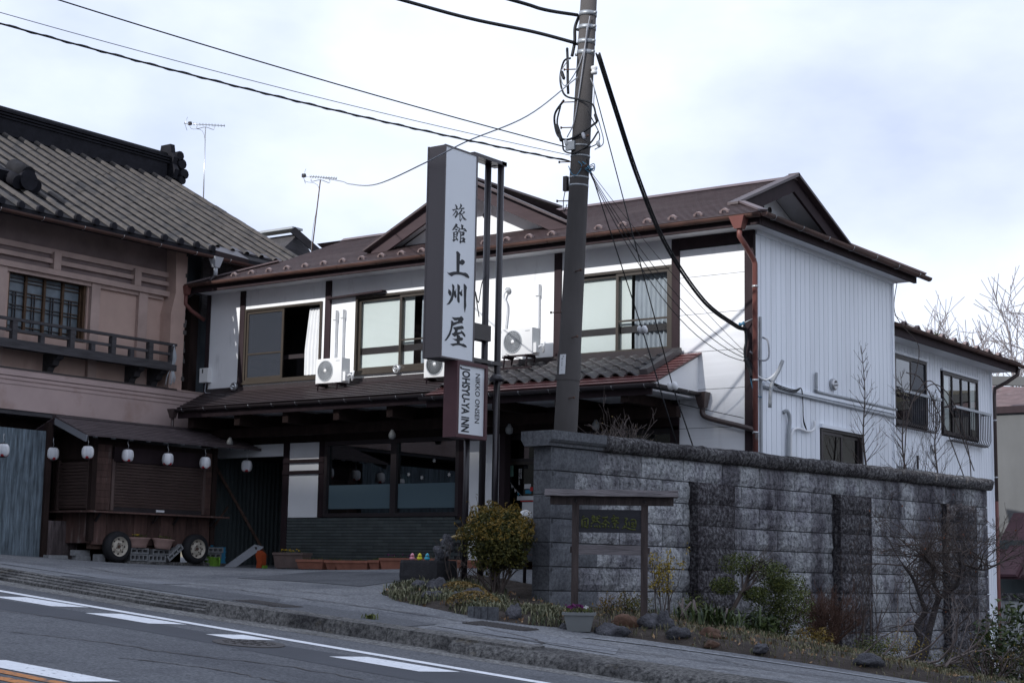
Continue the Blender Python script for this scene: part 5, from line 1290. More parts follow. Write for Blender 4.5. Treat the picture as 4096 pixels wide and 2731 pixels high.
# ============================================================ antennas
def antenna(name, lab, base, h, lean, yaw, red=False, boom=.95):
    t = thing(name, lab, 'antenna', base, group='roof antennas')
    b = Vector(base); top = b + Vector((lean, 0, h))
    MB().tube([b, top], .014, 6).build('mast', 'rust' if red else 'steel', t)
    d = Vector((math.cos(yaw), math.sin(yaw), 0)); s = Vector((-d.y, d.x, 0))
    c = top + Vector((0, 0, .06)); MB().tube([c - d*boom*.55, c + d*boom*.5], .011, 6).build('boom', 'steel', t)
    mb = MB()
    for k in range(11):
        q = c - d*boom*.3 + d*(boom*.78*k/10); mb.tube([q - s*.13, q + s*.13], .005, 4)
        mb.tube([q - Vector((0, 0, .035)), q + Vector((0, 0, .035))], .005, 4)
    q = c - d*boom*.53
    mb.tube([q + Vector((0, 0, .17)) + d*.06, q, q - Vector((0, 0, .17)) + d*.06], .007, 4); mb.tube([q - s*.16, q + s*.16], .006, 4)
    mb.build('elements', 'steel', t, 'stuff')
    MB().tube(smooth_path([c - d*.2, top - d*.2 + Vector((0, 0, -.05)), top, top + d*.2 + Vector((0, 0, -.05)), c + d*.2], 4), .009, 5).build('yoke', 'steel', t)
    MB().box(c.x-d.x*.38-.04, c.x-d.x*.38+.04, c.y-d.y*.38-.03, c.y-d.y*.38+.03, c.z-.03, c.z+.05).build('dipole_box', 'dark_frame', t)
    MB().tube(smooth_path([c - d*.38, c - d*.34 - Vector((0, 0, .12)), top - Vector((.03, 0, .2)), b + Vector((lean*.3-.03, 0, h*.4)), b], 5), .006, 4).build('feed_cable', 'cable_grey', t)
antenna('antenna', 'small steel aerial on a mast behind the old tiled roof', (-29.63, 27.5, 8.3), 2.5, -.06, CAM_YAW + R(8))
antenna('antenna', 'aerial on a leaning red mast behind the inn roof', (-25.52, 27.0, 6.9), 1.9, .22, CAM_YAW + R(14), True, .75)

# ============================================================ food stall on wheels (local frame: x outwards, y along the front)
CX, CY, CZ = -22.95, 19.56, .10
cart = thing('stall_cart', 'dark wooden food stall on car wheels with brown roller shutters', 'stall', (CX, CY, CZ), R(-4), None, True)
CR = Matrix.Translation((CX, CY, CZ)) @ Matrix.Rotation(R(-4), 4, 'Z')
def cw(x, y, z): return CR @ Vector((x, y, z))
one('body_core', 'dark_wood', cart, 'box', -1.12, -.04, -.50, 2.16, .40, 2.12)
def slats(x0, x1, y0, y1, z0, z1, axis, n, m='shutter'):
    for k in range(n):
        a = z0 + (z1-z0)*k/n; b = z0 + (z1-z0)*(k+1)/n
        if axis == 'y':   # faces +x, runs along y
            mb = MB().hexa([(x0, y0, a), (x1-.004, y0, a+.006), (x1-.004, y1, a+.006), (x0, y1, a), (x0, y0, b), (x1+.014, y0, b-.012), (x1+.014, y1, b-.012), (x0, y1, b)])
        else:             # faces -y, runs along x
            mb = MB().hexa([(x0, y1, a), (x1, y1, a), (x1, y0+.004, a+.006), (x0, y0+.004, a+.006), (x0, y1, b), (x1, y1, b), (x1, y0-.014, b-.012), (x0, y0-.014, b-.012)])
        mb.build('shutter_slat', m, cart)
slats(-.04, -.01, -.08, 1.90, .96, 1.76, 'y', 15)
slats(-1.0, -.14, -.53, -.50, .92, 1.74, 'x', 14)
for y0, y1 in ((-.14, -.08), (1.90, 1.96)): one('shutter_rail', 'shutter', cart, 'box', -.05, .015, y0, y1, .90, 1.80)
for x0, x1 in ((-1.05, -1.0), (-.14, -.09)): one('shutter_rail', 'shutter', cart, 'box', x0, x1, -.54, -.50, .90, 1.78)
one('shutter_box', 'dark_trim', cart, 'box', -.06, .03, -.12, 1.94, 1.76, 2.02)
one('handle_plate', 'pvc', cart, 'box', -.01, .012, .86, 1.04, .905, .945)
one('bottom_bar', 'dark_frame', cart, 'box', -.05, .0, -.08, 1.90, .88, .96)
for k in range(10):
    z = .90 + k*.115
    one('corner_plank', 'cart_plank', cart, 'box', -.05, -.015, -.50, -.145, z, z+.11)
    one('end_plank', 'cart_plank', cart, 'box', -.05, -.02, 1.965, 2.18, z, z+.11)
for x, y in ((-.03, -.52), (-.03, 2.17), (-1.1, -.52)): one('corner_post', 'dark_wood', cart, 'box', x-.05, x+.05, y-.05, y+.05, .35, 2.15)
one('counter_shelf', 'cart_plank', cart, 'box', -.05, .24, -.72, 2.38, .845, .875)
one('counter_shelf', 'cart_plank', cart, 'box', -1.25, -.05, -.74, -.50, .845, .875)
for y in (-.45, .78, 1.25, 2.1): MB().bar((.02, y, .70), (.16, y, .84), .03, .04).build('shelf_bracket', 'dark_frame', cart)
y = -.48
for k in range(9):
    w_ = .295; one('skirt_plank', 'cart_plank', cart, 'box', -.06-.004*(k % 2), -.02, y, y+w_-.008, .30+.01*(k % 3), .845); y += w_
for k in range(4): one('skirt_plank', 'cart_plank', cart, 'box', -1.1+k*.27, -1.1+k*.27+.262, -.53, -.50, .32, .845)
one('under_panel', 'dark_wood', cart, 'box', -.9, -.8, -.45, 2.1, .0, .42)
one('chassis_beam', 'rust', cart, 'box', -.2, -.1, -.45, 2.1, .22, .33)
# roof with gable towards the road
RXc, RZc, EZf = -.58, 2.50, 2.16
def rs(x): return RZc - abs(x-RXc)*.36
for s, nm in ((1, 'front'), (-1, 'back')):
    for k in range(9):
        xa, xb = RXc + s*(.93*k/9), RXc + s*(.93*(k+1)/9 + .02)
        za, zb = rs(xa), rs(xb)
        MB().hexa([(xa, -.98, za-.02), (xb, -.98, zb-.02), (xb, 2.98, zb-.02), (xa, 2.98, za-.02), (xa, -.98, za+.004), (xb, -.98, zb+.022), (xb, 2.98, zb+.022), (xa, 2.98, za+.004)]).build('roof_board', 'cart_roof', cart)
    MB().bar((RXc, -.97, RZc-.07), (RXc+s*.95, -.97, rs(RXc+s*.95)-.07), .03, .11).build('barge_board', 'grey_board' if s > 0 else 'dark_trim', cart)
for k in range(10): one('rafter_end', 'grille_grey', cart, 'box', .24, .31, -.75+k*.38, -.70+k*.38, 2.125, 2.175)
one('ridge_cap', 'cart_roof', cart, 'box', RXc-.06, RXc+.06, -.99, 2.99, RZc, RZc+.035)
one('gable_board', 'dark_wood', cart, 'box', -1.1, -.04, -.53, -.49, 1.78, 2.30)
# wheels
def wheel(y):
    hub = Vector((.06, y, .27))
    t = MB().lathe(hub, [(.15, -.09), (.22, -.10), (.262, -.07), (.27, 0), (.262, .07), (.22, .10), (.172, .092)], 30, (1, 0, 0), True, None, False).build('wheel', 'rubber', cart)
    MB().lathe(hub, [(.175, -.02), (.178, .085), (.168, .092), (.155, .06), (.135, .04), (.105, .055), (.085, .075), (.05, .075), (.045, .06), (0, .06)], 30, (1, 0, 0)).build('rim', 'rim', t)
    mb = MB()
    for k in range(8):
        a = 2*math.pi*k/8; c = hub + Vector((.052, .128*math.cos(a), .128*math.sin(a)))
        mb.lathe(c, [(.0, .004), (.018, .0), (.018, -.01)], 8, (1, 0, 0), False)
    mb.build('rim_slots', 'dark_frame', t, 'stuff')
    mb = MB()
    for k in range(4):
        a = 2*math.pi*k/4+.4; mb.lathe(hub + Vector((.068, .06*math.cos(a), .06*math.sin(a))), [(.011, 0), (.011, .02), (0, .02)], 6, (1, 0, 0), False)
    mb.lathe(hub + Vector((.06, 0, 0)), [(.028, 0), (.028, .02), (0, .024)], 12, (1, 0, 0), False)
    mb.build('lug_nuts', 'rust', t, 'stuff')
wheel(0.0); wheel(1.74)

# paper lanterns
def make_lantern():
    t = thing('paper_lantern', '', 'lantern', (0, 0, 0), 0, 'paper lanterns along the stall eave', True)
    n = 24; base_ = [(.045, .105), (.075, .10), (.098, .065), (.106, .02), (.105, -.03), (.095, -.07), (.075, -.10), (.045, -.108)]
    prof = []
    for i in range(len(base_)-1):
        for k in range(4):
            t_ = k/4; r_ = base_[i][0]*(1-t_) + base_[i+1][0]*t_; h_ = base_[i][1]*(1-t_) + base_[i+1][1]*t_; prof.append((r_*(1.0 if k % 2 else .972), h_))
    prof.append(base_[-1])
    vs = [Vector((r_*math.cos(2*math.pi*k/n), r_*math.sin(2*math.pi*k/n), h)) for r_, h in prof for k in range(n)]
    body = MB(); idx = []
    fs = []
    for i in range(len(prof)-1):
        for k in range(n):
            fs.append((i*n+k, (i+1)*n+k, (i+1)*n+(k+1) % n, i*n+(k+1) % n))
            idx.append(2 if (i >= 20 and (k % 6) in (1, 2, 3, 4) and not (i < 23 and (k % 6) in (1, 4))) else (1 if (k//4) % 2 else 0))
    body.add(vs, fs, True); sh_ = body.build('shade', 'lantern_paper', t)
    sh_.data.materials.append(MATS['lantern_grey']); sh_.data.materials.append(MATS['lantern_red']); sh_.data.polygons.foreach_set('material_index', idx)
    MB().lathe((0, 0, .10), [(.05, 0), (.05, .02), (.0, .025)], 14).build('top_ring', 'dark_frame', t)
    MB().lathe((0, 0, -.108), [(.045, .0), (.045, -.018), (0, -.018)], 14).build('bottom_ring', 'dark_frame', t)
    MB().tube([(0, 0, .12), (.01, 0, .17), (-.01, 0, .22), (0, 0, .28)], .006, 5).build('hook', 'steel', t)
    return t
ln = make_lantern()
spots = [((.27, -.86, 1.86), 'white paper lantern hung at the front corner of the stall gable'), ((.27, -.02, 1.86), 'white paper lantern hung before the left end of the wide shutter'), ((.27, .86, 1.85), 'white paper lantern hung before the middle of the wide shutter'),
         ((.27, 1.72, 1.84), 'white paper lantern hung before the right end of the wide shutter'), ((.27, 2.72, 1.84), 'white paper lantern at the right tip of the stall roof before the garage'), ((-.62, -.95, 1.86), 'grey-green paper lantern hung before the narrow end shutter')]
for i, (p, lab) in enumerate(spots):
    o = ln if i == 0 else copy_tree(ln); o.location = cw(*p); o.rotation_euler = (0, 0, .4*i); o['label'] = lab
o = copy_tree(ln); o.location = (-23.3, 17.36, 1.92); o['label'] = 'paper lantern cut by the picture edge before the bark fence'

# cinder blocks round the stall
def cinder_mesh(holes=3, L=.39, H=.19, D=.10):
    """hollow block lying on its side: the cores open towards +x"""
    mb = MB(); t = .028; w_ = (L - t*(holes+1))/holes
    for k in range(holes+1): mb.box(-D, 0, k*(w_+t), k*(w_+t)+t, t, H-t)
    mb.box(-D, 0, 0, L, 0, t); mb.box(-D, 0, 0, L, H-t, H); mb.box(-D, -D*.9, t, L-t, t, H-t)
    return mb.mesh('cinder_block', 'cinder')
cm = cinder_mesh(4, .39, .12, .19); cm3 = cinder_mesh(3, .39, .10, .19)
csolid = MB().hexa([(-.12, 0, 0), (0, 0, 0), (0, .45, 0), (-.12, .45, 0), (-.12, .0, .12), (-.008, .01, .12), (-.008, .44, .12), (-.12, .45, .12)]).mesh('cinder_block', 'cinder')
def cinder(me, p, rx=0, rz=0, lab='', g='cinder blocks round the stall', sc=(1, 1, 1)):
    o = place('cinder_block', me, None, cw(*p), (rx, 0, R(-4)+rz), sc); tag(o, lab, 'cinder block', g); return o
tag(place('concrete_slab', MB().box(-.45, .12, 0, 2.3, 0, .055).mesh('concrete_slab', 'kerb'), None, cw(-.05, .20, -.035), (0, 0, R(-4))), 'low concrete slab on the ground under the stall', 'slab')
cinder(cm, (.06, .30, .03), 0, 0, 'lower hollow block standing beside the near stall wheel')
cinder(cm, (.06, .70, .02), 0, 0, 'lower hollow block between the wheels under the planters', sc=(1, 1, 1.05))
cinder(cm3, (.07, .30, .155), 0, 0, 'upper hollow block under the left clamshell planter')
cinder(cm3, (.07, .78, .145), 0, 0, 'upper hollow block under the right clamshell planter')
cinder(cm3, (.08, 1.16, .03), R(38), 0, 'hollow block leaning at a slant against the far stall wheel')
for k in range(3): cinder(cm3, (.02 - .04*(k % 2), 2.02 + .03*k - .05*(k == 0), .0 + .105*k), 0, .06*(k-1), ('lowest', 'middle', 'top')[k] + ' hollow block of the stack right of the far wheel', g='stack of hollow blocks')
cinder(csolid, (-.35, -1.12, -.02), 0, .1, 'long flat concrete kerb block lying left of the near wheel')
cinder(csolid, (-.25, -.62, -.01), 0, 0, 'dark block at the bottom of the pile under the stall corner', sc=(1, .7, .9)); cinder(csolid, (-.25, -.64, .10), 0, .15, 'light block on top of the pile under the stall corner', sc=(1, .8, .8))
cinder(csolid, (.0, -.34, -.02), 0, .2, 'short upright block touching the near stall wheel', sc=(1, .42, 1.25))

# clamshell planters on the blocks
def make_shell():
    t = thing('clamshell_planter', '', 'planter', (0, 0, 0), 0, 'clamshell planters on the blocks', True)
    mb = MB(); n = 18; vs = []
    rings = [(.13, .06, 0), (.15, .075, .03), (.155, .08, .06), (.175, .095, .13), (.205, .115, .165), (.205, .115, .178), (.18, .095, .178), (.16, .08, .14)]
    for a, b, h in rings:
        for k in range(n): vs.append((b*math.cos(2*math.pi*k/n), a*math.sin(2*math.pi*k/n), h))
    mb.add(vs, [(i*n+k, i*n+(k+1) % n, (i+1)*n+(k+1) % n, (i+1)*n+k) for i in range(len(rings)-1) for k in range(n)], True)
    mb.add([vs[(len(rings)-1)*n+k] for k in range(n)], [tuple(range(n))]); mb.add([vs[k] for k in range(n)], [tuple(range(n))[::-1]])
    mb.build('bowl', 'pot_tan', t)
    MB().prism([(-.17, .165), (.17, .165), (.165, .22), (.13, .27), (.0, .285), (-.13, .27), (-.165, .22)], lambda u, w_, d: Vector((-.10+d, u, w_)), 0, .02).build('back_shell', 'pot_tan', t)
    mb = MB(); rg = random.Random(1); leaves(mb, 60, lambda: (Vector((rg.uniform(-.05, .05), rg.uniform(-.13, .13), .19+rg.uniform(0, .04))), Vector((0, 0, 1))), .03, .6, 0, rg); mb.build('seedlings', 'leaf_green', t)
    return t
s1 = make_shell(); s2 = copy_tree(s1)
s1.scale = s2.scale = (1.15, 1.2, 1.0); s1.location = cw(.05, .47, .262); s1.rotation_euler = (0, 0, R(-4)); s1['label'] = 'tan clamshell planter with yellow flowers on the blocks, left'
s2.location = cw(.07, .99, .250); s2.rotation_euler = (R(-3), 0, R(-4)); s2['label'] = 'tan clamshell planter with green leaves on the blocks, right'
mb = MB(); rg = random.Random(3); leaves(mb, 26, lambda: (Vector((rg.uniform(-.05, .03), rg.uniform(-.10, .0), .215+rg.uniform(0, .02))), Vector((0, 0, 1))), .025, .9, 0, rg)
o = link('flowers', mb.mesh('flowers', 'flower_yellow'), s1)

# things by the garage mouth
gx, gy = -22.1, 22.1
fen = thing('corrugated_panel', 'dark green corrugated sheet wall lining the garage mouth', 'wall', (-23.6, 22.6, .05))
for k in range(26):
    y = 21.9 + k*.115; MB().hexa([(-23.62, y, -.05), (-23.57, y+.025, -.05), (-23.57, y+.075, -.05), (-23.62, y+.115, -.05), (-23.62, y, 2.15), (-23.57, y+.025, 2.15), (-23.57, y+.075, 2.15), (-23.62, y+.115, 2.15)]).build('corrugation', 'corrugated', fen)
MB().bar((-23.5, 22.3, 2.1), (-22.9, 23.3, .25), .05, .05).build('brace', 'rust', fen)
MB().bar((-23.5, 21.95, .3), (-23.3, 22.6, 1.2), .03, .03).build('brace', 'rust', fen)
for k, (x, y, z, lab) in enumerate(((-23.25, 22.0, .16, 'blue plastic crate standing behind the block stack, left'), (-23.0, 22.08, .10, 'blue plastic crate standing behind the block stack, right'))):
    t = thing('blue_crate', lab, 'crate', (x, y, z), group='blue crates by the stall')
    b = MB().box(x-.12, x+.12, y-.09, y+.09, z-.08, z+.32).build('body', 'plastic_blue', t)
    for h in (.02, .12, .22): one('rib', 'plastic_blue', t, 'box', x-.13, x+.13, y-.1, y+.1, z+h, z+h+.025)
pl = thing('grey_board', 'flat grey metal board leaning in front of the garage', 'board', (-22.3, 21.9, .05))
MB().hexa([(-22.50, 21.75, .03), (-22.32, 21.85, .02), (-22.0, 22.28, .42), (-22.16, 22.2, .46), (-22.52, 21.78, .05), (-22.34, 21.88, .04), (-22.02, 22.31, .44), (-22.18, 22.23, .48)]).build('sheet', 'grey_board', pl)
MB().lathe((-22.12, 22.22, .40), [(.0, 0), (.03, 0), (.03, .03), (0, .03)], 10, (0, -1, 0)).build('latch', 'dark_frame', pl)
wc = thing('watering_can', 'green plastic watering can on the ground before the garage', 'watering can', (-22.75, 21.72, .05))
c = Vector((-22.75, 21.72, .05))
MB().hexa([c+Vector((-.12, -.08, 0)), c+Vector((.12, -.08, 0)), c+Vector((.12, .08, 0)), c+Vector((-.12, .08, 0)), c+Vector((-.10, -.07, .19)), c+Vector((.11, -.07, .17)), c+Vector((.11, .07, .17)), c+Vector((-.10, .07, .19))]).build('tank', 'plastic_green', wc)
MB().tube(smooth_path([c+Vector((.11, 0, .15)), c+Vector((.17, 0, .17)), c+Vector((.20, 0, .13)), c+Vector((.19, 0, .02))], 4), .016, 6).build('handle', 'plastic_green', wc)
MB().tube([c+Vector((-.10, 0, .06)), c+Vector((-.24, -.02, .13)), c+Vector((-.31, -.03, .14))], [.024, .016, .02], 8).build('spout', 'plastic_green', wc)
oj = thing('orange_scoop', 'orange plastic scoop propped upright beside the long planter', 'scoop', (-21.55, 21.85, .05))
MB().prism([(-.06, 0), (.05, .0), (.07, .10), (.06, .26), (-.04, .32), (-.09, .24), (-.05, .12)], lambda u, w_, d: Vector((-21.62+u, 21.85+d, .04+w_)), -.06, .06).build('body', 'plastic_orange', oj)
one('base', 'plastic_green', oj, 'box', -21.60, -21.52, 21.82, 21.92, .03, .09)

# row of planters along the dado
def planter(x0, x1, y, z, h, m, lab, fl=None, name='planter_box', seed=1):
    t = thing(name, lab, 'planter', ((x0+x1)/2, y, z), group='planters along the inn wall')
    d = .12; e = .03
    MB().hexa([(x0+e, y-d+e, z+.02), (x1-e, y-d+e, z+.02), (x1-e, y+d-e, z+.02), (x0+e, y+d-e, z+.02), (x0, y-d, z+h-.04), (x1, y-d, z+h-.04), (x1, y+d, z+h-.04), (x0, y+d, z+h-.04)]).build('trough', m, t)
    mb = MB(); mb.box(x0-.012, x1+.012, y-d-.012, y-d+.015, z+h-.045, z+h); mb.box(x0-.012, x1+.012, y+d-.015, y+d+.012, z+h-.045, z+h); mb.box(x0-.012, x0+.015, y-d+.015, y+d-.015, z+h-.045, z+h); mb.box(x1-.015, x1+.012, y-d+.015, y+d-.015, z+h-.045, z+h)
    mb.build('rim', m, t)
    one('soil', 'soil', t, 'box', x0+.01, x1-.01, y-d+.01, y+d-.01, z+h-.06, z+h-.02)
    for x in (x0+.08, x1-.12): one('foot', m, t, 'box', x, x+.04, y-.08, y+.08, z-.01, z+.025)
    rg = random.Random(seed); mb = MB()
    leaves(mb, 70, lambda: (Vector((rg.uniform(x0+.05, x1-.05), rg.uniform(y-.09, y+.09), z+h-.02+rg.uniform(0, .05))), Vector((0, 0, 1))), .035, .45, 0, rg); mb.build('leaves', 'leaf_green', t)
    if fl:
        mb = MB(); leaves(mb, 24, lambda: (Vector((rg.uniform(x0+.05, x1-.1), rg.uniform(y-.09, y+.06), z+h+.03+rg.uniform(0, .03))), Vector((0, -.5, 1))), .032, .9, 0, rg); mb.build('flowers', fl, t)
    return t
PY = 22.2
planter(-21.45, -20.72, PY-.1, .03, .30, 'pot_brown', 'brown planter with yellow flowers at the left end of the wall row', 'flower_yellow', seed=2)
planter(-20.75, -20.12, PY-.22, .02, .19, 'terracotta', 'terracotta trough with trailing grass, second from the garage', seed=3)
planter(-20.08, -19.82, PY-.2, .02, .18, 'terracotta', 'short terracotta trough between two longer ones in the wall row', seed=4)
planter(-19.80, -19.05, PY-.25, .02, .18, 'terracotta', 'long low terracotta trough in the middle of the wall row', seed=5)
planter(-19.02, -18.78, PY-.25, .02, .19, 'terracotta', 'narrow dark terracotta trough right of the long low one', seed=6)
planter(-18.72, -18.05, PY-.3, .01, .24, 'terracotta', 'terracotta trough with red flowers left of the stone basin', 'flower_purple', seed=7)
planter(-18.0, -17.45, PY-.3, .01, .24, 'terracotta', 'terracotta trough half hidden behind the stone basin', seed=8)
planter(-17.2, -16.3, PY-.35, .0, .23, 'terracotta', 'terracotta trough behind the sign poles', seed=9)

SIGN_STROKES = [[(17.33,4.983),(17.355,4.979),(17.387,4.958),(17.377,4.936),(17.36,4.922),(17.352,4.954)],[(17.269,4.904),(17.287,4.903),(17.37,4.933),(17.388,4.94),(17.416,4.932),(17.413,4.924),(17.378,4.922),(17.319,4.901),(17.296,4.886)],[(17.35,4.904),(17.394,4.89),(17.393,4.861),(17.374,4.822),(17.346,4.796),(17.334,4.806),(17.325,4.825),(17.345,4.823),(17.363,4.851),(17.369,4.881),(17.354,4.885)],[(17.349,4.902),(17.358,4.886),(17.324,4.848),(17.304,4.827),(17.277,4.817),(17.296,4.836),(17.327,4.869)],[(17.447,5.015),(17.467,5.011),(17.485,4.99),(17.472,4.974),(17.444,4.945),(17.417,4.926),(17.426,4.946),(17.447,4.978)],[(17.455,4.949),(17.49,4.964),(17.514,4.974),(17.541,4.969),(17.529,4.956),(17.491,4.943),(17.462,4.941)],[(17.469,4.938),(17.492,4.931),(17.488,4.919),(17.457,4.893),(17.429,4.873),(17.408,4.853),(17.384,4.847),(17.401,4.863),(17.428,4.89),(17.456,4.92)],[(17.436,4.878),(17.453,4.884),(17.45,4.836),(17.453,4.792),(17.464,4.786),(17.494,4.834),(17.494,4.818),(17.471,4.787),(17.456,4.766),(17.434,4.787),(17.44,4.817)],[(17.525,4.926),(17.552,4.918),(17.543,4.905),(17.507,4.883),(17.486,4.872),(17.493,4.885),(17.517,4.907)],[(17.453,4.89),(17.486,4.877),(17.522,4.845),(17.566,4.827),(17.597,4.815),(17.549,4.806),(17.527,4.813),(17.494,4.845),(17.461,4.874)],[(17.357,4.724),(17.396,4.711),(17.386,4.696),(17.352,4.663),(17.311,4.624),(17.271,4.614),(17.293,4.634),(17.33,4.681)],[(17.379,4.69),(17.422,4.675),(17.412,4.663),(17.398,4.664),(17.372,4.678)],[(17.352,4.647),(17.377,4.652),(17.395,4.64),(17.385,4.629),(17.36,4.627),(17.335,4.635)],[(17.295,4.591),(17.382,4.617),(17.414,4.61),(17.407,4.589),(17.395,4.546),(17.381,4.544),(17.379,4.584),(17.382,4.604),(17.333,4.591),(17.331,4.557),(17.333,4.491),(17.371,4.516),(17.378,4.508),(17.317,4.463),(17.285,4.485),(17.313,4.486),(17.31,4.554),(17.306,4.581)],[(17.338,4.569),(17.377,4.583),(17.378,4.572),(17.338,4.558)],[(17.332,4.537),(17.384,4.553),(17.384,4.542),(17.332,4.529)],[(17.363,4.534),(17.385,4.527),(17.41,4.509),(17.411,4.491),(17.386,4.498),(17.368,4.519)],[(17.473,4.732),(17.523,4.727),(17.517,4.706),(17.511,4.674),(17.483,4.664),(17.484,4.696)],[(17.43,4.684),(17.442,4.666),(17.442,4.617),(17.437,4.607),(17.42,4.618),(17.409,4.638),(17.43,4.652)],[(17.444,4.664),(17.549,4.69),(17.564,4.688),(17.6,4.663),(17.597,4.649),(17.572,4.654),(17.533,4.649),(17.557,4.671),(17.507,4.666),(17.444,4.655)],[(17.459,4.638),(17.48,4.633),(17.479,4.575),(17.476,4.539),(17.474,4.498),(17.479,4.466),(17.45,4.476),(17.448,4.489),(17.46,4.509),(17.461,4.58)],[(17.48,4.624),(17.523,4.642),(17.559,4.624),(17.542,4.604),(17.549,4.592),(17.475,4.57),(17.475,4.585),(17.503,4.594),(17.509,4.611),(17.502,4.623),(17.481,4.617)],[(17.476,4.541),(17.536,4.562),(17.572,4.544),(17.559,4.513),(17.578,4.498),(17.567,4.492),(17.528,4.494),(17.471,4.48),(17.471,4.498),(17.506,4.508),(17.523,4.538),(17.477,4.532)],[(17.395,4.346),(17.43,4.339),(17.47,4.312),(17.462,4.293),(17.457,4.195),(17.456,4.067),(17.398,4.057),(17.392,4.184),(17.389,4.312),(17.377,4.327)],[(17.452,4.218),(17.487,4.231),(17.504,4.251),(17.551,4.244),(17.577,4.221),(17.553,4.193),(17.521,4.174),(17.482,4.177),(17.454,4.181)],[(17.192,4.023),(17.222,4.016),(17.332,4.052),(17.43,4.068),(17.543,4.071),(17.592,4.08),(17.643,4.065),(17.68,4.031),(17.67,4.014),(17.616,4.019),(17.565,4.03),(17.487,4.034),(17.403,4.024),(17.34,4.007),(17.292,3.98),(17.229,3.998)],[(17.231,3.797),(17.272,3.781),(17.294,3.758),(17.281,3.708),(17.25,3.717),(17.225,3.746)],[(17.303,3.877),(17.338,3.87),(17.357,3.849),(17.353,3.8),(17.347,3.729),(17.324,3.661),(17.275,3.61),(17.25,3.593),(17.2,3.579),(17.199,3.587),(17.228,3.606),(17.262,3.652),(17.295,3.713),(17.312,3.776),(17.316,3.821)],[(17.353,3.798),(17.38,3.786),(17.394,3.83),(17.391,3.771),(17.408,3.725),(17.394,3.699),(17.369,3.706),(17.354,3.739)],[(17.418,3.895),(17.464,3.885),(17.479,3.863),(17.471,3.809),(17.465,3.755),(17.476,3.683),(17.477,3.655),(17.465,3.64),(17.434,3.654),(17.423,3.688),(17.429,3.794),(17.424,3.859)],[(17.471,3.8),(17.503,3.8),(17.526,3.839),(17.524,3.79),(17.534,3.761),(17.526,3.744),(17.501,3.747),(17.472,3.769)],[(17.566,3.921),(17.605,3.906),(17.631,3.879),(17.622,3.845),(17.618,3.778),(17.616,3.703),(17.625,3.626),(17.597,3.529),(17.576,3.595),(17.574,3.697),(17.566,3.814),(17.56,3.911)],[(17.314,3.427),(17.384,3.43),(17.49,3.449),(17.515,3.468),(17.551,3.456),(17.576,3.431),(17.544,3.397),(17.557,3.375),(17.504,3.37),(17.445,3.354),(17.38,3.327),(17.337,3.306),(17.321,3.248),(17.29,3.181),(17.248,3.134),(17.206,3.095),(17.167,3.086),(17.212,3.134),(17.261,3.2),(17.294,3.268),(17.305,3.338),(17.304,3.376),(17.331,3.378),(17.357,3.359),(17.408,3.375),(17.455,3.389),(17.458,3.409),(17.407,3.393),(17.378,3.391)],[(17.345,3.292),(17.41,3.306),(17.534,3.338),(17.568,3.333),(17.584,3.303),(17.521,3.289),(17.452,3.271),(17.438,3.238),(17.479,3.244),(17.53,3.255),(17.518,3.274),(17.575,3.254),(17.617,3.222),(17.618,3.195),(17.599,3.197),(17.538,3.233),(17.454,3.204),(17.488,3.199),(17.507,3.177),(17.555,3.175),(17.574,3.159),(17.549,3.138),(17.496,3.123),(17.499,3.095),(17.551,3.092),(17.58,3.098),(17.64,3.08),(17.66,3.057),(17.611,3.053),(17.529,3.066),(17.47,3.066),(17.405,3.053),(17.35,3.038),(17.293,3.059),(17.382,3.078),(17.439,3.09),(17.438,3.111),(17.395,3.121),(17.343,3.137),(17.394,3.139),(17.438,3.151),(17.433,3.19),(17.382,3.169),(17.323,3.198),(17.326,3.203),(17.373,3.223),(17.394,3.258),(17.36,3.279)]]

# ============================================================ the projecting sign on steel poles
sgn = thing('inn_sign', 'tall white sign box with black brush characters and a smaller board on steel poles', 'sign', (-13.88, 18.0, -.05))
FX = -13.73
for (x, y, z0, z1, r_) in ((-13.93, 18.33, -.25, 5.80, .047), (-13.83, 18.50, -.25, 5.82, .047), (-13.90, 17.93, -.25, 2.3, .042)):
    MB().tube([(x, y, z0), (x, y, z1)], r_, 14).build('pole', 'steel_pole', sgn)
mb = MB(); mb.box(-13.99, -13.87, 17.80, 18.40, 5.78, 5.83); mb.box(-13.86, -13.77, 17.80, 18.56, 5.78, 5.83); mb.box(-13.99, -13.77, 18.45, 18.56, 5.775, 5.835); mb.build('top_bracket', 'steel_pole', sgn)
one('arm', 'dark_frame', sgn, 'box', -13.95, -13.80, 17.80, 18.30, 3.22, 3.44)
bx_ = MB().box(-14.02, FX-.01, 17.09, 17.81, 2.86, 5.77).build('sign_box', 'sign_brown', sgn)
PS = Plane((FX, 0, 0), (0, 1, 0), (1, 0, 0))
MB().pframe(PS, 17.085, 17.815, 2.855, 5.775, .022, -.012, .012).build('trim', 'sign_brown', bx_)
MB().pframe(Plane((FX-.29, 0, 0), (0, 1, 0), (-1, 0, 0)), 17.085, 17.815, 2.855, 5.775, .022, -.012, .012).build('trim', 'sign_brown', bx_)
one('face', 'sign_white', bx_, 'pbox', PS, 17.107, 17.793, 2.877, 5.753, -.02, .002)
for st in SIGN_STROKES:
    mb = MB(); mb.prism(st, lambda u, w_, d: PS.p(u, w_, d), .003, .007); mb.build('brush_stroke', 'ink', bx_)
lw = MB().box(-13.93, FX-.01, 17.43, 18.115, 1.82, 2.855).build('name_board', 'sign_red', sgn)
MB().pframe(PS, 17.43, 18.115, 1.82, 2.855, .05, -.01, .03).build('board_frame', 'sign_red', lw)
one('face', 'sign_white', lw, 'pbox', PS, 17.48, 18.065, 1.87, 2.805, -.012, .004)
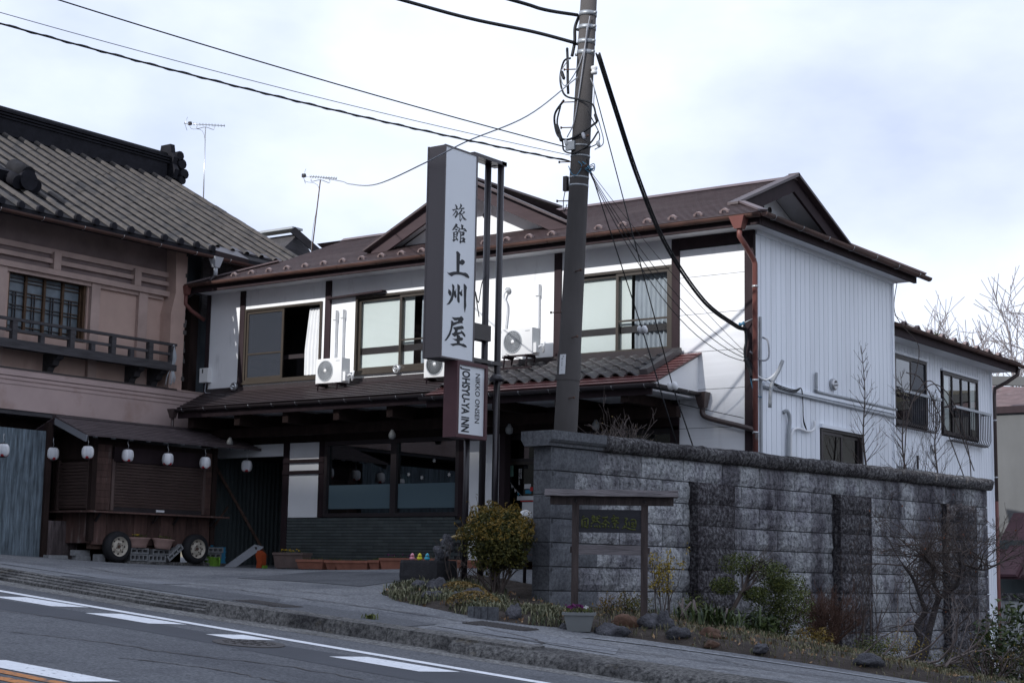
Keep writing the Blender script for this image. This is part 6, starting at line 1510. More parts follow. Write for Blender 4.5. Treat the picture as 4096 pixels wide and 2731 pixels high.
def fit_text(body, u0, u1, ztop, zbot, bold):
    vs, fs = text_mesh(body, 1.0, bold); xs = [v[0] for v in vs]; ys = [v[1] for v in vs]
    sx = (ztop-zbot)/(max(xs)-min(xs)); sy = (u1-u0)/(max(ys)-min(ys)); x0, y0 = min(xs), min(ys)
    mb = MB(); mb.add([PS.p(u0 + (b-y0)*sy, ztop - (a-x0)*sx, .006) for a, b in vs], fs); mb.build('lettering', 'ink', lw)
fit_text('JOHSYU-YA INN', 17.515, 17.745, 2.78, 1.90, .034)
fit_text('NIKKO ONSEN', 17.865, 17.97, 2.72, 2.04, .014)
one('clamp', 'steel_pole', sgn, 'box', -13.98, -13.78, 17.88, 18.56, 2.90, 2.95)
one('clamp', 'steel_pole', sgn, 'box', -13.90, -13.86, 18.10, 18.33, 2.02, 2.06)
one('clamp', 'steel_pole', sgn, 'box', -13.90, -13.86, 18.10, 18.33, 2.62, 2.66)
MB().tube(smooth_path([(-13.9, 18.33, 4.2), (-13.9, 18.2, 4.05), (-13.88, 18.1, 3.75), (-13.9, 18.05, 3.9), (-13.88, 18.12, 3.55)], 5), .008, 5).build('loose_wire', 'cable_black', sgn)
lp = thing('lamp_post', 'thin dark lamp post with small hooded lamp beside the sign poles', 'lamp post', (-13.5, 18.05, -.1))
MB().tube([(-13.5, 18.05, -.2), (-13.5, 18.05, 2.62)], .024, 8).build('post', 'steel_pole', lp)
MB().lathe((-13.5, 18.05, 2.60), [(.0, .12), (.06, .11), (.10, .06), (.10, .02), (.0, .03)], 14).build('hood', 'steel_pole', lp)

# ============================================================ utility pole
UPB, UPT = Vector((-12.40, 17.95, -.6)), Vector((-11.93, 17.95, 8.9))
def up_(z): return UPB.lerp(UPT, (z-UPB.z)/(UPT.z-UPB.z))
pole = thing('utility_pole', 'dark leaning concrete utility pole with steel bands rising behind the stone wall', 'utility pole', up_(-.5))
MB().tube([up_(-.6), up_(2), up_(5), up_(8.9)], [.175, .155, .132, .102], 24).build('shaft', 'pole_concrete', pole)
for z in (7.52, 7.33, 7.13, 6.98): 
    r_ = .116; b = MB().lathe(up_(z), [(r_, -.03), (r_+.006, -.03), (r_+.006, .03), (r_, .03)], 20, (UPT-UPB)).build('band', 'galv', pole)
    for s in (-1, 1): MB().lathe(up_(z) + Vector((s*.125, -.02, 0)), [(.018, -.02), (.026, 0), (.018, .03), (0, .03)], 8, (s, -.3, 0)).build('bolt', 'galv', b)
for z in (5.70, 5.56, 5.27, 5.16):
    r_ = .128; MB().lathe(up_(z), [(r_, -.012), (r_+.006, -.012), (r_+.006, .012), (r_, .012)], 20, (UPT-UPB)).build('band', 'galv', pole)
MB().box(up_(5.68).x-.14, up_(5.68).x-.0, 17.79, 17.83, 5.63, 5.75).build('bracket', 'galv', pole)
one('tap_box', 'dark_frame', pole, 'box', up_(5.2).x-.20, up_(5.2).x-.14, 17.86, 17.92, 5.10, 5.30)
MB().tube(smooth_path([(up_(5.1).x-.17, 17.88, 5.1), (up_(5).x-.19, 17.88, 4.95), (up_(4.9).x-.15, 17.86, 4.82), (up_(4.9).x-.10, 17.84, 4.9)], 4), .006, 5).build('tap_lead', 'cable_black', pole)
for z, s in ((6.30, -1), (5.95, -1), (5.78, 1), (5.48, -1), (5.38, 1), (4.95, -1), (3.98, 1), (3.45, -1), (3.10, 1), (2.30, 1), (6.75, -1)):
    p = up_(z); MB().tube([p + Vector((s*.08, -.10, 0)), p + Vector((s*.22, -.17, .0)), ], .008, 6).build('step_bolt', 'rust', pole)
    MB().lathe(p + Vector((s*.22, -.17, 0)), [(.018, -.01), (.018, .01), (0, .01)], 8, (s, -.5, 0)).build('bolt_head', 'rust', pole)
pt = up_(2.98); MB().tube([up_(2.55), up_(2.92)], .158, 24, False).build('pole_sleeve', 'pole_concrete', pole)  # thin open sleeve round the shaft, same concrete as the pole
def on_pole(z, ang, r_):
    p = up_(z); return p + Vector((r_*math.cos(ang), r_*math.sin(ang), 0))
mb = MB(); n = 6; A0, A1 = R(-105), R(-72); vs = []
for zz in (2.62, 2.88):
    for k in range(n+1): vs.append(on_pole(zz, A0 + (A1-A0)*k/n, .166))
mb.add(vs, [(k, k+1, n+2+k, n+1+k) for k in range(n)], True); tg = mb.build('number_plate', 'poster_white', pole)
for zz, a0, w_, h_ in ((2.845, -88, .020, .012), (2.815, -94, .022, .014), (2.78, -92, .010, .012), (2.755, -92, .010, .014), (2.728, -92, .012, .016), (2.67, -93, .018, .006)):
    mb = MB(); mb.add([on_pole(zz+dz, R(a0)+da/.168, .1668) for da, dz in ((0, 0), (w_, .003), (w_, h_), (0, h_-.003))], [(0, 1, 2, 3)]); mb.build('plate_mark', 'ink', tg)
# coils of cable and splice cases round the upper pole
def wire(pts, r_, m, name='loop_cable', n=6, par=pole): return MB().tube(smooth_path([Vector(p) for p in pts], n), r_, 6).build(name, m, par)
def q(z, dx, dy): p = up_(z); return (p.x+dx, p.y+dy, z)
wire([q(7.50, -.14, -.02), q(7.35, -.16, -.06), q(7.15, -.16, -.05), q(6.95, -.17, -.08)], .022, 'cable_black')
wire([q(7.10, -.30, -.02), q(6.85, -.22, -.1), q(6.6, -.19, -.12), q(6.42, -.17, -.12)], .018, 'cable_black')
wire([q(6.92, -.18, -.1), q(6.9, -.30, -.08), q(6.7, -.36, -.06), q(6.5, -.30, -.08), q(6.38, -.18, -.12), q(6.30, .05, -.15), q(6.22, .22, -.1), q(6.05, .26, -.05)], .014, 'cable_black')
wire([q(6.35, -.25, -.1), q(6.2, -.42, -.05), q(6.0, -.40, -.05), q(5.85, -.30, -.08), q(5.78, -.1, -.14), q(5.85, .12, -.14), q(5.98, .28, -.06)], .016, 'cable_black')
wire([q(6.28, -.3, -.1), q(6.05, -.34, -.1), q(5.80, -.24, -.1), q(5.65, -.20, -.1), q(5.58, .0, -.15), q(5.68, .2, -.1), q(5.85, .30, -.05)], .012, 'cable_black')
wire([q(7.45, .10, -.1), q(7.0, .05, -.12), q(6.7, -.05, -.14), q(6.55, -.25, -.1), q(6.75, -.34, -.08), q(6.92, -.2, -.1)], .007, 'cable_grey')
wire([q(7.3, .08, -.12), q(6.9, .06, -.13), q(6.4, .02, -.14), q(6.0, -.04, -.14), q(5.82, -.15, -.12)], .008, 'cable_grey')
wire([q(6.15, .14, -.1), q(6.0, .22, -.06), q(5.8, .32, -.04), q(5.68, .28, -.05), q(5.62, .12, -.12)], .008, 'cable_black')
wire([q(6.6, .14, -.06), q(6.45, .2, -.05), q(6.2, .22, -.06), q(5.95, .30, -.02), q(5.7, .36, 0), q(5.62, .24, -.02)], .007, 'cable_grey')
for z, dx, dy, L_, m in ((6.78, -.34, -.07, .20, 'cable_black'), (6.05, -.38, -.06, .24, 'cable_black'), (5.9, -.30, -.1, .18, 'cable_black'), (6.1, .24, -.06, .18, 'cable_black'), (5.72, .30, -.05, .12, 'conduit'), (5.78, -.16, -.14, .12, 'conduit'), (5.84, .12, -.15, .14, 'cable_grey')):
    a, b = Vector(q(z, dx, dy)), Vector(q(z-L_*.7, dx+L_*.35, dy-.02)); MB().tube([a, a.lerp(b, .15), a.lerp(b, .85), b], [.008, .024, .024, .008], 8).build('splice_case', m, pole)
MB().lathe(q(6.72, .17, -.03), [(.0, -.06), (.04, -.06), (.045, -.03), (.03, -.01), (.045, .01), (.045, .04), (.0, .06)], 12).build('insulator', 'insulator', pole)
wire([q(5.42, -.10, -.12), q(5.30, -.02, -.15), q(5.28, .06, -.14), q(5.40, .10, -.1), q(5.46, .06, -.13)], .006, 'cable_blue')
for k in range(5): wire([q(5.46, .10, -.09), q(5.40-.02*k, .18+.02*k, -.06), q(5.30+.03*k, .22+.01*k, -.05), q(5.36, .14, -.08)], .006, 'cable_black' if k % 2 else 'cable_blue')

# overhead lines: each a thing of its own
def cable(pts, r_, m, lab, group='overhead lines', name='overhead_cable', n=6):
    o = MB().tube(pts, r_, n).build(name, m); return tag(o, lab, 'cable', group)
def through(a, b, ext, s, n=26):
    a, b = Vector(a), Vector(b); t = 1/(1+ext); b = b + Vector((0, 0, 4*s*t*(1-t))); e = b + (b-a)*ext; return sag(a, e, s, n)
a = Vector(q(7.13, -.13, -.06)); cable(smooth_path([a, (-12.55, 17.45, 7.24), (-13.1, 16.75, 7.33), (-13.7, 16.0, 7.49), (-15.2, 14.0, 7.9), (-18, 10.2, 8.8)], 8), .024, 'cable_black', 'lower of two thick black cables leaving the pole top to the left')
a = Vector(q(7.52, -.13, -.06)); cable(smooth_path([a, (-12.2, 17.2, 7.41), (-12.32, 16.5, 7.38), (-13.6, 14.2, 7.6), (-16, 10.2, 8.4)], 8), .024, 'cable_black', 'upper of two thick black cables leaving the pole top to the left')
a = Vector(q(5.68, -.13, -.08))
cable(through(a, (-14.38, 11, 6.14), 1.2, .22), .008, 'cable_black', 'thin straight wire from the pole, topmost of the three crossing the left sky')
a2 = Vector(q(5.58, -.12, -.08))
cable(through(a2, (-15.29, 11, 6.15), 1.0, .26), .005, 'cable_grey', 'faint hair-thin wire, middle one of three crossing the left sky')
P3 = through(Vector(q(5.50, -.12, -.08)), (-15.28, 11, 6.02), 1.0, .30)
o = cable(P3, .011, 'cable_black', 'twisted black cable, lowest of three crossing the left sky'); 
mb = MB()
for i in range(len(P3)-1):
    for k in range(10):
        t = k/10; c = P3[i].lerp(P3[i+1], t); an = (i*10+k)*.9; mb.v.append(tuple(c + Vector((0, .013*math.cos(an), .013*math.sin(an)))))
pts_ = [Vector(v) for v in mb.v]; MB().tube(pts_, .007, 4).build('wrap', 'cable_black', o)
ANT_PATH = [Vector(q(6.62, -.02, -.14)), Vector((-12.55, 17.35, 6.05)), Vector((-13.28, 16.98, 5.72)), Vector((-13.98, 16.99, 5.53)), Vector((-15.9, 18.2, 5.72)), Vector((-18.6, 20.6, 6.55)), Vector((-22, 24.1, 7.75)), Vector((-25.2, 27.0, 8.83))]
cable(smooth_path(ANT_PATH, 8), .010, 'cable_grey', 'pale slack cable looping from the pole past the sign to the red mast aerial')
# service drop bundle and thin wires to the inn corner
AT = Vector((-11.99, 22.36, 3.78))
BD = [Vector((-11.87, 18.0, 6.95)), Vector((-11.95, 18.6, 6.29)), Vector((-12.03, 19.3, 5.52)), Vector((-12.07, 20.1, 4.74)), Vector((-12.02, 21.1, 4.06)), Vector((-11.98, 22.0, 3.80)), AT]
for k, (off, r_) in enumerate((((0, 0, 0), .020), ((.03, 0, .02), .015), ((-.025, 0, .028), .012))):
    cable(smooth_path([p + Vector(off) for p in BD], 8), r_, 'cable_black', ('thickest cable of the bundle sweeping down to the inn corner', 'middle cable of the bundle sweeping down to the inn corner', 'thinnest cable of the bundle sweeping down to the inn corner')[k], 'service cables to the inn corner')
A5 = Vector(q(5.40, .15, -.06)); B5 = Vector((-12.0, 22.36, 3.30))
for k, (s, r_, nm) in enumerate(((.55, .006, 'lowest'), (.42, .006, 'second lowest'), (.30, .005, 'third'), (.10, .004, 'straightest'))):
    cable(sag(A5, B5 + Vector((0, 0, .05*k)), s, 18), r_, 'cable_black', nm + ' of the thin slack wires from the pole to the inn corner', 'thin wires to the inn corner')
br = thing('cable_bracket', 'blue insulator and black taped cable joint on the inn corner post', 'bracket', (-11.97, 22.4, 3.8))
MB().lathe((-12.02, 22.33, 3.87), [(0, -.04), (.035, -.04), (.02, 0), (.035, .04), (0, .04)], 10, (1, 0, .2)).build('insulator', 'cable_blue', br)
MB().tube([(-12.0, 22.34, 3.88), (-11.88, 22.44, 3.96)], .012, 6).build('arm', 'galv', br)
for pts, m, r_ in (([(-12.0, 22.36, 3.85), (-11.97, 22.38, 3.65), (-12.0, 22.38, 3.45), (-11.97, 22.38, 3.25)], 'cable_black', .02), ([(-11.98, 22.38, 3.34), (-11.92, 22.42, 3.18), (-11.88, 22.42, 3.05)], 'cable_black', .045), ([(-11.92, 22.40, 3.1), (-11.90, 22.44, 2.9), (-11.86, 22.48, 2.78), (-11.80, 22.55, 2.75)], 'cable_blue', .010),
                   ([(-11.92, 22.40, 3.45), (-11.80, 22.5, 3.32), (-11.72, 22.62, 3.36), (-11.74, 22.64, 3.62), (-11.80, 22.58, 3.68)], 'cable_grey', .014), ([(-11.86, 22.42, 3.10), (-11.76, 22.6, 3.02), (-11.68, 22.75, 3.12), (-11.62, 22.85, 3.28)], 'pvc', .018),
                   ([(-11.72, 22.66, 2.6), (-11.70, 22.68, 2.95), (-11.64, 22.8, 3.18), (-11.60, 22.86, 3.34)], 'conduit', .03)):
    MB().tube(smooth_path(pts, 5), r_, 7).build('joint_cable', m, br)
# guy wires with ball insulators
def guy(a, b, c, lab):
    t = thing('guy_wire', lab, 'guy wire', c, group='guy wires with white insulators')
    a, b, c = Vector(a), Vector(b), Vector(c)
    MB().tube([a, b], .008, 5).build('upper_strand', 'cable_black', t); MB().tube([b, c], .010, 5).build('lower_strand', 'cable_black', t)
    d = (c-a).normalized()
    for s in (-1, 1): MB().lathe(b + Vector((s*.035, 0, 0)), [(0, -.065), (.035, -.045), (.045, 0), (.035, .045), (0, .065)], 12, d).build('ball_insulator', 'insulator', t)
guy(q(5.50, .13, -.03), (-12.06, 19.5, 3.417), (-12.0, 20.9, 1.0), 'guy wire with a white ball before the right upstairs window')
guy(q(6.55, .15, -.02), (-11.567, 19.5, 2.60), (-11.5, 20.3, 1.3), 'guy wire with a white ball level with the porch gutter')
tag(MB().tube(sag((-16.2, 21.9, 3.62), (-11.98, 22.3, 2.42), .06, 12), .006, 5).build('service_wire', 'cable_black'), 'thin dark wire slung from the pantiles to the inn corner', 'cable')

# ============================================================ the stone block wall
WD = Vector((.1246, .9922, 0)); WN = Vector((.9922, -.1246, 0)); WO = Vector((-11.79, 16.94, 0))
WLEN = 11.35
swall = thing('stone_wall', 'tall weathered stone block wall with rough coping and dark piers', 'wall', (-11.5, 19, -.6))
SW = Plane(WO, WD, WN)
ROWS = [1.60 - .297*k for k in range(12)]
one('wall_core', 'mortar', swall, 'pbox', SW, .02, WLEN-.02, -2.0, 1.60, -.30, -.035)
def block_mesh(L, H, seed, m, rough=.020, cham=.012, nx=7, nz=4, depth=.12):
    mb = MB(); vs = []
    for j in range(nz+1):
        for i in range(nx+1):
            u, w_ = L*i/nx, H*j/nz; edge = i in (0, nx) or j in (0, nz)
            d = -cham if edge else rough*(.6 + .9*mnoise.noise(Vector((u*7+seed*3.7, w_*9, seed))))
            vs.append((u, w_, d))
    fs = [(j*(nx+1)+i, j*(nx+1)+i+1, (j+1)*(nx+1)+i+1, (j+1)*(nx+1)+i) for j in range(nz) for i in range(nx)]
    k = len(vs); vs += [(0, 0, -depth), (L, 0, -depth), (L, H, -depth), (0, H, -depth)]
    bot = [i for i in range(nx+1)]; top = [nz*(nx+1)+i for i in range(nx+1)]; le = [j*(nx+1) for j in range(nz+1)]; ri = [j*(nx+1)+nx for j in range(nz+1)]
    fs += [tuple(bot[::-1]) + (k, k+1), tuple(top) + (k+2, k+3), tuple(le) + (k+3, k), tuple(ri[::-1]) + (k+1, k+2)]
    mb.add([(u, -d, w_) for u, w_, d in vs], [f for f in fs], False)      # local: x along, -y outwards, z up
    return mb.mesh('stone_block', m)
WA = math.atan2(WD.y, WD.x)
BLK = {}
def get_block(L, m, s, rough):
    key = (round(L, 2), m, s)
    if key not in BLK: BLK[key] = block_mesh(key[0]-.013, .283, s, m, rough, nx=max(3, int(L*8)))
    return BLK[key]
def put(s, w_, L, m, v, d=0.0, rough=.024):
    p = SW.p(s+.0065, w_+.003, d); place('stone_block', get_block(L, m, v, rough), swall, p, (0, 0, WA))
PIERS = ((3.05-.25, 3.92-.25), (6.62-.25, 7.52-.25), (9.95-.25, 10.90-.25))
rng = random.Random(12)
for r_, zt in enumerate(ROWS[:-1]):
    z0 = zt - .297
    first = .9 if r_ % 2 == 0 else .45
    def gl(s): p = SW.p(s, 0, .1); return G(p.x, p.y)
    if zt > gl(.2): 
        put(0, z0, first, 'stone_smooth', r_ % 3, .012, .004)
    s = first
    while s < WLEN-.05:
        L = min(.9, WLEN-s)
        if s + L > WLEN-.2: L = WLEN-s
        if r_ >= 4 and s < .5 and r_ % 2 == 0: pass
        if zt > gl(s)-.05: put(s, z0, round(L, 2), 'stone_block', rng.randint(0, 4))
        s += L
    if r_ >= 1:
        for (a, b) in PIERS:
            if zt > gl(a)-.1:
                put(a, z0, round(b-a, 2), 'stone_dark', rng.randint(0, 3), .17, .02)
for (a, b) in PIERS: one('pier_core', 'stone_dark', swall, 'pbox', SW, a+.012, b-.012, -2.0, 1.292, -.02, .148)
# end face of the wall: smooth quoins
EP = Plane(SW.p(0, 0, 0), -WN, -WD)
for r_, zt in enumerate(ROWS[:8]):
    MB().pbox(EP, 0.0, .29, zt-.293, zt-.005, -.04, .012).build('quoin', 'stone_smooth', swall)
# coping: rough rounded stones, moulded at the corner
def coping(s0, s1, m, seed, prof, rough):
    mb = MB(); n = max(4, int((s1-s0)*9)); vs = []; P = len(prof)
    for i in range(n+1):
        s = s0 + .004 + (s1-s0-.008)*i/n
        for k, (d, w_) in enumerate(prof):
            j = rough*mnoise.noise(Vector((s*6, k*1.7, seed))) if rough else 0; j2 = rough*mnoise.noise(Vector((s*5, k*2.1, seed+9))) if rough else 0
            vs.append(SW.p(s, w_+j2, d+j))
    mb.add(vs, [(i*P+k, i*P+(k+1) % P, (i+1)*P+(k+1) % P, (i+1)*P+k) for i in range(n) for k in range(P)] + [tuple(range(P))[::-1], tuple(n*P+k for k in range(P))], rough > 0)
    mb.build('coping_stone', m, swall)
PM = [(-.36, 1.60), (.04, 1.60), (.05, 1.635), (.075, 1.65), (.10, 1.68), (.10, 1.79), (-.42, 1.79), (-.42, 1.68)]
PR_ = [(-.36, 1.595), (.05, 1.595), (.085, 1.64), (.105, 1.69), (.10, 1.75), (.05, 1.795), (-.15, 1.81), (-.38, 1.79), (-.42, 1.70)]
coping(-.12, .95, 'stone_smooth', 0, PM, 0)
s = .95
while s < WLEN:
    s1 = min(s+1.05, WLEN+.05); coping(s, s1, 'coping', int(s*3), PR_, .022); s = s1

# ============================================================ wooden notice board on its stone footing
ND = Vector((.85, .527, 0)).normalized(); NN = Vector((ND.y, -ND.x, 0)); NO = Vector((-10.22, 15.16, 0))
NP = Plane(NO, ND, NN)
nbd = thing('notice_board', 'weathered wooden board on two posts with plank roof and gold characters', 'sign', (-9.9, 15.4, -.58))
for u in (0, .755): one('post', 'weathered_wood', nbd, 'pbox', NP, u-.038, u+.038, -.62, .86, -.038, .038)
MB().pbox(NP, -.28, 1.07, .775, .865, -.05, .05).build('lintel', 'weathered_wood', nbd)
for u in (0, .755): MB().lathe(NP.p(u, .815, .05), [(.018, 0), (.018, .008), (0, .010)], 10, NN).build('peg', 'dark_frame', nbd)
for k, (w0, w1, d0, d1) in enumerate(((.868, .895, -.20, .15), (.897, .92, -.16, .10), (.922, .942, -.12, .05))):
    mb = MB(); n = 14; vs = []
    for i in range(n+1):
        u = -.34 + 1.46*i/n; j = .006*mnoise.noise(Vector((u*5, k*3, 0))); vs += [NP.p(u, w0+j, d0), NP.p(u, w0+j, d1), NP.p(u, w1+j*1.5, d1-.01), NP.p(u, w1+j, d0)]
    mb.add(vs, [(4*i+a, 4*i+(a+1) % 4, 4*i+4+(a+1) % 4, 4*i+4+a) for i in range(n) for a in range(4)] + [(3, 2, 1, 0), (4*n, 4*n+1, 4*n+2, 4*n+3)]); mb.build('roof_plank', 'weathered_plank', nbd)
panel = one('panel', 'board_black', nbd, 'pbox', NP, .038, .717, .475, .725, -.022, .022)
one('crossbar', 'weathered_wood', nbd, 'pbox', NP, -.02, .775, .235, .335, -.05, -.0) if False else MB().pbox(NP, .038, .717, .235, .34, -.035, .035).build('crossbar', 'weathered_plank', nbd)
for u in (-.055, .793): one('tenon', 'weathered_wood', nbd, 'pbox', NP, u, u+.02, .25, .32, -.02, .02)
NOTE = [[(330,290),(265,335)],[(250,410),(260,680)],[(270,420),(400,365),(465,390),(455,680)],[(310,490),(400,485)],[(310,560),(400,545)],[(320,610),(450,680)],
[(590,290),(690,290),(680,420),(620,520),(545,545)],[(580,350),(660,340)],[(590,420),(650,420)],[(700,390),(850,360)],[(780,290),(760,440),(690,500)],[(770,440),(880,530)],[(820,280),(880,305)],[(560,650),(590,600)],[(680,610),(720,660)],[(760,600),(800,670)],[(840,590),(890,670)],
[(950,350),(1150,320)],[(990,310),(1020,370)],[(1130,290),(1100,370)],[(1080,380),(1000,510),(900,570)],[(1060,430),(1220,545)],[(990,560),(1110,550)],[(1070,520),(1070,680)],[(1000,610),(970,660)],[(1150,610),(1195,660)],
[(1320,260),(1390,290)],[(1260,390),(1300,350),(1520,330),(1500,390)],[(1380,330),(1360,420),(1270,480)],[(1300,420),(1480,430)],[(1390,440),(1540,520)],[(1330,520),(1440,520)],[(1330,560),(1440,560)],[(1390,570),(1390,690)],[(1320,640),(1290,680)],[(1460,630),(1520,680)],
[(1720,350),(1830,350),(1730,470),(1800,510),(1760,620),(1640,690)],[(1690,590),(1800,660),(1950,710),(2110,715)],[(1870,460),(1890,610)],[(1930,420),(2020,370),(2110,420),(2110,610),(2080,640)],[(1960,500),(2040,480),(2040,550),(1970,560),(1960,500)],[(1940,610),(2090,640)]]
for st in NOTE:
    pts = [NP.p(.038 + (x-150)/2140*.679, .725 - (y-75)/750*.25, .024) for x, y in st]
    mb = MB(); m_ = len(pts)
    for i in range(m_-1): mb.bar(pts[i], pts[i+1] + (pts[i+1]-pts[i])*.12, .012, .006, NN) if False else mb.tube([pts[i], pts[i].lerp(pts[i+1], .5), pts[i+1]], [.0080, .0095, .0072], 5)
    mb.build('brush_stroke', 'gold_green', panel)
# footing of mortared stones
for i, (u, w_, d, sz, m) in enumerate(((.58, -.52, .12, (.16, .12, .12), 'rock_brown'), (.80, -.50, .12, (.13, .11, .12), 'rock'), (.97, -.54, .08, (.10, .10, .19), 'rock'), (.62, -.69, .16, (.11, .09, .08), 'rock_brown'), (.86, -.67, .17, (.18, .10, .10), 'rock_brown'), (.73, -.60, .15, (.08, .07, .07), 'rock'), (.72, -.78, .15, (.17, .10, .07), 'rock_brown'), (1.02, -.75, .12, (.11, .10, .10), 'rock'), (.42, -.62, .12, (.12, .10, .11), 'rock'))):
    rock('footing_stone', m, NP.p(u, w_, d), sz, i+3, parent=nbd, rot=WA)
MB().hexa([NP.p(.44, -.86, -.14), NP.p(1.12, -.92, -.14), NP.p(1.12, -.92, .15), NP.p(.44, -.86, .15), NP.p(.50, -.46, -.10), NP.p(1.02, -.46, -.10), NP.p(1.02, -.48, .10), NP.p(.50, -.48, .10)]).build('mortar_bed', 'stone_smooth', nbd)

# grey planter with pansies
pc = Vector((-9.97, 14.88, 0)); pc.z = pave_z(pc.x, pc.y); pp = thing('pansy_planter', 'pale grey plastic planter of purple pansies before the notice board', 'planter', pc)
PPL = Plane(pc, ND, NN)
MB().hexa([PPL.p(-.12, 0, .08), PPL.p(.12, 0, .08), PPL.p(.12, 0, -.08), PPL.p(-.12, 0, -.08), PPL.p(-.165, .19, .11), PPL.p(.165, .19, .11), PPL.p(.165, .19, -.11), PPL.p(-.165, .19, -.11)]).build('trough', 'pot_grey', pp)
MB().pframe(Plane(pc + Vector((0, 0, 0)), ND, NN), -.18, .18, .17, .20, .0149, -.12, .122).build('rim', 'pot_grey', pp)
rg = random.Random(9); mb = MB(); leaves(mb, 130, lambda: (PPL.p(rg.uniform(-.15, .15), .20+rg.uniform(0, .045), rg.uniform(-.09, .09)), Vector((0, 0, 1))), .032, .6, 0, rg); mb.build('leaves', 'leaf_green', pp)
mb = MB(); leaves(mb, 60, lambda: (PPL.p(rg.uniform(-.15, .04), .245+rg.uniform(0, .035), rg.uniform(-.08, .09)), NN), .032, .9, 0, rg); mb.build('flowers', 'flower_purple', pp)
mb = MB(); leaves(mb, 14, lambda: (PPL.p(rg.uniform(.04, .1), .245+rg.uniform(0, .03), rg.uniform(-.06, .09)), NN), .03, .9, 0, rg); mb.build('flowers', 'flower_white', pp)

# ============================================================ planting bed, shrubs, rocks
def bed(name, poly, m, h, seed, n=60, edge=.35):
    """a mounded soil sheet inside a polygon, sinking under the pavement at its edge"""
    xs = [p[0] for p in poly]; ys = [p[1] for p in poly]; x0, x1, y0, y1 = min(xs), max(xs), min(ys), max(ys)
    def inside(x, y):
        c = False
        for i in range(len(poly)):
            (ax, ay), (bx, by) = poly[i], poly[i-1]
            if (ay > y) != (by > y) and x < (bx-ax)*(y-ay)/(by-ay)+ax: c = not c
        return c
    def dist(x, y):
        m_ = 9
        for i in range(len(poly)):
            (ax, ay), (bx, by) = poly[i], poly[i-1]; dx, dy = bx-ax, by-ay; t = max(0, min(1, ((x-ax)*dx+(y-ay)*dy)/(dx*dx+dy*dy))); m_ = min(m_, math.hypot(x-ax-t*dx, y-ay-t*dy))
        return m_ if inside(x, y) else -m_
    def zf(x, y):
        d = dist(x, y); t = max(-.5, min(1, d/edge)); return pave_z(x, y) + h*(t if t < 0 else t*(2-t)) - .015 + (.05*mnoise.noise(Vector((x*2.5, y*2.5, seed))) + .02*mnoise.noise(Vector((x*8, y*8, seed))))*max(0, t)
    mb = MB(); vs = []; keep = {}
    ny = int(n*(y1-y0)/(x1-x0)) + 1
    for i in range(n+1):
        for j in range(ny+1):
            x, y = x0-.2 + (x1-x0+.4)*i/n, y0-.2 + (y1-y0+.4)*j/ny; vs.append((x, y, zf(x, y))); keep[(i, j)] = dist(x, y) > -.3
    fs = [(i*(ny+1)+j, (i+1)*(ny+1)+j, (i+1)*(ny+1)+j+1, i*(ny+1)+j+1) for i in range(n) for j in range(ny) if keep[(i, j)] and keep[(i+1, j+1)] and keep[(i+1, j)] and keep[(i, j+1)]]
    mb.add(vs, fs, True); tag(mb.build(name, m), kind='structure')
    return zf, inside
BP1 = [(-13.75, 16.0), (-12.95, 15.35), (-12.0, 15.0), (-11.2, 14.75), (-10.55, 14.75), (-10.2, 15.0), (-11.0, 16.2), (-11.6, 17.0), (-12.2, 17.1), (-12.9, 18.9), (-14.3, 18.8), (-14.6, 17.3)]
zb1, in1 = bed('planting_bed', BP1, 'soil', .09, 1)
BP2 = [(-10.6, 14.95), (-9.2, 15.0), (-8.4, 15.15), (-7.6, 15.5), (-6.6, 15.9), (-5.0, 16.6), (-3.5, 17.5), (-3.5, 26), (-9.8, 28.6), (-10.5, 27.0), (-11.5, 19.0), (-11.7, 17.0)]
zb2, in2 = bed('planting_bed', BP2, 'soil', .10, 2, 80)
rng = random.Random(31)
def scatter(poly_in, box, zf, cond=None):
    while True:
        x, y = rng.uniform(box[0], box[1]), rng.uniform(box[2], box[3])
        if poly_in(x, y) and (cond is None or cond(x, y)): return Vector((x, y, zf(x, y)))
# ground cover
mb = MB(); blades(mb, 3600, lambda: scatter(in1, (-13.8, -10.2, 14.7, 17.4), zb1, lambda x, y: mnoise.noise(Vector((x*1.6, y*1.6, 3))) + (.25 if (x < -12.3 and y < 16.7) else -.05) > -.05), .10, .016, 1.0, rng)
tag(mb.build('bamboo_grass', 'sasa'), 'low pale-edged bamboo grass covering the front bed', 'grass', kind='stuff')
mb = MB(); blades(mb, 6500, lambda: scatter(in2, (-11, -5.0, 15, 22), zb2, lambda x, y: y < 18.5+.4*(x+11)), .075, .010, 1.0, rng)
tag(mb.build('dry_grass', 'grass_mix'), 'short dry grass and weeds under the wall shrubs', 'grass', kind='stuff')
mb = MB()
for c, rx, ry, rz_, n in (((-12.55, 16.1), .38, .30, .16, 900), ((-11.75, 15.35), .35, .28, .16, 900)):
    z = zb1(*c)
    def fn():
        a, e = rng.uniform(0, 6.28), rng.uniform(0, 1.57); d = Vector((math.cos(a)*math.cos(e), math.sin(a)*math.cos(e), math.sin(e))); return Vector((c[0]+rx*d.x, c[1]+ry*d.y, z+rz_*d.z)), d
    leaves(mb, n, fn, .035, .6, 0, rng)
tag(mb.build('moss_cushion', 'moss'), 'orange-brown moss phlox cushions over the bed rocks', 'moss', kind='stuff')
mb = MB(); leaves(mb, 1500, lambda: (scatter(in2, (-11, -5.5, 15.05, 21), zb2) + Vector((0, 0, .015)), Vector((0, 0, 1))), .05, .5, .8, rng)
leaves(mb, 260, lambda: (scatter(in1, (-13.8, -10.2, 14.7, 17.4), zb1) + Vector((0, 0, .015)), Vector((0, 0, 1))), .05, .5, .8, rng)
tag(mb.build('leaf_litter', 'leaf_dry'), 'dry brown leaf litter on the bed soil', 'leaves', kind='stuff')
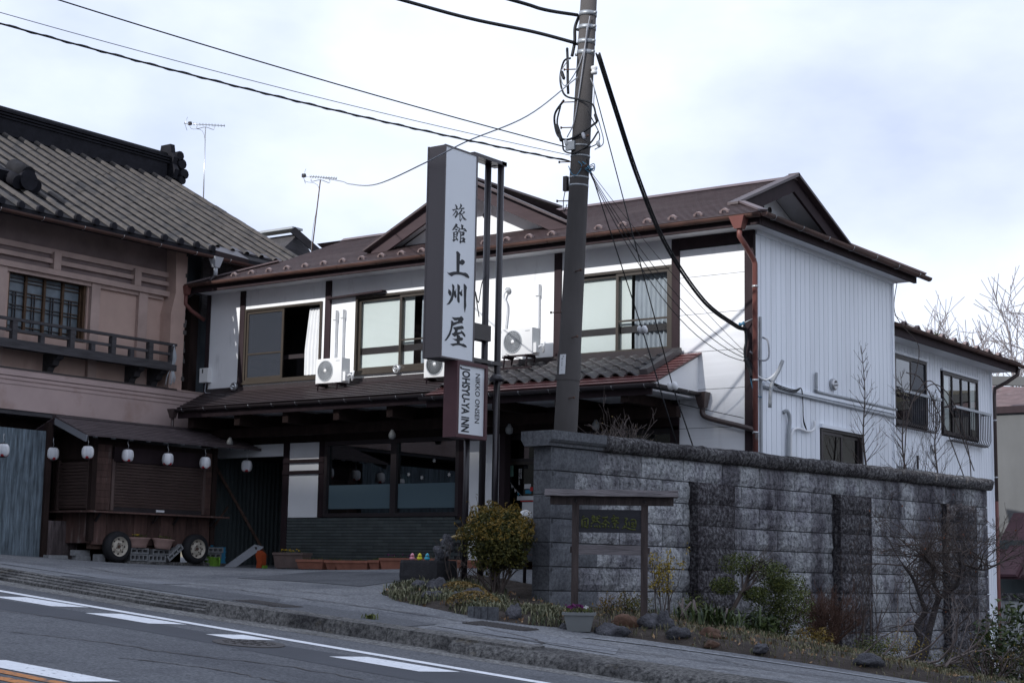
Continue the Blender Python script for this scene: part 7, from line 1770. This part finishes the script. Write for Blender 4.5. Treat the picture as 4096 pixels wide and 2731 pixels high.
# rocks of the front bed
RK = [((-12.80, 15.98), (.30, .22, .26), 'large dark rock in the middle of the front bed'), ((-12.15, 15.75), (.36, .20, .20), 'broad flat-topped grey rock right of the largest one'), ((-13.3, 16.25), (.22, .16, .13), 'small pale rock at the left of the front bed'),
      ((-10.88, 14.95), (.17, .15, .20), 'upright grey rock at the right end of the front bed'), ((-12.45, 15.45), (.20, .14, .14), 'pale low rock under the largest bed rock'), ((-10.45, 15.35), (.20, .16, .14), 'brown-grey rock beside the notice board post'),
      ((-10.2, 14.95), (.22, .14, .12), 'low kerb rock left of the pansy planter')]
for i, (c, s, lab) in enumerate(RK): rock('garden_rock', 'rock', (c[0], c[1], zb1(*c)+s[2]*.12), tuple(q_*.55 for q_ in s), i+20, lab, 'rocks of the front bed', rot=i)
RK2 = [((-9.62, 15.0), (.30, .20, .17), 'wide dark rock right of the pansy planter'), ((-8.95, 15.25), (.24, .15, .12), 'dark rock right of the notice board footing'), ((-8.55, 15.22), (.15, .10, .07), 'yellowish flat stone at the bed edge'), ((-8.1, 15.42), (.22, .14, .09), 'grey kerb stone of the bed edge'), ((-8.75, 15.55), (.26, .16, .12), 'grey rock lying behind the yellowish flat stone'),
       ((-7.15, 15.95), (.24, .18, .13), 'rounded dark boulder beside the pavement under the round shrub'), ((-6.35, 16.5), (.16, .10, .06), 'low stone at the bed edge under the bare dome shrub'), ((-6.0, 16.6), (.15, .10, .06), 'last low stone at the bed edge on the right')]
for i, (c, s, lab) in enumerate(RK2): rock('garden_rock', 'rock_brown' if 'yellowish' in lab else 'rock', (c[0], c[1], zb2(*c)+s[2]*.15), tuple(q_*.62 for q_ in s), i+40, lab, 'rocks along the wall bed', rot=i*.7)
ed = thing('edging_block', 'grey slatted edging block at the corner of the front bed', 'edging', (-11.15, 14.78, zb1(-11.15, 14.78)))
for k in range(4): one('slat', 'stone_smooth', ed, 'box', -11.35+k*.095, -11.35+k*.095+.085, 14.72, 14.80, zb1(-11.15, 14.85)-.15, zb1(-11.15, 14.85)+.10)

def shrub(name, lab, cat, base, stems, r_, h, depth, m, rng, spread=.5, L=.5, crown=None, nl=0, lm=None, ls=.03, group=None, tipl=0, tipm=None, up=.05, kids=(2, 3), asp=.5):
    t = thing(name, lab, cat, base, group=group); mb = MB(); tips = []
    for k in range(stems):
        a = 2*math.pi*k/stems + rng.uniform(-.4, .4); d = Vector((math.cos(a)*spread, math.sin(a)*spread, 1)); p = Vector(base) + Vector((math.cos(a)*.05, math.sin(a)*.05, -.05))
        tips += branch(mb, p, d, L*rng.uniform(.8, 1.2), r_, depth, rng, spread, 3, kids, up, .7, .0028, .14, 5)
    mb.build('stems', m, t)
    if crown:
        cx, cy, cz, rx, ry, rz_ = crown; mb = MB(); mb2 = MB()
        def fn():
            while True:
                d = Vector((rng.gauss(0, 1), rng.gauss(0, 1), rng.gauss(0, 1))).normalized(); k = rng.random()**.45
                s = 1 + .36*mnoise.noise(d*2.6 + Vector((cx, cy, 0)))
                if mnoise.noise(d*3.4 + Vector((cx*3, 0, k))) > -.42: return Vector((cx+d.x*rx*s*k, cy+d.y*ry*s*k, cz+d.z*rz_*s*k)), d
        leaves(mb, nl, fn, ls, asp, 0, rng); mb.build('crown', lm, t)
    if tipl:
        mb = MB(); tl = [p for p in tips]
        def fn2(): p = rng.choice(tl); return p + Vector((rng.gauss(0, .03), rng.gauss(0, .03), rng.gauss(0, .03))), Vector((0, 0, 1))
        leaves(mb, tipl, fn2, ls, asp, 0, rng); mb.build('leaves', tipm, t)
    return t
# azalea by the sign poles
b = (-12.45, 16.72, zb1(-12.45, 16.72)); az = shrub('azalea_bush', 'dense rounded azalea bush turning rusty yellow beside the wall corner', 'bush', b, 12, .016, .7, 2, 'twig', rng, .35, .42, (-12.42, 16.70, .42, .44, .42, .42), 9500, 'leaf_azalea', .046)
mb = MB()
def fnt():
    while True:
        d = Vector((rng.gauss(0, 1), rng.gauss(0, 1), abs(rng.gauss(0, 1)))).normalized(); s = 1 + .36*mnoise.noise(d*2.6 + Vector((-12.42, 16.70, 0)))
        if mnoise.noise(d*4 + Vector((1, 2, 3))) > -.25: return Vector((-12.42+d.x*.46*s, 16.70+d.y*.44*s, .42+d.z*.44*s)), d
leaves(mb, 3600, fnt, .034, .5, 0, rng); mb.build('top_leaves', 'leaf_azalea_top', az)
mb = MB()
for k in range(46): 
    p, d = fnt(); e = p + Vector((d.x*.06, d.y*.06, rng.uniform(.05, .13))); mb.tube([p, e], [.003, .002], 3, False); leaves(mb, 5, lambda: (e + Vector((rng.gauss(0, .012), rng.gauss(0, .012), rng.gauss(0, .012))), Vector((0, 0, 1))), .026, .5, 0, rng)
mb.build('shoots', 'leaf_azalea_top', az, 'stuff')
b = (-13.75, 17.55, -.1); shrub('bare_shrub', 'small leafless dark shrub between the basin and the sign pole', 'bush', b, 7, .010, .7, 2, 'twig', rng, .4, .36)
# shrubs along the wall
def gb(x, y): return (x, y, zb2(x, y))
shrub('yellow_shrub', 'thin upright shrub with bright yellow leaves right of the notice board', 'bush', gb(-10.05, 16.75), 5, .011, .8, 2, 'twig', rng, .22, .42, tipl=760, tipm='leaf_yellow', ls=.034, up=.22)
shrub('low_bush', 'low rusty bush left of the right notice board post', 'bush', gb(-10.35, 16.2), 5, .008, .3, 2, 'twig', rng, .6, .16, tipl=330, tipm='leaf_azalea_top', ls=.028)
b = gb(-10.25, 18.6); tp = thing('cloud_shrub', 'windswept green shrub with leaning trunk and flat leafy crown', 'bush', b)
mb = MB(); P_ = smooth_path([Vector(b), Vector(b)+Vector((.12, .02, .28)), Vector(b)+Vector((.22, .1, .52)), Vector(b)+Vector((.25, .2, .75))], 5); mb.tube(P_, [.032*(1-.4*i/len(P_)) for i in range(len(P_))], 8)
tips = []
for k in range(9): tips += branch(mb, P_[6+k], (rng.gauss(.35, .5), rng.gauss(.25, .5), rng.uniform(.1, .6)), .30, .014, 2, rng, .6, 3, (2, 3), .1)
mb.build('stems', 'twig', tp); mb = MB()
for cxy in ((.15, .10, .80, .30, .24, .15), (.45, .25, .72, .30, .22, .15), (-.02, .0, .52, .20, .16, .12), (.32, .15, .42, .20, .15, .10), (.60, .33, .55, .18, .14, .10)):
    def fn():
        d = Vector((rng.gauss(0, 1), rng.gauss(0, 1), rng.gauss(0, 1))).normalized()*(rng.random()**.4); return Vector(b) + Vector((cxy[0]+d.x*cxy[3], cxy[1]+d.y*cxy[4], cxy[2]+d.z*cxy[5])), d
    leaves(mb, 1000, fn, .034, .5, 0, rng)
mb.build('crown', 'leaf_green', tp)
st = thing('cut_stump', 'clump of pale cut stumps and roots among dark bamboo leaves', 'stump', gb(-10.15, 17.55))
for k in range(9):
    p = Vector(gb(-10.3+.06*k, 17.5+.03*k)); a = rng.uniform(-.6, .6); mb = MB().tube([p, p+Vector((a*.12, .0, .10)), p+Vector((a*.30, .04, .18+.12*rng.random()))], [.022, .016, .012], 7); mb.build('stub', 'twig_pale', st)
mb = MB(); b0 = gb(-10.0, 17.7); blades(mb, 210, lambda: Vector((b0[0]+rng.gauss(0, .22), b0[1]+rng.gauss(0, .2), b0[2])), .26, .026, 1.3, rng)
tag(mb.build('dwarf_bamboo', 'leaf_big'), 'dark green dwarf bamboo clump behind the cut stumps', 'bamboo')
shrub('round_shrub', 'round clipped shrub with small green leaves below the stained wall', 'bush', gb(-9.85, 19.35), 9, .012, .6, 2, 'twig', rng, .35, .30, (-9.85, 19.35, zb2(-9.85, 19.35)+.48, .42, .42, .40), 4200, 'leaf_green', .036)
d0 = gb(-9.75, 20.45)
shrub('bare_dome_shrub', 'leafless brown dome-shaped shrub with fine reddish twigs', 'bush', d0, 34, .014, .9, 3, 'twig_red', rng, .46, .40, group=None, up=.10, kids=(2, 4))
b = gb(-8.55, 20.2); shrub('low_bush', 'sparse low yellow-green bush at the foot of the bare tree', 'bush', b, 9, .009, .3, 2, 'twig', rng, .9, .26, tipl=520, tipm='leaf_yellow', ls=.026)
for i, (x, y, r_, h, m, lab) in enumerate(((-10.75, 17.2, .20, .16, 'leaf_azalea', 'low dark leafy mound at the wall foot behind the notice board'), (-10.55, 18.35, .18, .20, 'leaf_green', 'small green mound left of the windswept shrub'), (-9.9, 18.9, .20, .16, 'leaf_big', 'dark green tuft under the windswept shrub'), (-9.05, 18.6, .22, .13, 'leaf_azalea_top', 'low rusty mound before the round shrub'),
        (-8.7, 19.6, .24, .16, 'leaf_green', 'low green mound before the bare dome shrub'), (-8.1, 20.6, .26, .2, 'leaf_azalea', 'dark low mound left of the bare tree foot'), (-10.6, 20.6, .24, .22, 'leaf_azalea', 'dark mound against the wall behind the bare dome shrub'))):
    z = zb2(x, y); shrub('low_bush', lab, 'bush', (x, y, z), 6, .007, .3, 1, 'twig', rng, .6, .14, (x, y, z+h*.7, r_*1.3, r_*1.1, h), 620, m, .034 if m != 'leaf_big' else .07)
# stray cut branches
br_ = thing('cut_branch', 'pale forked cut branch lying beside the dark boulder', 'branch', gb(-7.45, 16.4)); mb = MB(); branch(mb, Vector(gb(-7.45, 16.35))+Vector((0, 0, .03)), (.8, .4, .45), .34, .012, 1, rng, .4); mb.build('wood', 'twig_pale', br_)
# leafless tree at the right
tb = Vector(gb(-9.05, 21.75)); tree = thing('bare_tree', 'leafless grey-barked tree with a tangled crown in front of the wall end', 'tree', tb)
cr_, cu_ = Vector((.806, .592, 0)), Vector((0, 0, 1))       # across the view, up
T = lambda a, h, d=0: tb + cr_*a + cu_*h + Vector((-.592, .806, 0))*d
mt = MB(); tips = []
def limb(pts, r0, r1): 
    P_ = smooth_path(pts, 5); n = len(P_); rs = [r0 + (r1-r0)*i/(n-1) for i in range(n)]; mt.tube(P_, rs, 8, False); return P_, rs
L1, _ = limb([T(-.02, -.1), T(.12, .25), T(.20, .55, .05), T(.30, .85, .1), T(.36, 1.02, .1)], .058, .040)
L2, _ = limb([T(-.16, -.1, .05), T(-.08, .12, .05), T(.08, .42, .1), T(.05, .60, .15), T(.20, .80, .2)], .055, .036)
L3, _ = limb([T(.34, .98, .1), T(.46, 1.06, .1), T(.60, 1.20, .0), T(.64, 1.42, 0), T(.62, 1.62, 0)], .036, .022)
L4, _ = limb([T(.2, .78, .2), T(.10, 1.05, .2), T(.02, 1.25, .2), T(-.10, 1.42, .2)], .034, .018)
L5, _ = limb([T(.36, 1.0, .1), T(.30, 1.22, .2), T(.34, 1.42, .3), T(.22, 1.55, .3), T(.30, 1.75, .3)], .03, .016)
L6, _ = limb([T(.62, 1.3, 0), T(.80, 1.40, .1), T(.98, 1.38, .1), T(1.2, 1.46, .2)], .02, .010)
mt.build('trunk', 'trunk', tree); mt = MB()
for L_, k0, n, ln in ((L3, 6, 15, .52), (L4, 4, 14, .52), (L5, 4, 16, .52), (L6, 3, 13, .46), (L2, 12, 6, .42), (L1, 14, 7, .42)):
    for k in range(n):
        p = L_[min(len(L_)-1, k0 + int((len(L_)-k0)*k/n))]; a = rng.uniform(0, 6.28)
        d = cr_*math.cos(a)*.8 + Vector((-.592, .806, 0))*math.sin(a)*.5 + cu_*rng.uniform(-.1, .9)
        tips += branch(mt, p, d, ln*rng.uniform(.7, 1.2), .011, 3, rng, .65, 3, (2, 3), .04, .72, .0026, .20, 4)
mt.build('twigs', 'twig', tree); mb = MB(); leaves(mb, 90, lambda: (rng.choice(tips), Vector((0, 0, 1))), .028, .8, 0, rng); mb.build('dry_seeds', 'berry', tree, 'stuff')
b = Vector(gb(-9.3, 20.6)); sp = thing('bare_sapling', 'slim leafless sapling stems left of the bare tree', 'tree', b); mb = MB()
for k in range(6): branch(mb, b + cr_*(.06*k-.15), cr_*rng.uniform(-.25, .3) + cu_, rng.uniform(.55, .85), .013, 3, rng, .35, 4, (1, 2), .08, .75, .003, .10, 5)
mb.build('stems', 'twig', sp)
# thicket at the right corner: glossy evergreen, twiggy bush, bare creeping branches
c = gb(-7.75, 21.6); ev = thing('evergreen_bush', 'glossy broad-leaved evergreen bush at the end of the stone wall', 'bush', c)
mb = MB(); [branch(mb, Vector(c)+Vector((rng.gauss(0, .15), rng.gauss(0, .15), 0)), (rng.gauss(0, .3), rng.gauss(0, .3), 1), .5, .016, 2, rng, .5) for _ in range(8)]; mb.build('stems', 'twig', ev); mb = MB()
def fne():
    d = Vector((rng.gauss(0, 1), rng.gauss(0, 1), rng.gauss(0, 1))).normalized(); s = (1 + .25*mnoise.noise(d*2.3))*rng.random()**.35; return Vector((c[0]+.15+d.x*.62*s, c[1]+d.y*.6*s, c[2]+.52+d.z*.62*s)), (d + Vector((0, 0, -.6)))
leaves(mb, 1500, fne, .105, .36, 0, rng); mb.build('crown', 'leaf_big', ev)
c2 = gb(-6.65, 20.6); shrub('twiggy_bush', 'tangled twiggy bush with sparse olive leaves at the right edge', 'bush', c2, 16, .012, .8, 3, 'twig', rng, .55, .42, tipl=1500, tipm='leaf_azalea', ls=.034, kids=(2, 3))
c3 = gb(-7.0, 18.9); shrub('twiggy_bush', 'low bare tangle of grey branches at the lower right edge', 'bush', c3, 12, .014, .6, 2, 'twig', rng, .9, .36, tipl=120, tipm='leaf_azalea_top', ls=.03)
cb = thing('creeping_branch', 'long pale creeping branches sprawling over the bed at lower right', 'branch', gb(-7.9, 19.2)); mb = MB()
for k in range(7): 
    p = Vector(gb(-8.5+.18*k, 19.4-.12*k)); branch(mb, p+Vector((0, 0, .04)), cr_ + cu_*rng.uniform(.0, .35) + Vector((rng.gauss(0, .2), rng.gauss(0, .2), 0)), rng.uniform(.5, .9), .015, 2, rng, .5, 5, (1, 3), .03, .7, .003, .22, 5)
mb.build('wood', 'twig_pale', cb)
# twigs over the wall: shrub behind the pole, saplings by the side wall
mb = MB(); mb.box(-12.95, -12.12, 18.35, 21.6, -.5, 1.45); tag(mb.build('garden_bed', 'soil'), kind='structure')
b = (-12.3, 19.2, 1.45); shrub('hydrangea_bush', 'leafless pale-budded bush sprouting behind the wall coping beside the pole', 'bush', b, 34, .009, .6, 2, 'twig_pale', rng, .62, .42, tipl=150, tipm='moss', ls=.022, kids=(1, 3))
b = (-12.4, 19.6, 1.45); shrub('bare_shrub', 'tall thin leafless shoots rising before the porch over the coping', 'bush', b, 6, .010, 1.2, 3, 'twig_pale', rng, .40, .55, kids=(1, 2), up=.12)
for i, (x, y, h, lab) in enumerate(((-11.55, 25.9, 1.55, 'tallest leafless sapling before the side wall corner'), (-11.45, 27.3, 1.25, 'leafless sapling before the rear wing first window'), (-11.3, 28.4, 1.0, 'leafless sapling right of the others before the rear wing'))):
    t = thing('bare_sapling', lab, 'tree', (x, y, G(x, y)), group='saplings behind the coping'); mb = MB()
    P_ = [Vector((x, y, .2)), Vector((x-.03, y, 1.6)), Vector((x-.10, y, 2.4)), Vector((x-.06, y, 2.4+h*.5)), Vector((x-.12, y, 2.4+h))]; P_ = smooth_path(P_, 5); n = len(P_); mb.tube(P_, [.022*(1-.85*k/n) for k in range(n)], 6)
    for k in range(6, n-1): 
        for _ in range(2): branch(mb, P_[k], cr_*rng.choice((-1, 1))*rng.uniform(.3, .8) + cu_*rng.uniform(.6, 1), .45*(1.2-k/n), .007, 2, rng, .35, 3, (1, 2), .08, .65, .0022, .08, 4)
    mb.build('stems', 'twig', t)
t = thing('bare_vine', 'long arching bare canes before the rear wing windows', 'vine', (-11.9, 28.6, 1)); mb = MB()
WPp = lambda u, w_: WP.p(u, w_, .4)
for pts in (((28.4, 2.0), (28.7, 3.1), (29.6, 3.75), (30.4, 3.5), (31.2, 2.9), (31.9, 2.2)), ((28.9, 3.3), (29.9, 3.72), (30.9, 3.45), (31.6, 2.6), (31.75, 1.9)), ((28.6, 3.8), (29.3, 3.75), (30.1, 3.2), (30.7, 2.7), (31.4, 2.0))):
    mb.tube(smooth_path([WPp(*p) for p in pts], 8), .011, 5)
for _ in range(24): branch(mb, WPp(rng.uniform(28.2, 30.6), 1.6), cr_*rng.uniform(-.5, .5)+cu_, rng.uniform(.4, .8), .007, 2, rng, .3, 3, (1, 2), .08, .65, .0025, .10, 4)
mb.build('canes', 'twig', t)

# ============================================================ stone water basin with toy ducks
bz = -.16; bs = thing('stone_basin', 'black stone water basin standing at the left end of the bed', 'basin', (-14.28, 17.62, bz))
mb = MB(); n = 26; vs = []
for j, (k, h) in enumerate(((1.0, 0), (1.03, .12), (1.0, .30), (.97, .335), (.78, .335), (.74, .30))):
    for i in range(n):
        a = 2*math.pi*i/n; rr = 1 + .05*mnoise.noise(Vector((math.cos(a)*1.5, math.sin(a)*1.5, h*2)))
        sq = (abs(math.cos(a))**5 + abs(math.sin(a))**5)**(-.2)
        vs.append((-14.27 + .34*k*rr*sq*math.cos(a), 17.62 + .26*k*rr*sq*math.sin(a), bz + h))
mb.add(vs, [(j*n+i, j*n+(i+1) % n, (j+1)*n+(i+1) % n, (j+1)*n+i) for j in range(5) for i in range(n)] + [tuple(5*n+i for i in range(n))], False); mb.build('bowl', 'basin_stone', bs)
def duck(x, m, lab):
    y, z = 17.40, bz+.335; t = thing('toy_duck', lab, 'toy duck', (x, y, z), group='toy ducks on the basin rim')
    body = MB(); body.lathe((x, y, z), [(.0, 0), (.030, .002), (.038, .018), (.034, .034), (.02, .042)], 14); body.lathe((x+.004, y-.004, z+.034), [(.012, 0), (.024, .010), (.028, .026), (.022, .042), (.008, .056), (.0, .06)], 14)
    b_ = body.build('body', m, t)
    MB().tube([(x-.028, y, z+.02), (x-.046, y, z+.036)], [.014, .003], 8).build('tail', m, t)
    MB().lathe((x+.018, y-.02, z+.056), [(.009, 0), (.007, .012), (0, .014)], 8, (.6, -.8, 0)).build('beak', 'plastic_orange', t)
    for s in (-1, 1): MB().lathe((x+.012+s*.010, y-.026, z+.068), [(.004, 0), (0, .004)], 6, (.3, -1, 0)).build('eye', 'ink', t)
duck(-14.38, 'duck_pink', 'pink toy duck on the basin rim'); duck(-14.25, 'duck_yellow', 'yellow toy duck on the basin rim'); duck(-14.12, 'duck_blue', 'blue toy duck on the basin rim')
rk = thing('carved_rock', 'rough upright grey rock standing on the basin under the bamboo spout', 'rock', (-14.05, 17.66, bz+.33))
place('lower', rock_mesh('carved_rock', 'rock', 71, .4), rk, (-14.06, 17.64, bz+.42), (0, 0, 0), (.11, .09, .12)); place('upper', rock_mesh('carved_rock', 'rock', 73, .4), rk, (-14.0, 17.68, bz+.56), (.2, .2, 0), (.08, .08, .12))
bm = thing('bamboo_spout', 'yellow bamboo water spout slanting over the stone basin', 'spout', (-13.9, 18.0, .5))
A_, B_ = Vector((-14.16, 17.72, .44)), Vector((-13.50, 18.10, .66)); MB().tube([A_, B_], .020, 10).build('pipe', 'bamboo', bm)
for k in (.25, .5, .75): MB().lathe(A_.lerp(B_, k), [(.021, -.008), (.025, 0), (.021, .008)], 10, (B_-A_)).build('node', 'bamboo', bm)
MB().tube([(-13.52, 18.08, -.1), (-13.52, 18.08, .68)], .016, 8).build('prop', 'bamboo', bm)
gl_ = thing('globe_lamp', 'white globe lamp rising behind the azalea bush', 'lamp', (-13.62, 18.9, 0)); c = Vector((-13.55, 18.85, .80))
MB().lathe(c, [(.03, -.12), (.075, -.08), (.10, 0), (.075, .075), (.03, .096), (0, .10)], 20).build('globe', 'insulator', gl_); MB().tube([(c.x, c.y, -.2), (c.x, c.y, .70)], .025, 8).build('post', 'steel_pole', gl_)
# small weed at the kerb
mb = MB(); p0 = Vector((-11.6, 13.35, pave_z(-11.6, 13.35))); blades(mb, 60, lambda: p0 + Vector((rng.gauss(0, .05), rng.gauss(0, .03), 0)), .07, .012, 1, rng); tag(mb.build('kerb_weed', 'leaf_green'), 'small green weed growing from the pavement seam', 'weed')
